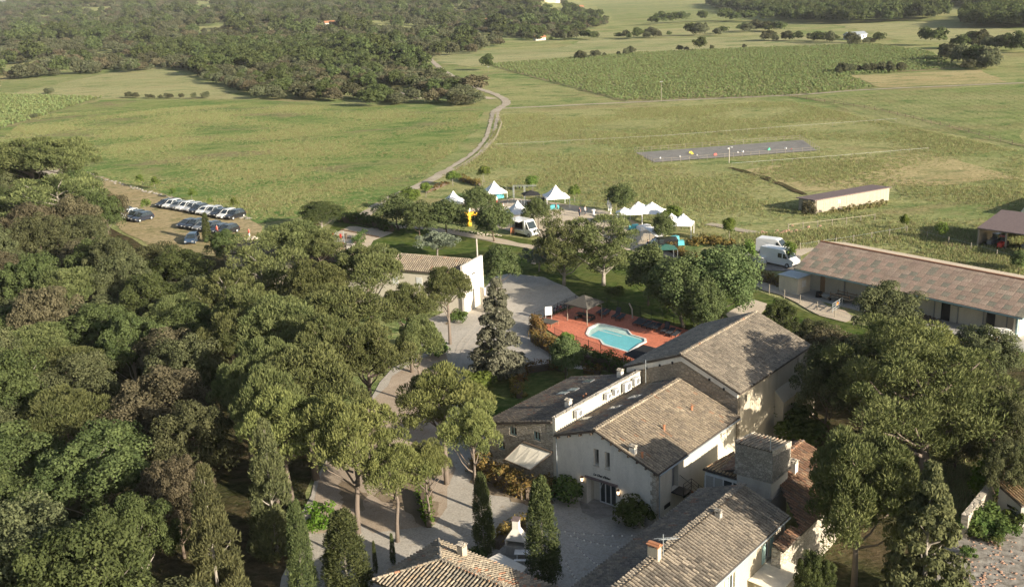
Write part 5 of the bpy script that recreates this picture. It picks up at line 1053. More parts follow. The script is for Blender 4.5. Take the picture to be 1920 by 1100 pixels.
# ================================================================ hedges and shrubs
def hedge(px,h,w_,mat,label,name='hedge',dens=26,leaf=.12,z=0.,cat='hedge',world=False):
    pts=[np.array(p[:2],float) for p in px] if world else [G(x,y)[:2] for x,y in px]; o0=pts[0]; C=[];rs=np.random.RandomState(int(abs(o0[0]*10))+5)
    t=thing(name,label,cat,(o0[0],o0[1],z)); core=MB()
    for a,b_ in zip(pts[:-1],pts[1:]):
        L=np.linalg.norm(b_-a); d=(b_-a)/L; nn=np.array([-d[1],d[0]]); n=max(16,int(L*w_*h*4.2))
        for k in range(n): s=rs.rand()*L; q=a-o0+d*s+nn*rs.uniform(-.5,.5)*w_*.8; C.append((q[0],q[1],rs.uniform(.1,1)*h*.9*(1+.12*math.sin(s*1.7))))
        A=a-o0;B=b_-o0; hw=nn*w_*.22; core.hexa([(*(A-hw),0),(*(B-hw),0),(*(B+hw),0),(*(A+hw),0)],[(*(A-hw),h*.55),(*(B-hw),h*.55),(*(B+hw),h*.55),(*(A+hw),h*.55)])  # dark box inside the leaves stands in for the hedge's inner shade
    C=np.array(C); dens=dens if name=='hedge' else int(dens*1.9); V,F,T=leaf_cloud(C,rs.uniform(.22,.42,len(C))*min(1.3,h/1.1),dens,leaf,rs,elong=.6,squash=.9)
    link_mesh('foliage',mesh_np('foliage',V,F,mat,T),t); name=='hedge' and core.build('dark_core','bark_dark',t); return t
hedge([(1003,630),(1003,614),(1018,638)],1.9,1.3,'hedge_red','tall golden red hedge block at the left corner of the pool terrace')
hedge([(1000,640),(1040,665),(1080,675)],1.9,1.7,'hedge_red','golden clipped hedge along the drive below the pool terrace')
hedge([(1082,680),(1140,692),(1200,718)],2.1,1.9,'hedge_green','dark green hedge between the near pool railing and the footpath')
hedge([(968,728),(985,700),(1040,692),(1060,698)],1.3,1.2,'hedge_red','bronze hedge around the small shaded garden')
hedge([(1095,700),(1125,703)],.9,1.0,'hedge_red','short low bronze hedge by the annex roof')
hedge([(968,728),(975,748)],1.4,1.4,'hedge_red','bronze hedge corner hanging toward the annex roof')
hedge([(890,882),(935,908),(985,935),(1038,928)],1.9,2.0,'hedge_red','broad red tipped hedge between the courtyard and the awning terrace',leaf=.11,dens=34)
hedge([(1030,905),(1048,898)],2.0,1.4,'lime_leaf','bright yellow green bush at the corner of the awning terrace',name='bush',cat='bush')
hedge([(930,1030),(960,1000),(985,995)],1.4,1.3,'hedge_red','dark bronze hedge behind the white barbecue')
hedge([(885,1050),(905,1060)],1.0,1.0,'hedge_green','small dark bush by the left slim cypress',name='bush',cat='bush')
hedge([(1255,470),(1290,488),(1320,500)],1.5,1.8,'hedge_red','reddish hedge running down from the event tents to the van yard',dens=24)
hedge([(1290,460),(1330,455),(1370,465)],1.2,3,'hedge_red','wild reddish bushes between the tents and the white vans',name='bush',cat='bush',dens=18)
hedge([(1415,527),(1440,530),(1468,540)],1.5,1.6,'hedge_red','red tipped hedge in front of the side room of the long barn')
hedge([(635,415),(680,420),(735,435)],2.0,2.2,'hedge_green','dark straight hedge behind the petanque court',leaf=.16)
hedge([(668,462),(682,448)],1.6,1.6,'hedge_green','green bush hedge between the petanque court and the lawn')
hedge([(862,338),(900,350)],1.4,1.3,'hedge_red','dark brown hedge beside the first tent meadow')
hedge([(800,362),(840,345)],.9,1.1,'hedge_red','low reddish hedge following the dirt track')
hedge([(790,930),(805,990)],1.6,.9,'ivy','ivy covered post hedge standing on the gravel between the pines',leaf=.1)
hedge([(585,1000),(612,985)],2.2,2.0,'ivy','bright green ivy mound at the foot of the left pine trunk',name='bush',cat='bush')
hedge([(1840,940),(1862,915),(1870,890)],2.6,2.6,'ivy','bright yellow green ivy mound above the retaining wall',name='bush',cat='bush',leaf=.12)
hedge([(1505,402),(1528,404)],2.4,1.6,'holm_brown','brown creeper covering the left end of the grazing shed',name='creeper',cat='creeper')
hedge([(1560,402),(1620,393),(1665,385)],1.2,1.0,'weed','rank weeds growing along the front of the grazing shed',name='bush',cat='bush')
hedge([(575,425),(600,428)],1.2,1.4,'hedge_red','orange and green bushes at the foot of the slim light pole',name='bush',cat='bush')
# shrubs near the buildings: big dark oleanders and planters
for px,py,r,h,lab in ((1066,938,1.5,2.1,'dark rounded shrub in the stone planter left of the hall entrance'),(1193,988,1.5,2.2,'dark bushy oleander right of the hall entrance'),(1400,790,3.2,3.6,'large leafy shrub against the side wall of the stone barn'),(1455,800,3.0,3.3,'second large shrub beside the stone barn wall'),(935,842,.9,1.5,'dark climber below the left annex window'),(1500,830,2.2,2.6,'dark shrub under the pines behind the tower'),(820,670,1.4,1.8,'bright leafy shrub beside the gravel drive under the pines'),(860,605,1.1,1.6,'flowering bush beside the white house wall'),(915,690,2.0,2.6,'light green shrub at the foot of the grey cedar'),(890,730,1.8,2.2,'bright shrub at the lawn corner below the grey cedar'),(1155,552,1.3,1.0,'low round bush at the foot of the leaning pine')):
    t=tree('shrub',*G(px,py)[:2],H=h,Rr=r,label=lab); t.children[0].material_slots[0].link='OBJECT'
    if 'bright' in lab or 'light' in lab: t.children[0].material_slots[0].material=M['lime_leaf']
    else: t.children[0].material_slots[0].material=M['hedge_green']
for (a,b_,lab) in (((1043,897),(1090,938),'pale stone planter wall left of the hall entrance'),((1165,962),(1205,992),'low curved stone planter right of the hall entrance')):
    p0_=G(*a)[:2];p1_=G(*b_)[:2]; d=p1_-p0_; mb=MB(); mb.box(0,np.linalg.norm(d),-.15,.15,0,.55); tag(mb.build('planter_wall','stone_pale',None,loc=(p0_[0],p0_[1],.05),rz=math.atan2(d[1],d[0])),lab,'planter')
patch('cobbled_apron',[(1086,940),(1118,922),(1160,948),(1158,966),(1120,975),(1092,962)],'cobbles',.10,.8,.05)
mb=MB(); 
# courtyard furniture
g=G(970,1040); t=thing('barbecue','white masonry barbecue with tapering chimney beside the tall cypress','barbecue',(g[0],g[1],.06),FA+.4); mb=MB(); mb.box(-.75,.75,-.4,.4,0,.85); mb.build('base','plaster_grey',t); mb=MB(); mb.hexa([(-.8,-.45,1.35),(.8,-.45,1.35),(.8,.45,1.35),(-.8,.45,1.35)],[(-.25,-.2,2.2),(.25,-.2,2.2),(.25,.3,2.2),(-.25,.3,2.2)]); mb.box(-.8,-.7,-.4,.45,.853,1.35); mb.box(.7,.8,-.4,.45,.853,1.35); mb.box(-.7,.7,.35,.45,.853,1.35); mb.build('hood','plaster_white',t)
mb=MB(); mb.box(-.24,.24,-.19,.29,2.2,2.9); mb.build('flue','plaster_white',t); mb=MB(); mb.box(-.3,.3,-.25,.35,2.903,3.0); mb.build('flue_cap','roof_dark',t)
g=G(988,1052); t=thing('picnic_table','white picnic table behind the tall cypress','table',(g[0],g[1],.06),FA+.6); mb=MB(); mb.box(-.9,.9,-.35,.35,.7,.75); mb.build('top','white_paint',t)
for s in (-1,1): mb=MB(); mb.box(-.9,.9,s*.65-.12,s*.65+.12,.42,.46); mb.build('bench','white_paint',t); mb=MB(); mb.tube([(s*.7,-.7,0),(s*.7,0,.7),(s*.7,.7,0)],.04,5); mb.build('leg','white_paint',t)
c_=[G(914,1048,2.3),G(936,1037,2.3),G(988,1063,2.3),G(974,1079,2.3)]; cm=sum(c_)/4; t=thing('pergola_canopy','flat pale grey pergola canopy between hipped house and tall cypress','canopy',(cm[0],cm[1],0)); mb=MB(); mb.slab([(q[0]-cm[0],q[1]-cm[1],2.35) for q in c_],.05); mb.build('fabric','plaster_white',t)
for q in c_: mb=MB(); mb.cyl((q[0]-cm[0])*.95,(q[1]-cm[1])*.95,0,2.298,.05,6); mb.build('post','galvanised',t)
# string lights over the courtyard
for k,(a,b_) in enumerate((((1050,993),(1212,1000)),((1064,1000),(1178,1024)),((1075,1015),(1130,1062)),((1060,1050),(1095,1100)))):
    zz=3.0; A=G(*a,zz);B=G(*b_,zz); L=np.linalg.norm(B-A); t=thing('string_lights',['string of small white bulbs stretched across the far courtyard','second string of bulbs crossing the courtyard middle','string of bulbs slanting toward the farmhouse roof','string of bulbs nearest the tall cypress'][k],'string lights',(A[0],A[1],0),0,'festoon lights over the courtyard'); n=9
    f_=lambda s:(B-A)*s+np.array([0,0,zz-0.6*4*s*(1-s)*.5]) if False else np.array([(B-A)[0]*s,(B-A)[1]*s,zz-.9*s*(1-s)])
    mb=MB(); mb.tube([f_(s) for s in np.linspace(0,1,12)],.008,3); mb.build('cable','black_metal',t)
    for i in range(n): q=f_((i+.5)/n); m_=MB(); m_.ball(q[0],q[1],q[2]-.06,.07,6,4); m_.build('bulb','bulb',t)
    pass
# wheel ruts and litter on the gravel
gravel('rut',(.43,.39,.335),(.52,.475,.41)); gravel('litter',(.22,.17,.115),(.30,.24,.17),2,(.14,.10,.06))
for pxs in ([(930,540),(900,600),(860,650),(845,720),(850,800),(880,870),(960,930),(1040,975),(1120,1020)],[(938,545),(912,602),(872,652),(857,722),(862,798),(892,862),(970,920),(1048,963),(1130,1005)],[(1040,560),(980,590),(930,625),(880,650)],[(1048,566),(990,598),(940,634),(890,660)]):
    strip('wheel_rut',pxs,.42,'rut',.085,.14,step=1.2)
for pxs in ([(700,930),(760,960),(800,990),(820,960),(800,900),(730,890)],[(640,900),(690,930),(680,960),(640,950)],[(880,905),(930,930),(1000,950),(1040,945),(1035,938),(985,940),(935,915),(890,893)],[(850,560),(870,560),(850,600),(838,610)]): patch('leaf_litter',pxs,'litter',.09,.6,.35)
# posts and poles
def pole(name,px,py,h,r,label,mat='concrete_post',cross=0,cat='pole'):
    if name in('power_pole','utility_pole') and py<200: r*=.55; mat='wood_grey'
    g=G(px,py); t=thing(name,label,cat,(g[0],g[1],float(hill(g[0],g[1])))); mb=MB(); mb.tube([(0,0,0),(0,0,h)],[r,r*.7],8); mb.build('shaft',mat,t)
    if cross==1: mb=MB(); mb.box(-.5,.5,-.05,.05,h-.35,h-.25); mb.cyl(-.45,0,h-.25,h-.1,.05,6); mb.cyl(.45,0,h-.25,h-.1,.05,6); mb.build('crossarm','galvanised',t)
    if cross==2: mb=MB(); mb.tube([(0,0,h-.05),(.25,0,h+.1),(.5,0,h+.05)],.04,6); mb.build('arm','galvanised',t); m_=MB(); m_.box(.4,.75,-.12,.12,h-.02,h+.08); m_.box(-.35,-.05,-.12,.12,h-.3,h-.12); m_.build('lamp_head','white_paint',t)
    return t
pole('light_pole',586,430,4.4,.06,'slim pale light pole with two lamp heads by the playground','white_paint',2,'light pole')
pole('concrete_pole',899,556,8.2,.14,'tall weathered concrete pole at the gable of the pale house')
pole('timber_pole',1325,606,4.8,.11,'plain grey post in front of the round leafy trees','concrete_post')
pole('utility_pole',1367,306,3.6,.09,'lone pole with white lamp at the near side of the riding arena','concrete_post',2)
pole('utility_pole',916,137,3.2,.10,'slim pole at the upper left corner of the vineyard','concrete_post',1)
for k,(px,py,h) in enumerate(((105,96,7),(367,47,8),(418,50,8),(493,58,9),(557,55,8),(597,73,9),(728,90,8),(312,38,9),(1240,190,7))):
    pole('power_pole',px,py,h,.18,['pole at the left edge of the far dry field','first small pole on the wooded hill','second small pole on the wooded hill','tall pole in the middle of the wooded hill','pole right of the tall one on the hill','pole standing among the trees above the near scrub','pole in the scrub near the top of the dirt track','pale pole high on the left hillside','slim pole standing in the middle of the vineyard'][k],'concrete_post',1)
# ================================================================ marquees
def pagoda(px,py,w_,H,label,rz,side=2.1,cat='tent'):
    g=G(px,py); t=thing('pagoda_tent',label,cat,(g[0],g[1],0),rz,'white pagoda tents at the party'); n=8; vs=[];fs=[]
    for i in range(n+1):
        s=i/n; r=w_/2*(1-s); z=side+(H-side)*(s**1.9*.75+s*.25)
        for (a,b_) in ((-1,-1),(0,-1),(1,-1),(1,0),(1,1),(0,1),(-1,1),(-1,0)): 
            sag=.0 if abs(a)+abs(b_)==2 else -.12*s*(1-s)*4; vs.append((a*r,b_*r,z+sag*.3))
    for i in range(n):
        for j in range(8): fs.append((i*8+j,i*8+(j+1)%8,(i+1)*8+(j+1)%8,(i+1)*8+j))
    mb=MB().add(vs,fs); mb.build('roof','white_fabric',t)
    mb=MB(); h=w_/2; 
    for a,b_,c,d in ((-h,h,-h,-h+.02),(-h,h,h-.02,h)): mb.box(a,b_,c,d,side-.3,side-.001)
    for a,b_,c,d in ((-h,-h+.02,-h+.02,h-.02),(h-.02,h,-h+.02,h-.02)): mb.box(a,b_,c,d,side-.3,side-.001)
    mb.build('valance','white_fabric',t)
    for a in (-1,1):
        for b_ in (-1,1): mb=MB(); mb.cyl(a*(h-.06),b_*(h-.06),0,side-.302,.05,6); mb.build('leg','white_paint',t)
    return t
pagoda(852,397,4.2,4.1,'white pagoda tent furthest left behind the round trees',.2)
pagoda(928,377,4.2,4.1,'white pagoda tent next to the loudspeakers and the truss',.25)
pagoda(1043,387,4.5,4.2,'white pagoda tent standing alone right of the black stage tent',.15)
pagoda(972,418,4.3,4.2,'white pagoda tent just behind the food truck',.2)
def marquee(px,py,L,w_,H,label,rz):
    g=G(px,py); t=thing('marquee',label,'tent',(g[0],g[1],0),rz); n=16; vs=[];fs=[]; m_=6
    for i in range(n+1):
        x=-L/2+L*i/n
        for j in range(m_+1):
            y=-w_/2+w_*j/m_; e=max(abs(2*x/L),abs(2*y/w_)); rid=1-abs(2*y/w_); dd=min(max(abs(x-s_*L*.2)/(L*.5-s_*s_*L*.2 if (x*s_)>0 and abs(x)>L*.2 else L*.5),abs(2*y/w_)) for s_ in (-1,1)); edge=max(0,min(1,(1-max(abs(2*x/L),abs(2*y/w_)))*3)); z=2.0+(H-2.0)*max(0,1-dd)**1.25; vs.append((x,y,z))
    for i in range(n):
        for j in range(m_): a=i*(m_+1)+j; fs.append((a,a+m_+1,a+m_+2,a+1))
    MB().add(vs,fs).build('roof','white_fabric',t)
    for a in (-1,1):
        for b_ in (-1,1): mb=MB(); mb.box(a*(L/2-.1)-.06,a*(L/2-.1)+.06,b_*(w_/2-.1)-.06,b_*(w_/2-.1)+.06,0,1.98); mb.build('leg','white_paint',t)
    return t
marquee(1210,417,6.6,4.6,3.8,'largest white marquee with two peaks at the right of the party',-.35)
marquee(1180,420,4.6,3.6,3.1,'lower white marquee joined to the left of the largest one',-.1)
marquee(1270,441,5.2,4.0,3.8,'white marquee with teal tables under it beside the red hedge',-.3)
g=[G(1205,425,2.3),G(1250,425,1.6),G(1240,452,1.7),G(1218,433,2.4)]; gc=sum(g)/4; t=thing('canopy_sail','small white sail stretched between the two marquees','shade sail',(gc[0],gc[1],0)); mb=MB(); mb.slab([(q[0]-gc[0],q[1]-gc[1],q[2]) for q in g],.03); mb.build('cloth','white_fabric',t); [ (lambda m_:(m_.cyl(q[0]-gc[0],q[1]-gc[1],0,q[2]-.031,.04,6),m_.build('post','white_paint',t)))(MB()) for q in g]
def small_table(px,py,lab,top='teal_fabric',s=.9,h=.75,name='party_table',cloth=True):
    g=G(px,py); t=thing(name,lab,'table',(g[0],g[1],.07),random.uniform(0,1)); mb=MB()
    if cloth: mb.hexa([(-s,-s*.5,.02),(s,-s*.5,.02),(s,s*.5,.02),(-s,s*.5,.02)],[(-s*.92,-s*.45,h),(s*.92,-s*.45,h),(s*.92,s*.45,h),(-s*.92,s*.45,h)]); mb.build('tablecloth',top,t)
    else: mb.box(-s,s,-s*.5,s*.5,h-.05,h); mb.build('top',top,t); [ (lambda m_:(m_.cyl(x,y,0,h-.052,.03,5),m_.build('leg','galvanised',t)))(MB()) for x in(-s*.8,s*.8) for y in(-s*.35,s*.35)]
for a in ((936,372,'teal covered table under the tent by the loudspeakers'),(1040,392,'turquoise table under the tent standing alone'),(1263,452,'teal table under the right hand marquee'),(1272,460,'second teal table in front of the right hand marquee'),(966,433,'turquoise cloth table left behind the food truck'),(984,432,'turquoise cloth table right behind the food truck'),(1188,430,'teal table under the lower marquee')): small_table(*a)
small_table(950,398,'long pale blue covered buffet table among the tents','plaster_white',2.0)
small_table(1207,431,'white covered table in front of the largest marquee','white_fabric',1.2)
small_table(948,386,'dark table with bottles next to the buffet','black_metal',.8,.75,'party_table',False)
small_table(1236,470,'small blue table beside the black van','car_blue',.6)
for px,py,l in ((1113,404,'white covered tall cocktail table above the pines'),(1141,395,'closed white parasol beside the leafy tree'),(1145,402,'shorter closed white parasol in front of the leafy tree')):
    g=G(px,py); t=thing('cocktail_table' if 'cocktail' in l else 'parasol',l,'table' if 'cocktail' in l else 'parasol',(g[0],g[1],0)); mb=MB(); mb.tube([(0,0,.0),(0,0,.55),(0,0,1.1),(0,0,1.13)],[.3,.16,.38,.0] if 'cocktail' in l else [.1,.12,.22,.3],8); mb.build('cloth','white_fabric',t)
    if 'parasol' in l: mb=MB(); mb.tube([(0,0,1.13),(0,0,1.5),(0,0,2.5)],[.3,.26,.03],8); mb.build('canopy','white_fabric',t)
# stage: truss and black canopy
g=G(995,386); t=thing('stage_tent','black peaked canopy over the disc jockey desk','tent',(g[0],g[1],.07),.2); mb=MB(); mb.add([(-1.6,-1.3,2.2),(1.8,-1.3,2.1),(1.9,1.4,2.2),(-1.5,1.4,2.3),(.1,0,3.0)],[(0,1,4),(1,2,4),(2,3,4),(3,0,4)]); mb.build('canopy','black_fabric',t)
for x in(-1.5,1.75):
    for y in(-1.2,1.3): mb=MB(); mb.cyl(x,y,0,2.15,.035,6); mb.build('leg','galvanised',t)
g=G(974,378); t=thing('lighting_truss','silver lighting truss with small spotlights left of the black canopy','truss',(g[0],g[1],.07),-.15); mb=MB()
for x in (-1.1,1.1):
    for dx,dy in ((-.12,-.12),(.12,-.12),(0,.12)): mb.tube([(x+dx,dy,0),(x+dx,dy,3.1)],.025,4)
    for k in range(8): mb.tube([(x-.12,-.12,k*.38),(x+.12,-.12,k*.38+.38)],.015,3)
for dy,dz_ in ((-.12,3.0),(.12,3.0),(0,3.2)): mb.tube([(-1.2,dy,dz_),(3.4,dy,dz_)],.025,4)
mb.build('frame','galvanised',t)
for x in (-.6,.1,.7,1.6): mb=MB(); mb.box(x-.1,x+.1,-.15,.1,2.62,2.95); mb.build('spotlight','black_metal',t)
g=G(999,391); t=thing('dj_desk','red and black desk below the black canopy','desk',(g[0],g[1],.07),.2); mb=MB(); mb.box(-1.,1.,-.35,.35,0,.95); mb.build('front','black_metal',t); mb=MB(); mb.box(-1,1.,-.4,.4,.953,1.05); mb.build('top','red_paint',t)
for px,py,l in ((925,375,'black loudspeaker left of the tent pole'),(937,371,'black loudspeaker behind the teal table'),(1018,388,'large black loudspeaker right of the red desk')):
    g=G(px,py); t=thing('loudspeaker',l,'loudspeaker',(g[0],g[1],.07),.3); mb=MB(); mb.box(-.25,.25,-.25,.25,.9,1.7); mb.build('cabinet','black_metal',t); mb=MB(); mb.tube([(-.35,0,0),(0,0,.6),(0,0,.898)],.03,5); mb.tube([(.3,.25,0),(0,0,.6)],.03,5); mb.tube([(.3,-.25,0),(0,0,.6)],.03,5); mb.build('stand','black_metal',t)
for px,py,l in ((948,378,'first black bar stool near the loudspeakers'),(953,379,'second black bar stool near the loudspeakers'),(957,377,'third black bar stool near the loudspeakers')):
    g=G(px,py); t=thing('bar_stool',l,'stool',(g[0],g[1],.07)); mb=MB(); mb.cyl(0,0,.72,.8,.2,8); mb.build('seat','black_metal',t)
    for a in (0,2.1,4.2): mb=MB(); mb.tube([(.22*math.cos(a),.22*math.sin(a),0),(.1*math.cos(a),.1*math.sin(a),.718)],.02,4); mb.build('leg','black_metal',t)
# yellow bunting sculpture
g=G(880,425); t=thing('inflatable_figure','yellow fabric winged figure rising between the round trees','inflatable',(g[0],g[1],0),.1)
mb=MB(); mb.tube([(0,0,.2),(.05,0,1.2),(0,0,2.3),(.1,0,2.7)],[.5,.38,.5,.25],8); mb.build('body','yellow_fabric',t,smooth=True)
for s in (-1,1): mb=MB(); mb.tube([(0,0,2.1),(s*.9,0,2.35),(s*1.7,0,2.2),(s*1.9,.1,1.6)],[.45,.42,.3,.04],6); mb.build('wing','yellow_fabric',t,smooth=True)
mb=MB(); mb.tube([(.1,0,2.5),(.15,0,2.95),(.3,0,3.4)],[.1,.18,.05],7); mb.build('feather','cream_fabric',t,smooth=True)
# ================================================================ people
def person(px,py,label,top='cloth_white',bot='cloth_dark',h=1.72,z=.07,arm=0.3,walk=.15):
    g=G(px,py); t=thing('person',label,'person',(g[0],g[1],z),random.uniform(0,6)); s=h/1.72
    vs=[(0,0,.92),(0,0,1.15),(0,0,1.38),(0,0,1.50),(.02,0,1.60),(.03,0,1.70), (0,.18,1.40),(.05,.25,1.12),(.1+arm*.4,.24,.9), (0,-.18,1.40),(.02,-.25,1.12),(.08+arm*.2,-.25,.88), (0,.09,.88),(walk*.6,.10,.48),(walk,.1,.08),(walk+.16,.1,.03),(0,-.09,.88),(-walk*.3,-.10,.48),(-walk,-.1,.08),(-walk+.16,-.1,.03)]
    ed=[(0,1),(1,2),(2,3),(3,4),(4,5),(2,6),(6,7),(7,8),(2,9),(9,10),(10,11),(0,12),(12,13),(13,14),(14,15),(0,16),(16,17),(17,18),(18,19)]
    rad=[.15,.13,.15,.06,.10,.085,.06,.045,.035,.06,.045,.035,.09,.06,.045,.035,.09,.06,.045,.035]
    me=bpy.data.meshes.new('body'); me.from_pydata([(a*s,b_*s,c*s) for a,b_,c in vs],ed,[]); me.update(); o=link_mesh('body',me,t); md=o.modifiers.new('skin','SKIN')
    for v_,r_ in zip(me.skin_vertices[0].data,rad): v_.radius=(r_*s,r_*s)
    me.skin_vertices[0].data[0].use_root=True; o.modifiers.new('sub','SUBSURF').levels=1; me.materials.append(M['skin'])
    mb=MB(); mb.tube([(0,0,.86),(0,0,1.15),(0,0,1.42),(0,0,1.47)],[.19,.165,.19,.07],9); mb.build('shirt',top,t,smooth=True).scale=(s,s*1.25,s)
    mb=MB(); mb.tube([(walk,.1,.1),(walk*.6,.10,.48),(0,.09,.92)],[.075,.085,.115],7); mb.tube([(-walk,-.1,.1),(-walk*.3,-.10,.48),(0,-.09,.92)],[.075,.085,.115],7); mb.build('trousers',bot,t,smooth=True).scale=(s,s,s)
    mb=MB(); mb.ball(.01,0,1.68,.115,8,5); mb.build('hair','bark_dark',t,smooth=True).scale=(s,s,s)
    return t
person(1087,407,'person in dark clothes standing left above the pines','cloth_dark','cloth_dark'); person(1097,404,'person in white shirt standing with the other above the pines','cloth_white','cloth_dark')
person(943,397,'person in white bending by the buffet among the tents','cloth_white','cloth_white',1.65); person(931,384,'person in pale top beside the tent by the loudspeakers','cloth_white','cloth_red',1.7)
person(468,446,'person in pink top beside the pale stones of the car park','cloth_red','cloth_white'); person(408,440,'person in red top standing between the dark cars','cloth_red','cloth_white')
person(1215,470,'person with dark hair beside the black van bonnet','cloth_dark','cloth_dark'); person(1043,398,'person in blue top at the turquoise table of the lone tent','car_blue','cloth_white')
# ================================================================ vehicles
def body_loft(prof,W2,taper):  # side profile list (x,z,wfactor)
    mb=MB(); n=len(prof); vs=[]
    for s in (-1,1):
        for x,z,wf in prof: vs.append((x,s*W2*wf,z))
    mb.add(vs,[tuple(range(n-1,-1,-1)),tuple(range(n,2*n))]+[(i,(i+1)%n,(i+1)%n+n,i+n) for i in range(n)]); return mb
def wheels(t,xs_,hw,r,w_=.2):
    for x in xs_:
        for s in (-1,1):
            m_=MB(); m_.tube([(x,s*hw-s*w_,r),(x,s*hw,r)],r,14); wl=m_.build('wheel','rubber',t); q=MB(); q.tube([(x,s*hw,r),(x,s*(hw+.012),r)],r*.6,10); q.build('rim','car_silver',wl)
def car(x,y,rz,label,paint,kind='suv',group='cars parked on the dry grass'):
    t=thing('parked_car',label,'car',(x,y,.07),rz,group); L=4.4 if kind=='suv' else 4.1; H=1.62 if kind=='suv' else 1.46; W2=.9
    lo=[(-L/2,.45,.9),(-L/2+.03,.85,.94),(-L/2+.25,.98,.97),(.95,.98,1.),(1.15,.96,1.),(L/2-.25,.82,.95),(L/2,.62,.86),(L/2+.02,.4,.86),(L/2-.2,.28,.92),(L/2-.5,.24,.97),(-L/2+.5,.24,.97),(-L/2+.1,.3,.92)]
    lo=[(a,b_,c) for a,b_,c in lo][::-1]; b0=body_loft(lo,W2,0); b0.build('body',paint,t)
    # glasshouse
    zr_=H; x0,x1,x2,x3=-L/2+.18,-L/2+.62,.25,1.1
    mb=MB(); mb.hexa([(x0,-W2*.93,.984),(x3,-W2*.93,.984),(x3,W2*.93,.984),(x0,W2*.93,.984)],[(x1,-W2*.74,zr_-.06),(x2,-W2*.74,zr_-.06),(x2,W2*.74,zr_-.06),(x1,W2*.74,zr_-.06)]); mb.build('windows','glass',t)
    mb=MB(); mb.hexa([(x1-.08,-W2*.76,zr_-.057),(x2+.08,-W2*.76,zr_-.057),(x2+.08,W2*.76,zr_-.057),(x1-.08,W2*.76,zr_-.057)],[(x1,-W2*.68,zr_),(x2,-W2*.68,zr_),(x2,W2*.68,zr_),(x1,W2*.68,zr_)])
    for s in (-1,1):
        for xa,xb in ((x0+.02,x1),(x3-.02,x2),(-.45,-.42)): 
            mb.tube([(xa,s*W2*.935,.985),(xb,s*W2*.755,zr_-.04)],.045,5)
    mb.build('roof',paint,t)
    wheels(t,(-L/2+.8,L/2-.85),W2+.005,.33)
    for s in (-1,1):
        m_=MB(); m_.box(L/2-.16,L/2+.012,s*.62-.17,s*.62+.17,.60,.73); m_.build('headlight','car_silver',t); m_=MB(); m_.box(-L/2-.02,-L/2+.1,s*.68-.12,s*.68+.12,.7,.9); m_.build('tail_light','red_paint',t)
        m_=MB(); m_.box(.75,.92,s*(W2+.1)-.08,s*(W2+.1)+.08,.95,1.1); m_.build('mirror',paint,t)
    m_=MB(); m_.box(L/2-.05,L/2+.03,-.42,.42,.36,.56); m_.build('grille','black_metal',t)
    return t
# far row, noses towards the lower left
dv=G(301,397)-G(334,383); crz=math.atan2(-.85,-.55)
row=[(311,386,'car_black','hatch','first car of the far row, a black one at the left end'),(320,389,'car_white','suv','white car second in the far row'),(337,392,'car_grey','hatch','grey hatchback third in the far row'),(348,394,'car_white','suv','white car fourth in the far row, wheel visible'),(362,397,'car_silver','suv','silver white estate fifth in the far row'),(376,399,'car_black','suv','dark car sixth in the far row between two white ones'),(389,402,'car_white','hatch','small white car seventh in the far row'),(401,404,'car_silver','suv','pale silver car eighth in the far row'),(412,406,'car_black','hatch','black car ninth in the far row'),(424,408,'car_white','suv','tall white car next to the end of the far row'),(441,412,'car_black','suv','black car closing the right end of the far row')]
p0_=G(312,387)[:2]; p1_=G(441,410)[:2]
for k,(px,py,c,kd,l) in enumerate(row): q=p0_+(p1_-p0_)*k/10; car(q[0]+R.uniform(-.1,.1),q[1]+R.uniform(-.3,.3),crz+R.uniform(-.04,.04),l,c,kd)
p0_=G(352,426)[:2]; p1_=G(428,438)[:2]
for k,(c,l) in enumerate((('car_navy','navy car at the left end of the near row'),('car_black','black car second in the near row'),('car_grey','dark grey car third in the near row'),('car_black','black car left of the slim cypress in the near row'),('car_navy','dark car right of the slim cypress'),('car_black','black low car at the right end of the near row'))): q=p0_+(p1_-p0_)*k/5; car(q[0],q[1]+R.uniform(-.3,.3),crz+R.uniform(-.05,.05),l,c,'suv' if k%2 else 'hatch')
for px,py,c,l in ((232,405,'car_black','dark red and black car at the forest edge, leftmost'),(243,408,'car_white','white car among the dark ones at the forest edge'),(255,411,'car_black','black car third at the forest edge'),(268,414,'car_navy','dark navy car last at the forest edge')): g=G(px,py); car(g[0],g[1],crz,l,c)
g=G(361,455); car(g[0],g[1],crz+.6,'dark blue car parked by itself below the near row','car_blue')
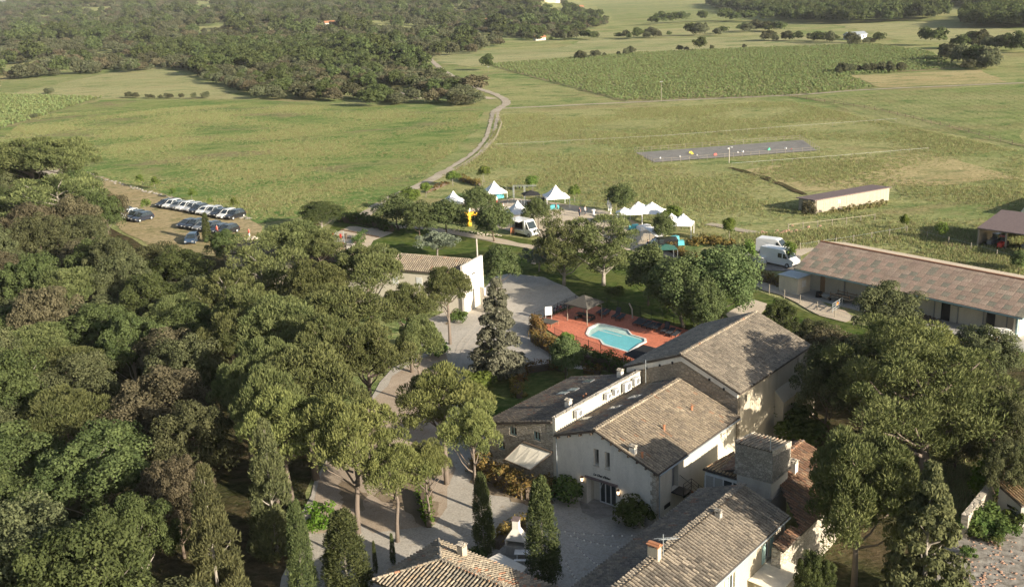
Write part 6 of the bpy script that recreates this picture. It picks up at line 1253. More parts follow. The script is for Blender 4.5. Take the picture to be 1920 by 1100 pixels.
def van(x,y,rz,label,paint='van_white',L=5.6,H=2.5,stripe=False):
    t=thing('panel_van',label,'van',(x,y,.09),rz); W2=1.0
    pr=[(-L/2,.3,.97),(-L/2,H-.15,.9),(-L/2+.2,H,.86),(L/2-1.9,H,.86),(L/2-1.55,H-.08,.86),(L/2-.75,1.35,.93),(L/2-.05,1.05,.9),(L/2,.45,.9),(L/2-.15,.3,.95)][::-1]
    body_loft(pr,W2,0).build('body',paint,t)
    mb=MB(); a=(L/2-1.50,H-.18); b_=(L/2-.80,1.42); mb.add([(a[0]+.03,-.78,a[1]+.03),(a[0]+.03,.78,a[1]+.03),(b_[0]+.03,.86,b_[1]+.03),(b_[0]+.03,-.86,b_[1]+.03)],[(0,1,2,3)]); mb.build('windscreen','glass',t)
    for s in (-1,1):
        mb=MB(); mb.hexa([(L/2-1.75,s*.945,1.35),(L/2-1.0,s*.945,1.35),(L/2-1.0,s*.96,1.35),(L/2-1.75,s*.96,1.35)],[(L/2-1.75,s*.89,2.0),(L/2-1.42,s*.89,2.0),(L/2-1.42,s*.91,2.0),(L/2-1.75,s*.91,2.0)]); mb.build('side_window','glass',t)
        if not stripe: mb=MB(); mb.hexa([(L/2-2.65,s*.945,1.35),(L/2-1.95,s*.945,1.35),(L/2-1.95,s*.96,1.35),(L/2-2.65,s*.96,1.35)],[(L/2-2.65,s*.90,2.0),(L/2-1.95,s*.90,2.0),(L/2-1.95,s*.915,2.0),(L/2-2.65,s*.915,2.0)]); mb.build('side_window','glass',t)
        mb=MB(); mb.box(L/2-.1,L/2+.02,s*.7-.15,s*.7+.15,.75,1.0); mb.build('headlight','car_silver',t)
        mb=MB(); mb.box(L/2-1.2,L/2-1.02,s*1.08-.08,s*1.08+.08,1.4,1.7); mb.build('mirror','black_metal',t)
    wheels(t,(-L/2+1.0,L/2-.95),W2+.005,.36,.22)
    mb=MB(); mb.box(L/2-.08,L/2+.04,-.85,.85,.32,.62); mb.build('bumper','black_metal',t)
    return t
vz=math.atan2(-.79,.61)
g=G(1462,497); van(g[0],g[1],vz,'white panel van with dark side windows parked nearest the long barn',L=5.9)
g=G(1452,478); van(g[0],g[1]+.6,vz+.25,'plain white van parked behind the other white van',L=5.0,H=2.4,stripe=True)
g=G(1241,470); t=van(g[0],g[1],PI-.05,'black passenger van below the green canopy','car_black',L=4.9,H=1.98)
g=G(1248,462,2.6); t=thing('green_canopy','small dark green canopy over the black van','canopy',(g[0],g[1],.09),.1); mb=MB(); mb.add([(-2,-1.2,2.3),(1.6,-1.2,2.2),(1.7,1.3,2.25),(-1.9,1.3,2.3),(0,0,2.9)],[(0,1,4),(1,2,4),(2,3,4),(3,0,4)]); mb.build('cover','green_shade',t); [ (lambda m_:(m_.cyl(x,y,0,2.2,.03,5),m_.build('leg','galvanised',t)))(MB()) for x in(-1.85,1.55) for y in(-1.1,1.2)]
# food truck
g=G(985,441); t=thing('food_truck','white food truck with open serving hatch and raised side awning','food truck',(g[0],g[1],.05),math.atan2(*(G(1010,446)-G(965,436))[[1,0]]))
mb=MB(); mb.box(-2.6,1.0,-1.05,1.05,.45,1.05); mb.box(-2.6,-2.2,-1.05,1.05,1.053,2.75); mb.box(.6,1.,-1.05,1.05,1.053,2.75); mb.box(-2.2,.6,.9,1.05,1.053,2.75); mb.box(-2.2,.6,-1.05,.9,2.45,2.75); mb.build('body','van_white',t)
mb=MB(); mb.box(-2.19,.59,-.3,.89,1.054,2.44); mb.build('kitchen','dark_interior',t); mb=MB(); mb.box(-2.2,.6,-1.35,-1.0,1.06,1.12); mb.build('counter','galvanised',t)
mb=MB(); mb.slab([(-2.2,-1.95,2.65),(.6,-1.95,2.65),(.6,-1.06,2.85),(-2.2,-1.06,2.85)],.06); mb.build('serving_awning','white_fabric',t)
body_loft([(1.02,.4,1.),(1.02,2.6,.92),(1.25,2.65,.9),(2.05,1.35,.93),(2.7,1.05,.9),(2.8,.5,.9),(2.6,.35,.95)][::-1],1.0,0).build('cab','van_white',t)
mb=MB(); mb.add([(1.36,-.8,2.52),(1.36,.8,2.52),(2.03,.86,1.43),(2.03,-.86,1.43)],[(0,1,2,3)]); mb.add([(1.2,-.955,1.35),(1.9,-.965,1.35),(1.45,-.93,2.1),(1.2,-.93,2.1)],[(0,1,2,3)]); mb.build('cab_window','glass',t)
wheels(t,(-1.6,1.95),1.0,.36,.22); mb=MB(); mb.box(-2.75,2.6,-.9,.9,.35,.44); mb.build('chassis','black_metal',t)
g=G(961,441); t=thing('menu_board','dark red menu board on legs beside the food truck','sign',(g[0],g[1],.05),.2); mb=MB(); mb.box(-.35,.35,-.03,.03,.35,1.3); mb.build('board','rust',t); mb=MB(); mb.box(-.33,-.28,-.02,.02,0,.348); mb.box(.28,.33,-.02,.02,0,.348); mb.build('leg','wood',t)
g=G(1428,495); t=thing('water_tank','small white cubic tank beside the young tree in the van yard','tank',(g[0],g[1],.09),.3); mb=MB(); mb.box(-.5,.5,-.5,.5,.12,1.0); mb.build('tank','white_paint',t); mb=MB(); mb.box(-.55,.55,-.55,.55,0,.118); mb.build('pallet','wood',t)
# playground / fitness
for k,(px,py) in enumerate(((625,457),(640,459))):
    g=G(px,py); t=thing('fitness_frame',['grey exercise frame with red pads, left of the two','grey exercise frame with red pads, right of the two'][k],'exercise frame',(g[0],g[1],.1),-.3,'exercise frames on the pale court'); mb=MB(); [mb.tube([(x,0,0),(x,0,2.3)],.05,6) for x in(-.6,.6)]; mb.tube([(-.6,0,1.9),(.6,0,1.9)],.04,5); mb.tube([(-.6,0,1.2),(.6,0,1.2)],.03,5); mb.build('frame','galvanised',t); mb=MB(); mb.box(-.15,.15,-.06,.06,1.0,1.8); mb.build('pad','red_paint',t)
for px,py,l in ((640,463,'round red exercise seat on the pale court'),(608,441,'small dark bench at the corner of the petanque court'),(649,449,'dark litter bin beside the exercise frames')):
    g=G(px,py); t=thing('exercise_seat' if 'seat' in l else 'litter_bin' if 'bin' in l else 'court_bench',l,'seat' if 'seat' in l else 'bin' if 'bin' in l else 'bench',(g[0],g[1],.1)); mb=MB()
    if 'bench' in l: mb.box(-.7,.7,-.2,.2,.4,.46); mb.box(-.6,-.5,-.15,.15,0,.398); mb.box(.5,.6,-.15,.15,0,.398)
    elif 'bin' in l: mb.cyl(0,0,0,.8,.2,8,.25); mb.cyl(0,0,.803,.9,.27,8)
    else: mb.cyl(0,0,.5,.6,.5,12); mb.cyl(0,0,0,.498,.06,6)
    mb.build('body','red_paint' if 'seat' in l else 'bark_dark',t)
for a,b_ in (((640,432),(710,446)),((616,441),(668,450))):
    p0_=G(*a)[:2];p1_=G(*b_)[:2];d=p1_-p0_; mb=MB(); mb.box(0,np.linalg.norm(d),-.12,.12,0,.15); tag(mb.build('timber_sleeper','wood',None,loc=(p0_[0],p0_[1],.1),rz=math.atan2(d[1],d[0])),'timber sleeper edging '+('between the two petanque lanes' if a[0]==640 else 'along the near side of the petanque lanes'),'timber edging')
# ================================================================ arena fence, obstacles, paddock fences, wall of stones
AR=[tuple(G(x,y)[:2]) for x,y in ((1190,286),(1500,262),(1536,284),(1226,307),(1190,286))]
fence('arena_fence',AR,1.15,'wood_grey','weathered post and rail fence round the riding arena',post=2.2,rails=(.45,.95),world=True,pr=.045,wire=.028)
for k,(px,py,m_,s) in enumerate(((1295,288,'yellow_paint',1.),(1341,292,'red_paint',1.),(1441,282,'green_paint',1.1),(1238,298,'white_paint',.5),(1275,295,'white_paint',.5),(1307,292,'white_paint',.5),(1383,287,'white_paint',.6),(1392,286,'white_paint',.8),(1473,280,'white_paint',.7),(1484,281,'red_paint',.35),(1298,290,'yellow_paint',.7))):
    g=G(px,py); lab=['yellow jump block in the riding arena','red jump block near the arena rail','green wedge obstacle in the riding arena','first small white marker at the left of the arena','second small white marker in the arena','white marker between yellow and red blocks','small white block left of centre pole','larger white block right of centre pole','white block at the right of the arena','tiny red cone far right in the arena','small yellow block touching the larger one'][k]
    t=thing('jump_block',lab,'obstacle',(g[0],g[1],.1),.3*k,'obstacles in the riding arena'); s*=.62; mb=MB(); mb.hexa([(-.7*s,-.25*s,0),(.7*s,-.25*s,0),(.7*s,.25*s,0),(-.7*s,.25*s,0)],[(-.5*s if k!=2 else .1,-.12*s,.6*s+.1),(.5*s,-.12*s,.6*s+.1),(.5*s,.12*s,.6*s+.1),(-.5*s if k!=2 else .1,.12*s,.6*s+.1)]); mb.build('block',m_,t)
fence('paddock_fence',[(930,277),(1240,261),(1480,243),(1680,229)],1.0,'window_frame','white tape fence crossing the meadow beyond the arena',post=6,rails=(.95,),wire=.014,postmat='wood_grey',pr=.035)
fence('paddock_fence',[(1372,314),(1560,300),(1740,285)],1.0,'white_paint','white tape fence between the arena and the dry paddock',post=5,rails=(.95,),wire=.014,postmat='wood_grey',pr=.035)
fence('paddock_fence',[(1478,432),(1560,423),(1640,413)],1.1,'plank_grey','pale rail fence beside the rubble strip',post=3,rails=(.9,),wire=.03,postmat='wood_grey',pr=.06)
fence('garden_fence',[(905,350),(965,366),(1040,382),(1140,395),(1240,425)],1.3,'galvanised','thin wire fence behind the party tents',post=3,rails=(.5,.95),wire=.012,postmat='wood_grey',pr=.05)
fence('garden_fence',[(1415,540),(1500,570),(1600,610),(1700,640)],1.2,'galvanised','thin wire fence along the grass strip before the long barn',post=3,rails=(.5,.95),wire=.012,postmat='wood_grey',pr=.05)
fence('garden_fence',[(1500,470),(1600,455),(1700,438),(1820,470),(1920,498)],1.2,'galvanised','post fence between the long barn and the farm track',post=4,rails=(.9,),wire=.012,postmat='wood_grey',pr=.06)
fence('field_fence',[(1480,182),(1640,207),(1780,240),(1920,278)],1.1,'bark_dark','dark post fence beside the path between meadow and crops',post=5,rails=(.5,.9),wire=.03,pr=.06)
fence('field_fence',[(928,213),(941,235),(930,262),(905,290),(870,315)],1.1,'wood_grey','wooden fence on the right of the dirt track',post=3,rails=(.5,.9),wire=.035,pr=.06)
def rocks(name,label,px,n,sp,a,mat,h=.3,world=False):
    rs=np.random.RandomState(n); pts=[G(x,y)[:2] for x,y in px]; o0=pts[0]; mb=MB(); segs=list(zip(pts[:-1],pts[1:]))
    for k in range(n):
        A,B=segs[rs.randint(len(segs))]; q=A+(B-A)*rs.rand()+rs.normal(0,sp,2)-o0; s=rs.uniform(.4,1,3)*a; mb.ball(q[0],q[1],s[2]*.2,s[0],5,4,.6)
    t=mb.build(name,mat,None,loc=(o0[0],o0[1],.05),kind='stuff'); tag(t,label)
rocks('stone_border','row of dark and pale stones edging the car park',[(175,332),(300,366),(400,392),(470,412)],170,.35,.38,'stone_dark')
rocks('pale_boulders','pale boulders at the lower corner of the car park',[(445,452),(480,446)],26,.4,.5,'stone_pale')
rocks('rubble_bank','scattered building rubble and broken tiles along the farm track',[(1780,455),(1830,478),(1880,492),(1930,500)],260,.9,.35,'rubble')
rocks('rubble_bank','stones and rubble in the weeds beside the van yard',[(1370,452),(1420,440),(1480,436),(1560,430)],110,1.2,.3,'rubble')
rocks('lawn_boulders','grey boulders lying on the shaded lawn',[(1000,490),(1012,496)],5,.5,.5,'stone_block')
rocks('path_stones','small pale stones along the edge of the garden path',[(830,430),(880,437),(940,444)],60,.5,.22,'stone_pale')
rocks('rocky_bank_stones','pale broken stones covering the bank at the bottom right corner',[(1815,1040),(1850,1015),(1900,1040),(1840,1085),(1900,1095)],150,1.2,.13,'rubble')

rocks('brush_heap','heap of cut brown brushwood beside the red bushes',[(1375,462),(1405,458)],60,.8,.55,'hay')
# ================================================================ trees
near=[ # kind,cx,cy,rpx,H,label,var
('pine',58,300,74,15,'tall umbrella pine at the left edge above the car park track',0),
('pine',120,302,62,15.5,'tall dark pine crowning the upper left wood',1),
('pine_sparse',110,385,92,14,'broad pine with bare pale limbs below the two tallest at upper left',0),
('holm_brown',196,395,44,8,'rust tinged holm oak beside the car park entrance',0),
('pine',560,455,62,10,'rounded pine at the car park corner beside the playground',2),
('pine',600,470,45,9,'smaller pine next to the playground',3),
('pine_sparse',490,520,88,12,'open pine with many bare pale branches left of the tiled house',1),
('pine_sparse',425,560,60,10,'thin pine in the wood edge with bare grey limbs',0),
('pine',690,512,68,11.5,'pine standing before the middle of the tiled roof',0),
('pine',635,595,78,11.5,'dense pine below the tiled house chimney',1),
('pine',520,625,90,11.5,'large rounded pine at the left of the central grove',2),
('pine',765,585,52,10,'pine in front of the pale house wall',3),
('pine',838,545,44,9.5,'dark umbrella pine with bare trunk beside the pale gable',0),
('pine',690,680,76,11,'pine in the middle of the central grove',3),
('pine',575,730,100,12,'big light green pine in the heart of the grove',1),
('pine',785,645,42,9.5,'slim pine with pale straight trunk by the drive',2),
('pine_bright',535,810,82,11,'tall pine over the dark hollow, lowest of the left grove',0),
('pine_bright',655,825,88,11.5,'bright pine with forked trunks standing on the pine litter',1),
('pine_bright',828,760,84,10.5,'bright yellow green pine right of the gravel glade',0),
('pine_bright',885,815,52,9.5,'bright pine leaning toward the stone annex',1),
('pine',500,700,60,11.5,'shaded pine on the left flank of the grove',0),
('pine',440,640,55,10.5,'dark pine between grove and oak wood',3),
('pine_bright',735,890,64,8.2,'small yellow green pine with slender trunk in the courtyard gravel',0),
('pine_bright',800,875,42,7.5,'small pine behind the ivy post in the courtyard',1),
('pine',610,660,64,12,'pine wedged between the two largest crowns of the grove',2),
('pine',470,590,60,11,'dark pine behind the left flank of the grove',1),
('pine',500,770,62,12,'shaded pine above the dark hollow',2),
('pine',590,540,60,11,'pine below the playground side of the grove',0),
('holm',365,835,72,9.5,'shaded holm oak on the left rim of the dark hollow',1),
('holm_brown',330,935,62,8.5,'brownish holm oak above the feathery conifer',0),
('oak',262,1010,66,8.5,'broad oak beside the feathery conifer at the bottom left',1),
('pine',455,740,52,10.5,'dark pine reaching over the upper end of the hollow',0),
('cedar',932,605,52,11.5,'silvery grey cedar beside the gravel drive',0),
('tree_mid',1060,668,30,5,'round leafy tree standing in the hedge corner near the pool',0),
('lime',1062,650,22,5.2,'light topped young tree over the garden hedge',1),
('pine_sparse',1130,455,72,10.5,'wispy pine with leaning trunk before the white marquees',0),
('pine_sparse',1055,455,60,10.5,'twin of the wispy pine, left, in front of the stage',1),
('tree_mid',1215,510,42,8,'dark leafy tree with clear stem on the lawn',1),
('mulberry',1282,540,68,9,'round dense mulberry, left half of the pair by the lane',0),
('mulberry',1352,528,76,9.6,'round dense mulberry, right half of the pair by the lane',1),
('mulberry',1320,575,45,7.2,'low lobe of foliage in front of the round mulberries',0),
('oak',1465,600,32,6,'bright green oak peeping over the barn roof ridge',1),
('holm_brown',1550,668,58,7.5,'brown green holm oak touching the barn corner',0),
('holm',1620,710,85,9,'big dark holm oak behind the tower, left of the great pine',1),
('holm',1560,720,60,10,'dark holm oak in the shade right of the stone barn',0),
('pine_big',1745,735,158,12.8,'great leaning pine with bare limbs at the right of the estate',0),
('pine_bright',1715,672,95,10.5,'fresh green pine top rising behind the great pine',1),
('pine_dense',1612,925,104,12,'tall dense pine with upright tufts beside the east wing',0),
('cedar_dark',1740,1000,92,11.5,'dark layered cedar at the lower right',0),
('holm',1880,800,50,8,'dark tree behind the great pine at the right edge',2),
('holm',1885,880,40,6.5,'dark tree shading the small hut',0),
('oak',1525,1085,36,5.5,'pale green young oak at the foot of the beige canopy',0),
('cypress_wide',505,905,50,11.5,'ragged conifer with bent tip left of the tall pines trunk',0),
('cypress_wide',395,1000,58,11.5,'broad feathery conifer standing below the ivy oak',0),
('olive',818,452,36,4.2,'silver grey olive tree in the middle of the lawn',0),
('olive',1010,480,30,3.8,'grey olive in the shade on the lawn',0),
('olive',715,478,22,3.2,'small olive at the roof edge of the pale house',0),
('tree_mid',937,497,36,6.4,'light green tree at the mouth of the gravel drive',2),
('tree_mid',745,393,40,6.4,'round tree first in the row behind the petanque court',0),
('tree_mid',785,410,36,6.2,'round tree second in the row behind the petanque court',1),
('tree_mid',835,405,42,6.4,'round tree third in the row behind the petanque court',2),
('tree_mid',893,378,30,5.8,'leafy tree between the left tent and the speakers tent',1),
('tree_mid',925,412,36,6.6,'leafy tree with visible stem left of the food truck',0),
('tree_mid',1008,398,26,5.4,'leafy tree right of the tent behind the food truck',1),
('lime',770,368,20,4.6,'pale topped tree behind the row by the track',2),
('tree_mid',1163,370,25,5.6,'lone dense tree behind the white marquees',2),
('tree_mid',1243,425,20,5.4,'leafy tree standing between the two right marquees',0),
('lime',1263,400,17,3.9,'yellow green tree behind the right marquee',0),
('lime',797,352,11,3.2,'small lime tree first beside the dirt track',0),
('lime',848,330,13,3.4,'small lime tree second beside the dirt track',1),
('lime',907,322,12,3.6,'small lime tree at the end of the dark hedge',2),
('lime',998,340,12,3.4,'young tree in the meadow behind the stage',0),
('lime',1077,358,12,3.4,'young tree in the meadow behind the lone tent',1),
('lime',1367,425,13,4,'young tree in the weeds right of the marquees',2),
('sapling',1404,470,14,4.4,'thin young tree beside the water tank',0),
('sapling',1480,470,12,4,'thin tree half in front of the rear white van',1),
('lime',1697,413,8,3,'little tree beside the farm track',0),
('sapling',1767,430,10,3,'small tree where the track bends to the hay barn',0),
('tree_mid',1912,488,16,3.2,'light green bush in front of the hay barn',0),
('oak',420,460,34,6.5,'bright oak below the parked cars',0),
('oak',600,400,42,5.4,'dense round bush tree at the corner of the big field',2),
('cypress',386,425,9,5.4,'slim dark cypress among the parked cars',1),
]
for kind,cx,cy,rpx,H,lab,var in near:
    crown=None
    t=ptree(kind,cx,cy,rpx,H,lab,var=var)
    if 'great leaning' in lab: t.rotation_euler=(0,0,2.6)
    if 'fresh green' in lab or 'leaning trunk' in lab: pass
# cypresses by base pixel: (base x,y, top y, half width px)
for bx,by,ty,hw,lab in ((909,1046,884,22,'slim dark cypress left of the barbecue'),(1020,1105,893,35,'tall thick cypress in the centre of the courtyard'),(655,1130,955,48,'broad cypress pyramid at the bottom left of the gravel'),(573,1140,935,28,'tall slim cypress left of the broad one at the bottom edge'),(705,1075,1012,5,'tiny slender cypress, left of the two on the gravel'),(738,1060,998,6,'tiny slender cypress, right of the two on the gravel')):
    g=G(bx,by); lo,hi=0,30
    for _ in range(40):
        m_=(lo+hi)/2
        if P(g[0],g[1],m_)[1]>ty: lo=m_
        else: hi=m_
    tree('cypress',g[0],g[1],lo,hw/PPM(g)*.98,label=lab)
# small tree lines at the car park edge
for k,(px,py,h) in enumerate(((227,392,2.8),(275,398,2.8),(265,352,3.2),(292,356,3.0),(325,372,2.4),(362,378,3.0),(395,388,2.0),(440,394,2.6))):
    g=G(px,py); tree('sapling',g[0],g[1],h,h*.30,label=['young tree at the edge of the wood in the car park','young tree with bare stake in the car park','first sapling on the stone border','second sapling on the stone border, taller','third sapling, just behind the white cars','fourth sapling, behind the middle of the car row','low sapling behind the silver cars','sapling at the right end of the car row'][k])
# dense wood on the left: fill
rs=np.random.RandomState(77)
wood=worldpoly([(0,318),(130,345),(190,380),(235,425),(330,462),(360,470),(420,500),(450,560),(470,640),(470,720),(490,790),(440,850),(450,940),(380,1010),(360,1130),(380,1600),(-500,1600),(-330,700),(-160,330)])
cl=worldpoly([(70,1085),(150,1060),(220,1075),(150,1120),(60,1120)]); cl2=worldpoly([(440,770),(500,800),(490,930),(430,940),(405,830)])
a=np.array(wood); lo=a.min(0);hi=a.max(0); cand=[];tries=0
while tries<9000:
    tries+=1; q=rs.uniform(lo,hi)
    if not inpoly(q[:1],q[1:],wood)[0] or inpoly(q[:1],q[1:],cl)[0] or inpoly(q[:1],q[1:],cl2)[0]: continue
    px,py=P(q[0],q[1],9.5)
    if px<-60 or py<np.interp(px,[-60,0,170,186,230,300,350,400,470,530],[290,290,335,392,425,452,474,486,486,540]): continue
    d=min([math.hypot(q[0]-x,q[1]-y)-.45*r for x,y,r in PLACED] or [99])
    if d<4.1: continue
    k=rs.choice(['oak','holm','holm_brown','pine'],p=[.38,.36,.16,.10]); H=rs.uniform(6.2,11.5)*(1. if k!='pine' else 1.1)
    lab={'oak':'green oak in the dense wood left of the estate','holm':'grey green holm oak in the dense wood left of the estate','holm_brown':'brownish flowering holm oak in the dense wood left of the estate','pine':'pine rising from the dense wood left of the estate'}[k]
    _px,_py=P(q[0],q[1],6); lab=lab.replace(' left of the estate',(', near the bottom edge' if _py>960 else ', beside the dark hollow' if _px>360 and _py>640 else ', at its lower left' if _py>760 else ', near the left edge at half height' if _px<130 and _py>520 else ', in its middle' if _py>600 else ', just below the car park' if _px>210 else ', below the tall left pines'))
    tree(k,q[0],q[1],H,rs.uniform(3.4,5.0),label=lab,group={'oak':'oaks of the left wood','holm':'holm oaks of the left wood','holm_brown':'brown holm oaks of the left wood','pine':'pines of the left wood'}[k])
# far right grove under the great pine
for px,py,r,h,k in ((1600,760,3.5,7,'holm'),(1660,660,3.6,8,'holm'),(1840,740,3.2,7,'holm'),(1860,830,3,6,'holm'),(1900,930,2.4,4.5,'oak'),(1520,700,2.6,6,'holm'),(1790,880,2.2,3.5,'holm'),(1850,990,1.3,1.8,'holm'),(1880,1010,1.0,1.4,'holm_brown'),(1825,1000,1.2,1.6,'holm')):
    g=G(px,py); tree(k,g[0],g[1],h,r,label='dark holm oak filling the shaded grove around the great pine' if k!='oak' else 'small oak beside the hut at the right edge',group='trees of the shaded right grove' if k!='oak' else None) if h>3 else tree('shrub',g[0],g[1],h,r,label='low dark shrub on the rocky bank below the retaining wall',group='shrubs on the rocky bank')
for px,py,r,h in ((1832,1010,.7,1.),(1845,1000,.9,1.3),(1862,1020,.6,.8),(1880,1000,.8,1.1),(1905,985,.9,1.4),(1818,1045,.6,.8),(1870,985,.7,1.)): g=G(px,py); tree('shrub',g[0],g[1],h,r,label='low dark shrub on the rocky bank below the retaining wall',group='shrubs on the rocky bank')
# middle distance scrub wood, individually placed
mid=worldpoly([(285,112),(300,98),(500,88),(700,86),(755,98),(802,134),(850,162),(882,186),(870,196),(840,196),(690,192),(600,190),(475,186),(462,176),(385,152),(368,140),(300,122)])
rs=np.random.RandomState(5); a=np.array(mid); lo=a.min(0);hi=a.max(0); n=0; pts=[]; cells={}
hole=[worldpoly([(700,160),(770,168),(810,178),(900,190),(800,190),(690,184)]),worldpoly([(640,168),(690,172),(690,185),(620,180)])]
tries=0; allp=[]
while tries<9000:
    tries+=1; q=rs.uniform(lo,hi)
    if not inpoly(q[:1],q[1:],mid)[0] or any(inpoly(q[:1],q[1:],h)[0] for h in hole): continue
    key=(int(q[0]//5),int(q[1]//5))
    if any(math.hypot(q[0]-x,q[1]-y)<4.9 for dx in(-1,0,1) for dy in(-1,0,1) for x,y in cells.get((key[0]+dx,key[1]+dy),[])): continue
    cells.setdefault(key,[]).append((q[0],q[1])); allp.append(q)
allp.sort(key=lambda q:q[1]); indiv=allp[:280]; rest=allp[280:]
for q in indiv:
    k=rs.choice(['bush_mid','bush_brown','tree_far'],p=[.55,.3,.15]); s=rs.uniform(.7,1.2)*(.8 if k=='tree_far' else 1)
    lab={'bush_mid':'grey green holm oak of the scrub wood beyond the big field','bush_brown':'brownish holm oak of the scrub wood beyond the big field','tree_far':'taller green tree in the scrub wood beyond the big field'}[k]
    _px,_py=P(q[0],q[1],2); lab=lab.replace('beyond the big field',('at its front edge facing the big field' if _py>165 else 'beside the dirt track' if _px>760 else 'behind the hay field' if _px<480 else 'around the umbrella pines' if _px<620 else 'in front of the side track clearing'))
    H0=TREES[k][0][2];R0=TREES[k][0][3]; tree(k,q[0],q[1],H0*s*rs.uniform(.8,1.1),R0*s,label=lab,group={'bush_mid':'scrub oaks beyond the field','bush_brown':'brown scrub oaks beyond the field','tree_far':'taller trees of the scrub wood'}[k],parts=False)
for k,(px,py,rr,h,l) in enumerate(((694,200,4.2,6.2,'rounded green bush tree, left of a pair at the edge of the big field'),(706,200,3.6,5.8,'rounded green bush tree, right of a pair at the edge of the big field'),(748,196,3.5,3.4,'wide low bush at the edge of the big field'),(888,178,5.6,7.6,'large purple brown tree at the bend of the dirt track'),(862,198,3.6,3.8,'green bush at the foot of the brown tree'),(893,196,3.2,4.2,'dark green bush beside the track bend'),(720,180,3.,3,'bush beside the pale side track'),(548,100,5.5,9,'tall umbrella pine standing out of the scrub wood'),(520,128,5.,9,'pine in front of the scrub wood hollow'),(92,176,2.4,2.6,'single bush between hay field and vineyard'),(222,104,4.5,3.4,'single bush at the far dry field'),(64,222,1.6,1.6,'tiny bush in the vineyard corner'),(1163,100,0.1,.1,''))[:12]):
    g=G(px,py); t=tree('tree_far' if h>5 else 'bush_mid',g[0],g[1],h,rr,label=l,parts=False)
    if 'purple' in l: t.material_slots[0].link='OBJECT'; t.material_slots[0].material=M['holm_brown']
def row_bushes(pxs,lab,grp,kinds=('bush_mid','tree_far'),n=8,h=(2.5,5),sp=4,seed=0):
    rs=np.random.RandomState(seed+n)
    for i in range(n):
        s=(i+.5)/n*(len(pxs)-1); k=int(s); a=G(*pxs[k])[:2]; b_=G(*pxs[min(k+1,len(pxs)-1)])[:2]; q=a+(b_-a)*(s-k)+rs.normal(0,sp,2); hh=rs.uniform(*h)
        tree(kinds[rs.randint(len(kinds))],q[0],q[1],hh,hh*rs.uniform(.42,.68),label=lab,group=grp,parts=False)
row_bushes([(240,184),(300,186),(400,184)],'low bush in the hedge line between hay field and big field','hedge line bushes of the left field',('bush_mid',),12,(1.6,2.8),1.5,1)
row_bushes([(1082,112),(1095,110),(1150,105),(1185,103)],'bush in the line along the upper edge of the vineyard','bushes above the vineyard',('bush_mid',),9,(2.,4.5),2,2)
row_bushes([(1258,97),(1300,95),(1425,90)],'isolated small bush on the far edge of the vineyard','small bushes on the vineyard edge',('bush_mid',),4,(2,3.4),1,3)
row_bushes([(1560,138),(1620,136),(1690,134)],'bush in the short hedge between vineyard and dry strip','short hedge bushes in the vineyard',('bush_mid',),13,(2.5,4.2),2,4)
row_bushes([(1780,108),(1810,118),(1855,128),(1830,122)],'dark bushy tree in the clump at the right of the vineyard','clump at the right of the vineyard',('tree_far','bush_mid'),14,(5,9),4,5)
row_bushes([(1800,132),(1850,130)],'low bush below the right clump','low bushes below the right clump',('bush_mid',),5,(2.5,4),2,6)
row_bushes([(1725,84),(1770,86)],'dark round tree standing alone near the far field corner','lone dark round trees',('tree_far',),2,(9,10),.5,7)
row_bushes([(1790,90),(1850,92),(1915,100)],'tree in the hedgerow at the right edge beyond the vineyard','right hedgerow trees',('tree_far','bush_mid'),14,(5,10),6,8)
row_bushes([(1440,75),(1500,78),(1560,80),(1640,84)],'bush in the hedgerow above the vineyard','hedgerow bushes above the vineyard',('bush_mid','tree_far'),20,(3,7),5,9)
row_bushes([(990,78),(1060,76),(1110,74),(1200,73),(1240,70)],'tree in the broken hedgerow below the distant hamlet','broken hedgerow below the hamlet',('tree_far','bush_mid'),22,(3.5,8),5,10)
row_bushes([(1280,68),(1340,66),(1410,58),(1460,62)],'tree in the hedgerow across the far pale fields','hedgerow across the far fields',('tree_far','bush_mid'),16,(4,9),6,11)
row_bushes([(1205,48),(1250,45),(1330,40),(1400,42),(1430,38)],'large tree along the far stream','trees along the far stream',('tree_far',),12,(7,12),8,12)
row_bushes([(770,30),(920,132),(1480,82)],'single tree in the far meadow','single trees in the far meadows',('tree_far',),3,(6,9),1,13)
# far masses
def _x(): pass
def mass(name,label,px,n,kinds,sc,seed,gap=0,world=None):
    rs=np.random.RandomState(seed); q=pts_in(px,n,rs,world); ff=np.sin(q[:,0]*.019+2*np.sin(q[:,1]*.0061))*np.sin(q[:,1]*.0093+1.7*np.sin(q[:,0]*.012)); q=q[(ff>-.72) if world else (ff>-2)]; q=q[~inpoly(q[:,0],q[:,1],HOLE)]; z=hill(q[:,0],q[:,1]); P3=np.column_stack([q,z-.2]); s=sc[0]+(sc[1]-sc[0])*rs.rand(len(q))**2.2; return scatter(name,label,P3,s,kinds)
if rest: scatter('scrub_wood','scrub wood beyond the big field receding toward the hill',np.column_stack([np.array(rest),hill(np.array(rest)[:,0],np.array(rest)[:,1])-.1]),rs.uniform(.85,1.35,len(rest)),['bush_mid','bush_brown','tree_far'])
HOLE=worldpoly([(1012,38),(1060,38),(1060,14),(1018,14)])
hillw=[(-60,600),(-240,640),(-330,560),(-520,900),(-1150,2200),(-1900,3600),(-700,3600),(-60,3400),(150,2500),(90,1500),(60,1000),(-15,680)]
mass('wooded_hill','low wooded hill of holm oak scrub closing the view at upper left',None,26000,['bush_mid','bush_mid','bush_brown','tree_far'],(.7,1.9),21,world=hillw)
mass('far_wood','dark far belt of trees under the wooded hill at the left',[(0,95),(60,90),(200,92),(300,96),(290,78),(0,80)],520,['tree_far','bush_mid'],(.8,1.2),22)
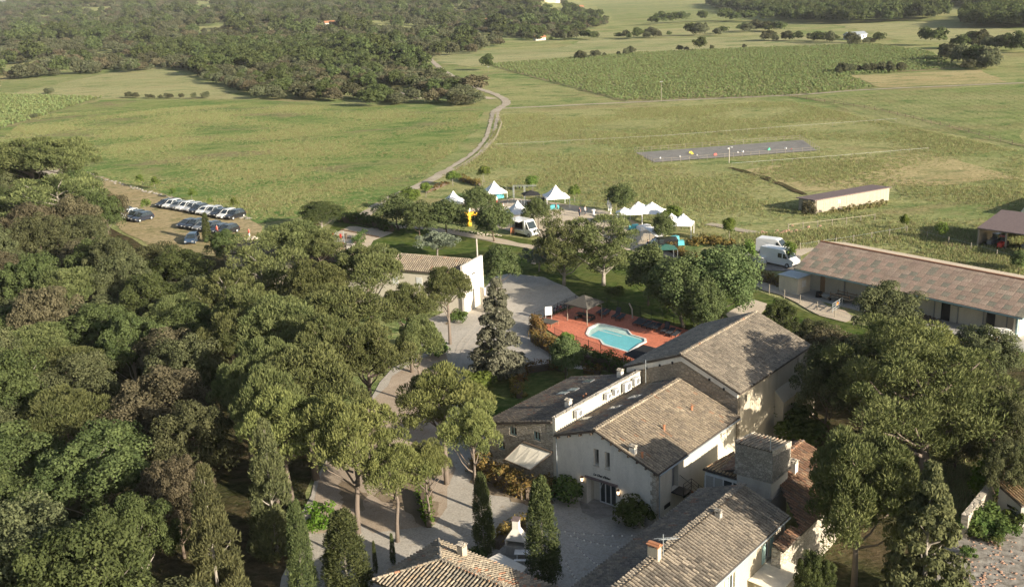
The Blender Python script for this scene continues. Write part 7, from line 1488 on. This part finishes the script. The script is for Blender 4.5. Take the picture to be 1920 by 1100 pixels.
mass('far_wood','wooded patch around the distant hamlet left of the far fields',[(900,68),(990,76),(1120,58),(1140,44),(1090,24),(960,20),(880,40),(800,48)],900,['tree_far','bush_mid','bush_brown'],(.8,1.3),23)
mass('far_wood','belt of tall dark trees across the far plain at upper right',[(1480,42),(1560,46),(1640,44),(1760,38),(1780,26),(1640,18),(1480,14),(1330,6),(1330,14)],900,['tree_far'],(1.1,1.7),24)
mass('far_wood','dark wood at the upper right edge of the view',[(1810,52),(1920,54),(1990,50),(1990,24),(1880,28),(1810,40)],420,['tree_far'],(1.1,1.6),25)
mass('far_wood','strip of wood on the horizon at the far right',[(1700,10),(1990,22),(1990,4),(1700,-4)],500,['tree_far'],(1.3,1.9),26)
# distant houses
def far_house(px,py,w_,d,h,lab,col='plaster_white',tiltc='terracotta',rz=.3):
    g=G(px,py); z=float(hill(g[0],g[1])); t=thing('distant_house',lab,'house',(g[0],g[1],z),rz); mb=MB(); mb.prism([(-d/2,0),(d/2,0),(d/2,h),(0,h+d*.2),(-d/2,h)],'x',-w_/2,w_/2); mb.build('wall',col,t)
    mb=MB(); mb.slab([(-w_/2-.4,-d/2-.5,h+.05),(w_/2+.4,-d/2-.5,h+.05),(w_/2+.4,0,h+d*.2+.25),(-w_/2-.4,0,h+d*.2+.25)],.2); mb.slab([(-w_/2-.4,0,h+d*.2+.25),(w_/2+.4,0,h+d*.2+.25),(w_/2+.4,d/2+.5,h+.05),(-w_/2-.4,d/2+.5,h+.05)],.2); mb.build('roof',tiltc,t)
    mb=MB(); [mb.box(x-.5,x+.5,-d/2-.03,-d/2-.004,h*.45,h*.75) for x in (-w_*.3,w_*.3)]
    for x in (-w_*.3,w_*.3): m_=MB(); m_.box(x-.5,x+.5,-d/2-.03,-d/2-.004,h*.45,h*.75); m_.build('window','dark_interior',t)
far_house(1040,17,16,10,10,'tall white house in the distant hamlet'); far_house(1031,26,18,9,9,'lower orange roofed house in the distant hamlet','sand'); far_house(1084,25,14,8,5,'small house at the right of the distant hamlet','sand'); far_house(1012,77,8,5,2.2,'half hidden low house behind the far hedgerow')
far_house(1603,74,12,7,3,'blue grey farm shed behind the far hedgerow','galvanised','galvanised'); far_house(620,68,10,8,5,'lone white house on the wooded hill'); far_house(52,22,16,10,7,'pale house on the hillside at the upper left','plaster_white'); far_house(30,11,30,14,8,'large pale building on the far left slope'); far_house(918,47,9,6,4,'small ochre building among the far trees','sand')
# vineyards: real rows
def vines(name,label,px,gap,ang,seed,step=1.3,sc=(.8,1.15),world=None):
    rs=np.random.RandomState(seed); pw=world or worldpoly(px); a=np.array(pw); c=a.mean(0); rot=np.array([[math.cos(ang),math.sin(ang)],[-math.sin(ang),math.cos(ang)]]); b_=(a-c)@rot.T; lo=b_.min(0);hi=b_.max(0)
    u=np.arange(lo[0],hi[0],step); v=np.arange(lo[1],hi[1],gap); U_,V_=np.meshgrid(u,v); q=np.column_stack([U_.ravel(),V_.ravel()]); q=q+np.column_stack([rs.uniform(-.4,.4,len(q)),rs.uniform(-.12,.12,len(q))]); w_=q@rot+c
    k=inpoly(w_[:,0],w_[:,1],pw)&(rs.rand(len(w_))>.06); w_=w_[k]
    return scatter(name,label,np.column_stack([w_,np.full(len(w_),.1)]),rs.uniform(sc[0],sc[1],len(w_)),[],meshes=VM)
VM=[]
for s in range(4):
    rs=np.random.RandomState(200+s); C=np.array([(rs.uniform(-.55,.55),rs.uniform(-.1,.1),rs.uniform(.45,1.0)) for _ in range(4)]); V,F,T=leaf_cloud(C,np.full(4,.42),11,.30,rs,elong=.7,squash=.8); VM.append(mesh_np('vine_clump',V,F,'vine_leaf',T))
vines('vineyard_rows','broad vineyard with straight leafy rows in the centre right distance',[(912,122),(1172,191),(1500,180),(1640,166),(1590,143),(1800,128),(1740,98),(1640,84),(1440,90),(1200,100)],2.7,.02,31,1.6,(.6,.95))
vines('vineyard_rows','small vineyard with dark rows at the left edge',[(0,178),(190,184),(60,225),(0,243),(-60,243),(-60,178)],2.5,.5,32,1.5,(.7,1.))
vines('crop_rows','sparse young vine rows beyond the path on the right',[(1510,184),(1920,160),(1960,230),(1940,275),(1700,232)],2.8,.1,33,2.6,(.14,.28))
# grass and weeds
EXC=[tuple(G(x,y)[:2]) for x,y in ((1505,404),(1680,376),(1680,350),(1500,368))]
WM=[]
for s in range(5):
    rs=np.random.RandomState(300+s); n=16; p=rs.normal(0,.22,(n,3))*[1,1,0]; d=rs.normal(0,.35,(n,3)); d[:,2]=1; d/=np.linalg.norm(d,axis=1)[:,None]; h=rs.uniform(.18,.42,n)[:,None]; sd_=np.cross(d,unit(n,rs)); sd_/=np.linalg.norm(sd_,axis=1)[:,None]
    V=np.stack([p+sd_*.05,p-sd_*.05,p+d*h],1).reshape(-1,3); WM.append(mesh_np('grass_tuft',V,np.arange(3*n).reshape(-1,3),'weed',np.repeat(rs.rand(n),3)))
def grass(name,label,px,n,sc,seed,thresh=.0):
    rs=np.random.RandomState(seed); q=pts_in(px,n,rs); f=np.sin(q[:,0]*.11+1.3*np.sin(q[:,1]*.07))*np.sin(q[:,1]*.09+1.1*np.sin(q[:,0]*.05+seed)); k=rs.rand(len(q))<np.clip(.55+.7*f,.08,1); q=q[k]
    f=f[k]; ex=inpoly(q[:,0],q[:,1],worldpoly([(1185,284),(1508,260),(1543,285),(1226,312)]))|inpoly(q[:,0],q[:,1],[(a,b_) for a,b_ in EXC]); q=q[~ex]; f=f[~ex]; return scatter(name,label,np.column_stack([q,np.full(len(q),.03)]),rs.uniform(sc[0],sc[1],len(q))*(1+.5*f),[],meshes=WM)
grass('meadow_grass','rough meadow grass around the riding arena and shed',[(800,345),(900,292),(945,215),(1480,190),(1920,285),(1920,430),(1700,425),(1400,425),(1290,430),(1150,395),(960,362),(880,335)],70000,(.5,1.15),41)
grass('field_grass','tall grass of the big left field',[(180,325),(0,262),(60,215),(470,195),(900,210),(890,245),(780,345),(690,395),(480,415)],60000,(.5,1.0),42)
grass('weeds','weeds between the farm track and the long barn',[(1310,440),(1480,440),(1560,430),(1700,425),(1920,440),(1920,520),(1560,465),(1400,470)],9000,(.9,1.9),43)
grass('bank_grass','dry grass on the bank under the great pine',[(1680,850),(1800,850),(1840,900),(1800,980),(1700,950)],1500,(.8,1.4),44)
# haze
hz=MB(); hz.box(-9500,9500,-60,9800,-8,72); hm=bpy.data.materials.new('haze'); hm.use_nodes=True; ht=hm.node_tree; ht.nodes.clear(); ho_=ht.nodes.new('ShaderNodeOutputMaterial'); hv_=ht.nodes.new('ShaderNodeVolumePrincipled'); hv_.inputs['Color'].default_value=(.86,.90,.95,1); hv_.inputs['Density'].default_value=HAZE; hv_.inputs['Anisotropy'].default_value=0.0
ht.links.new(hv_.outputs[0],ho_.inputs['Volume']); M['haze']=hm
if HAZE>0: hz.build('haze','haze',kind='stuff')
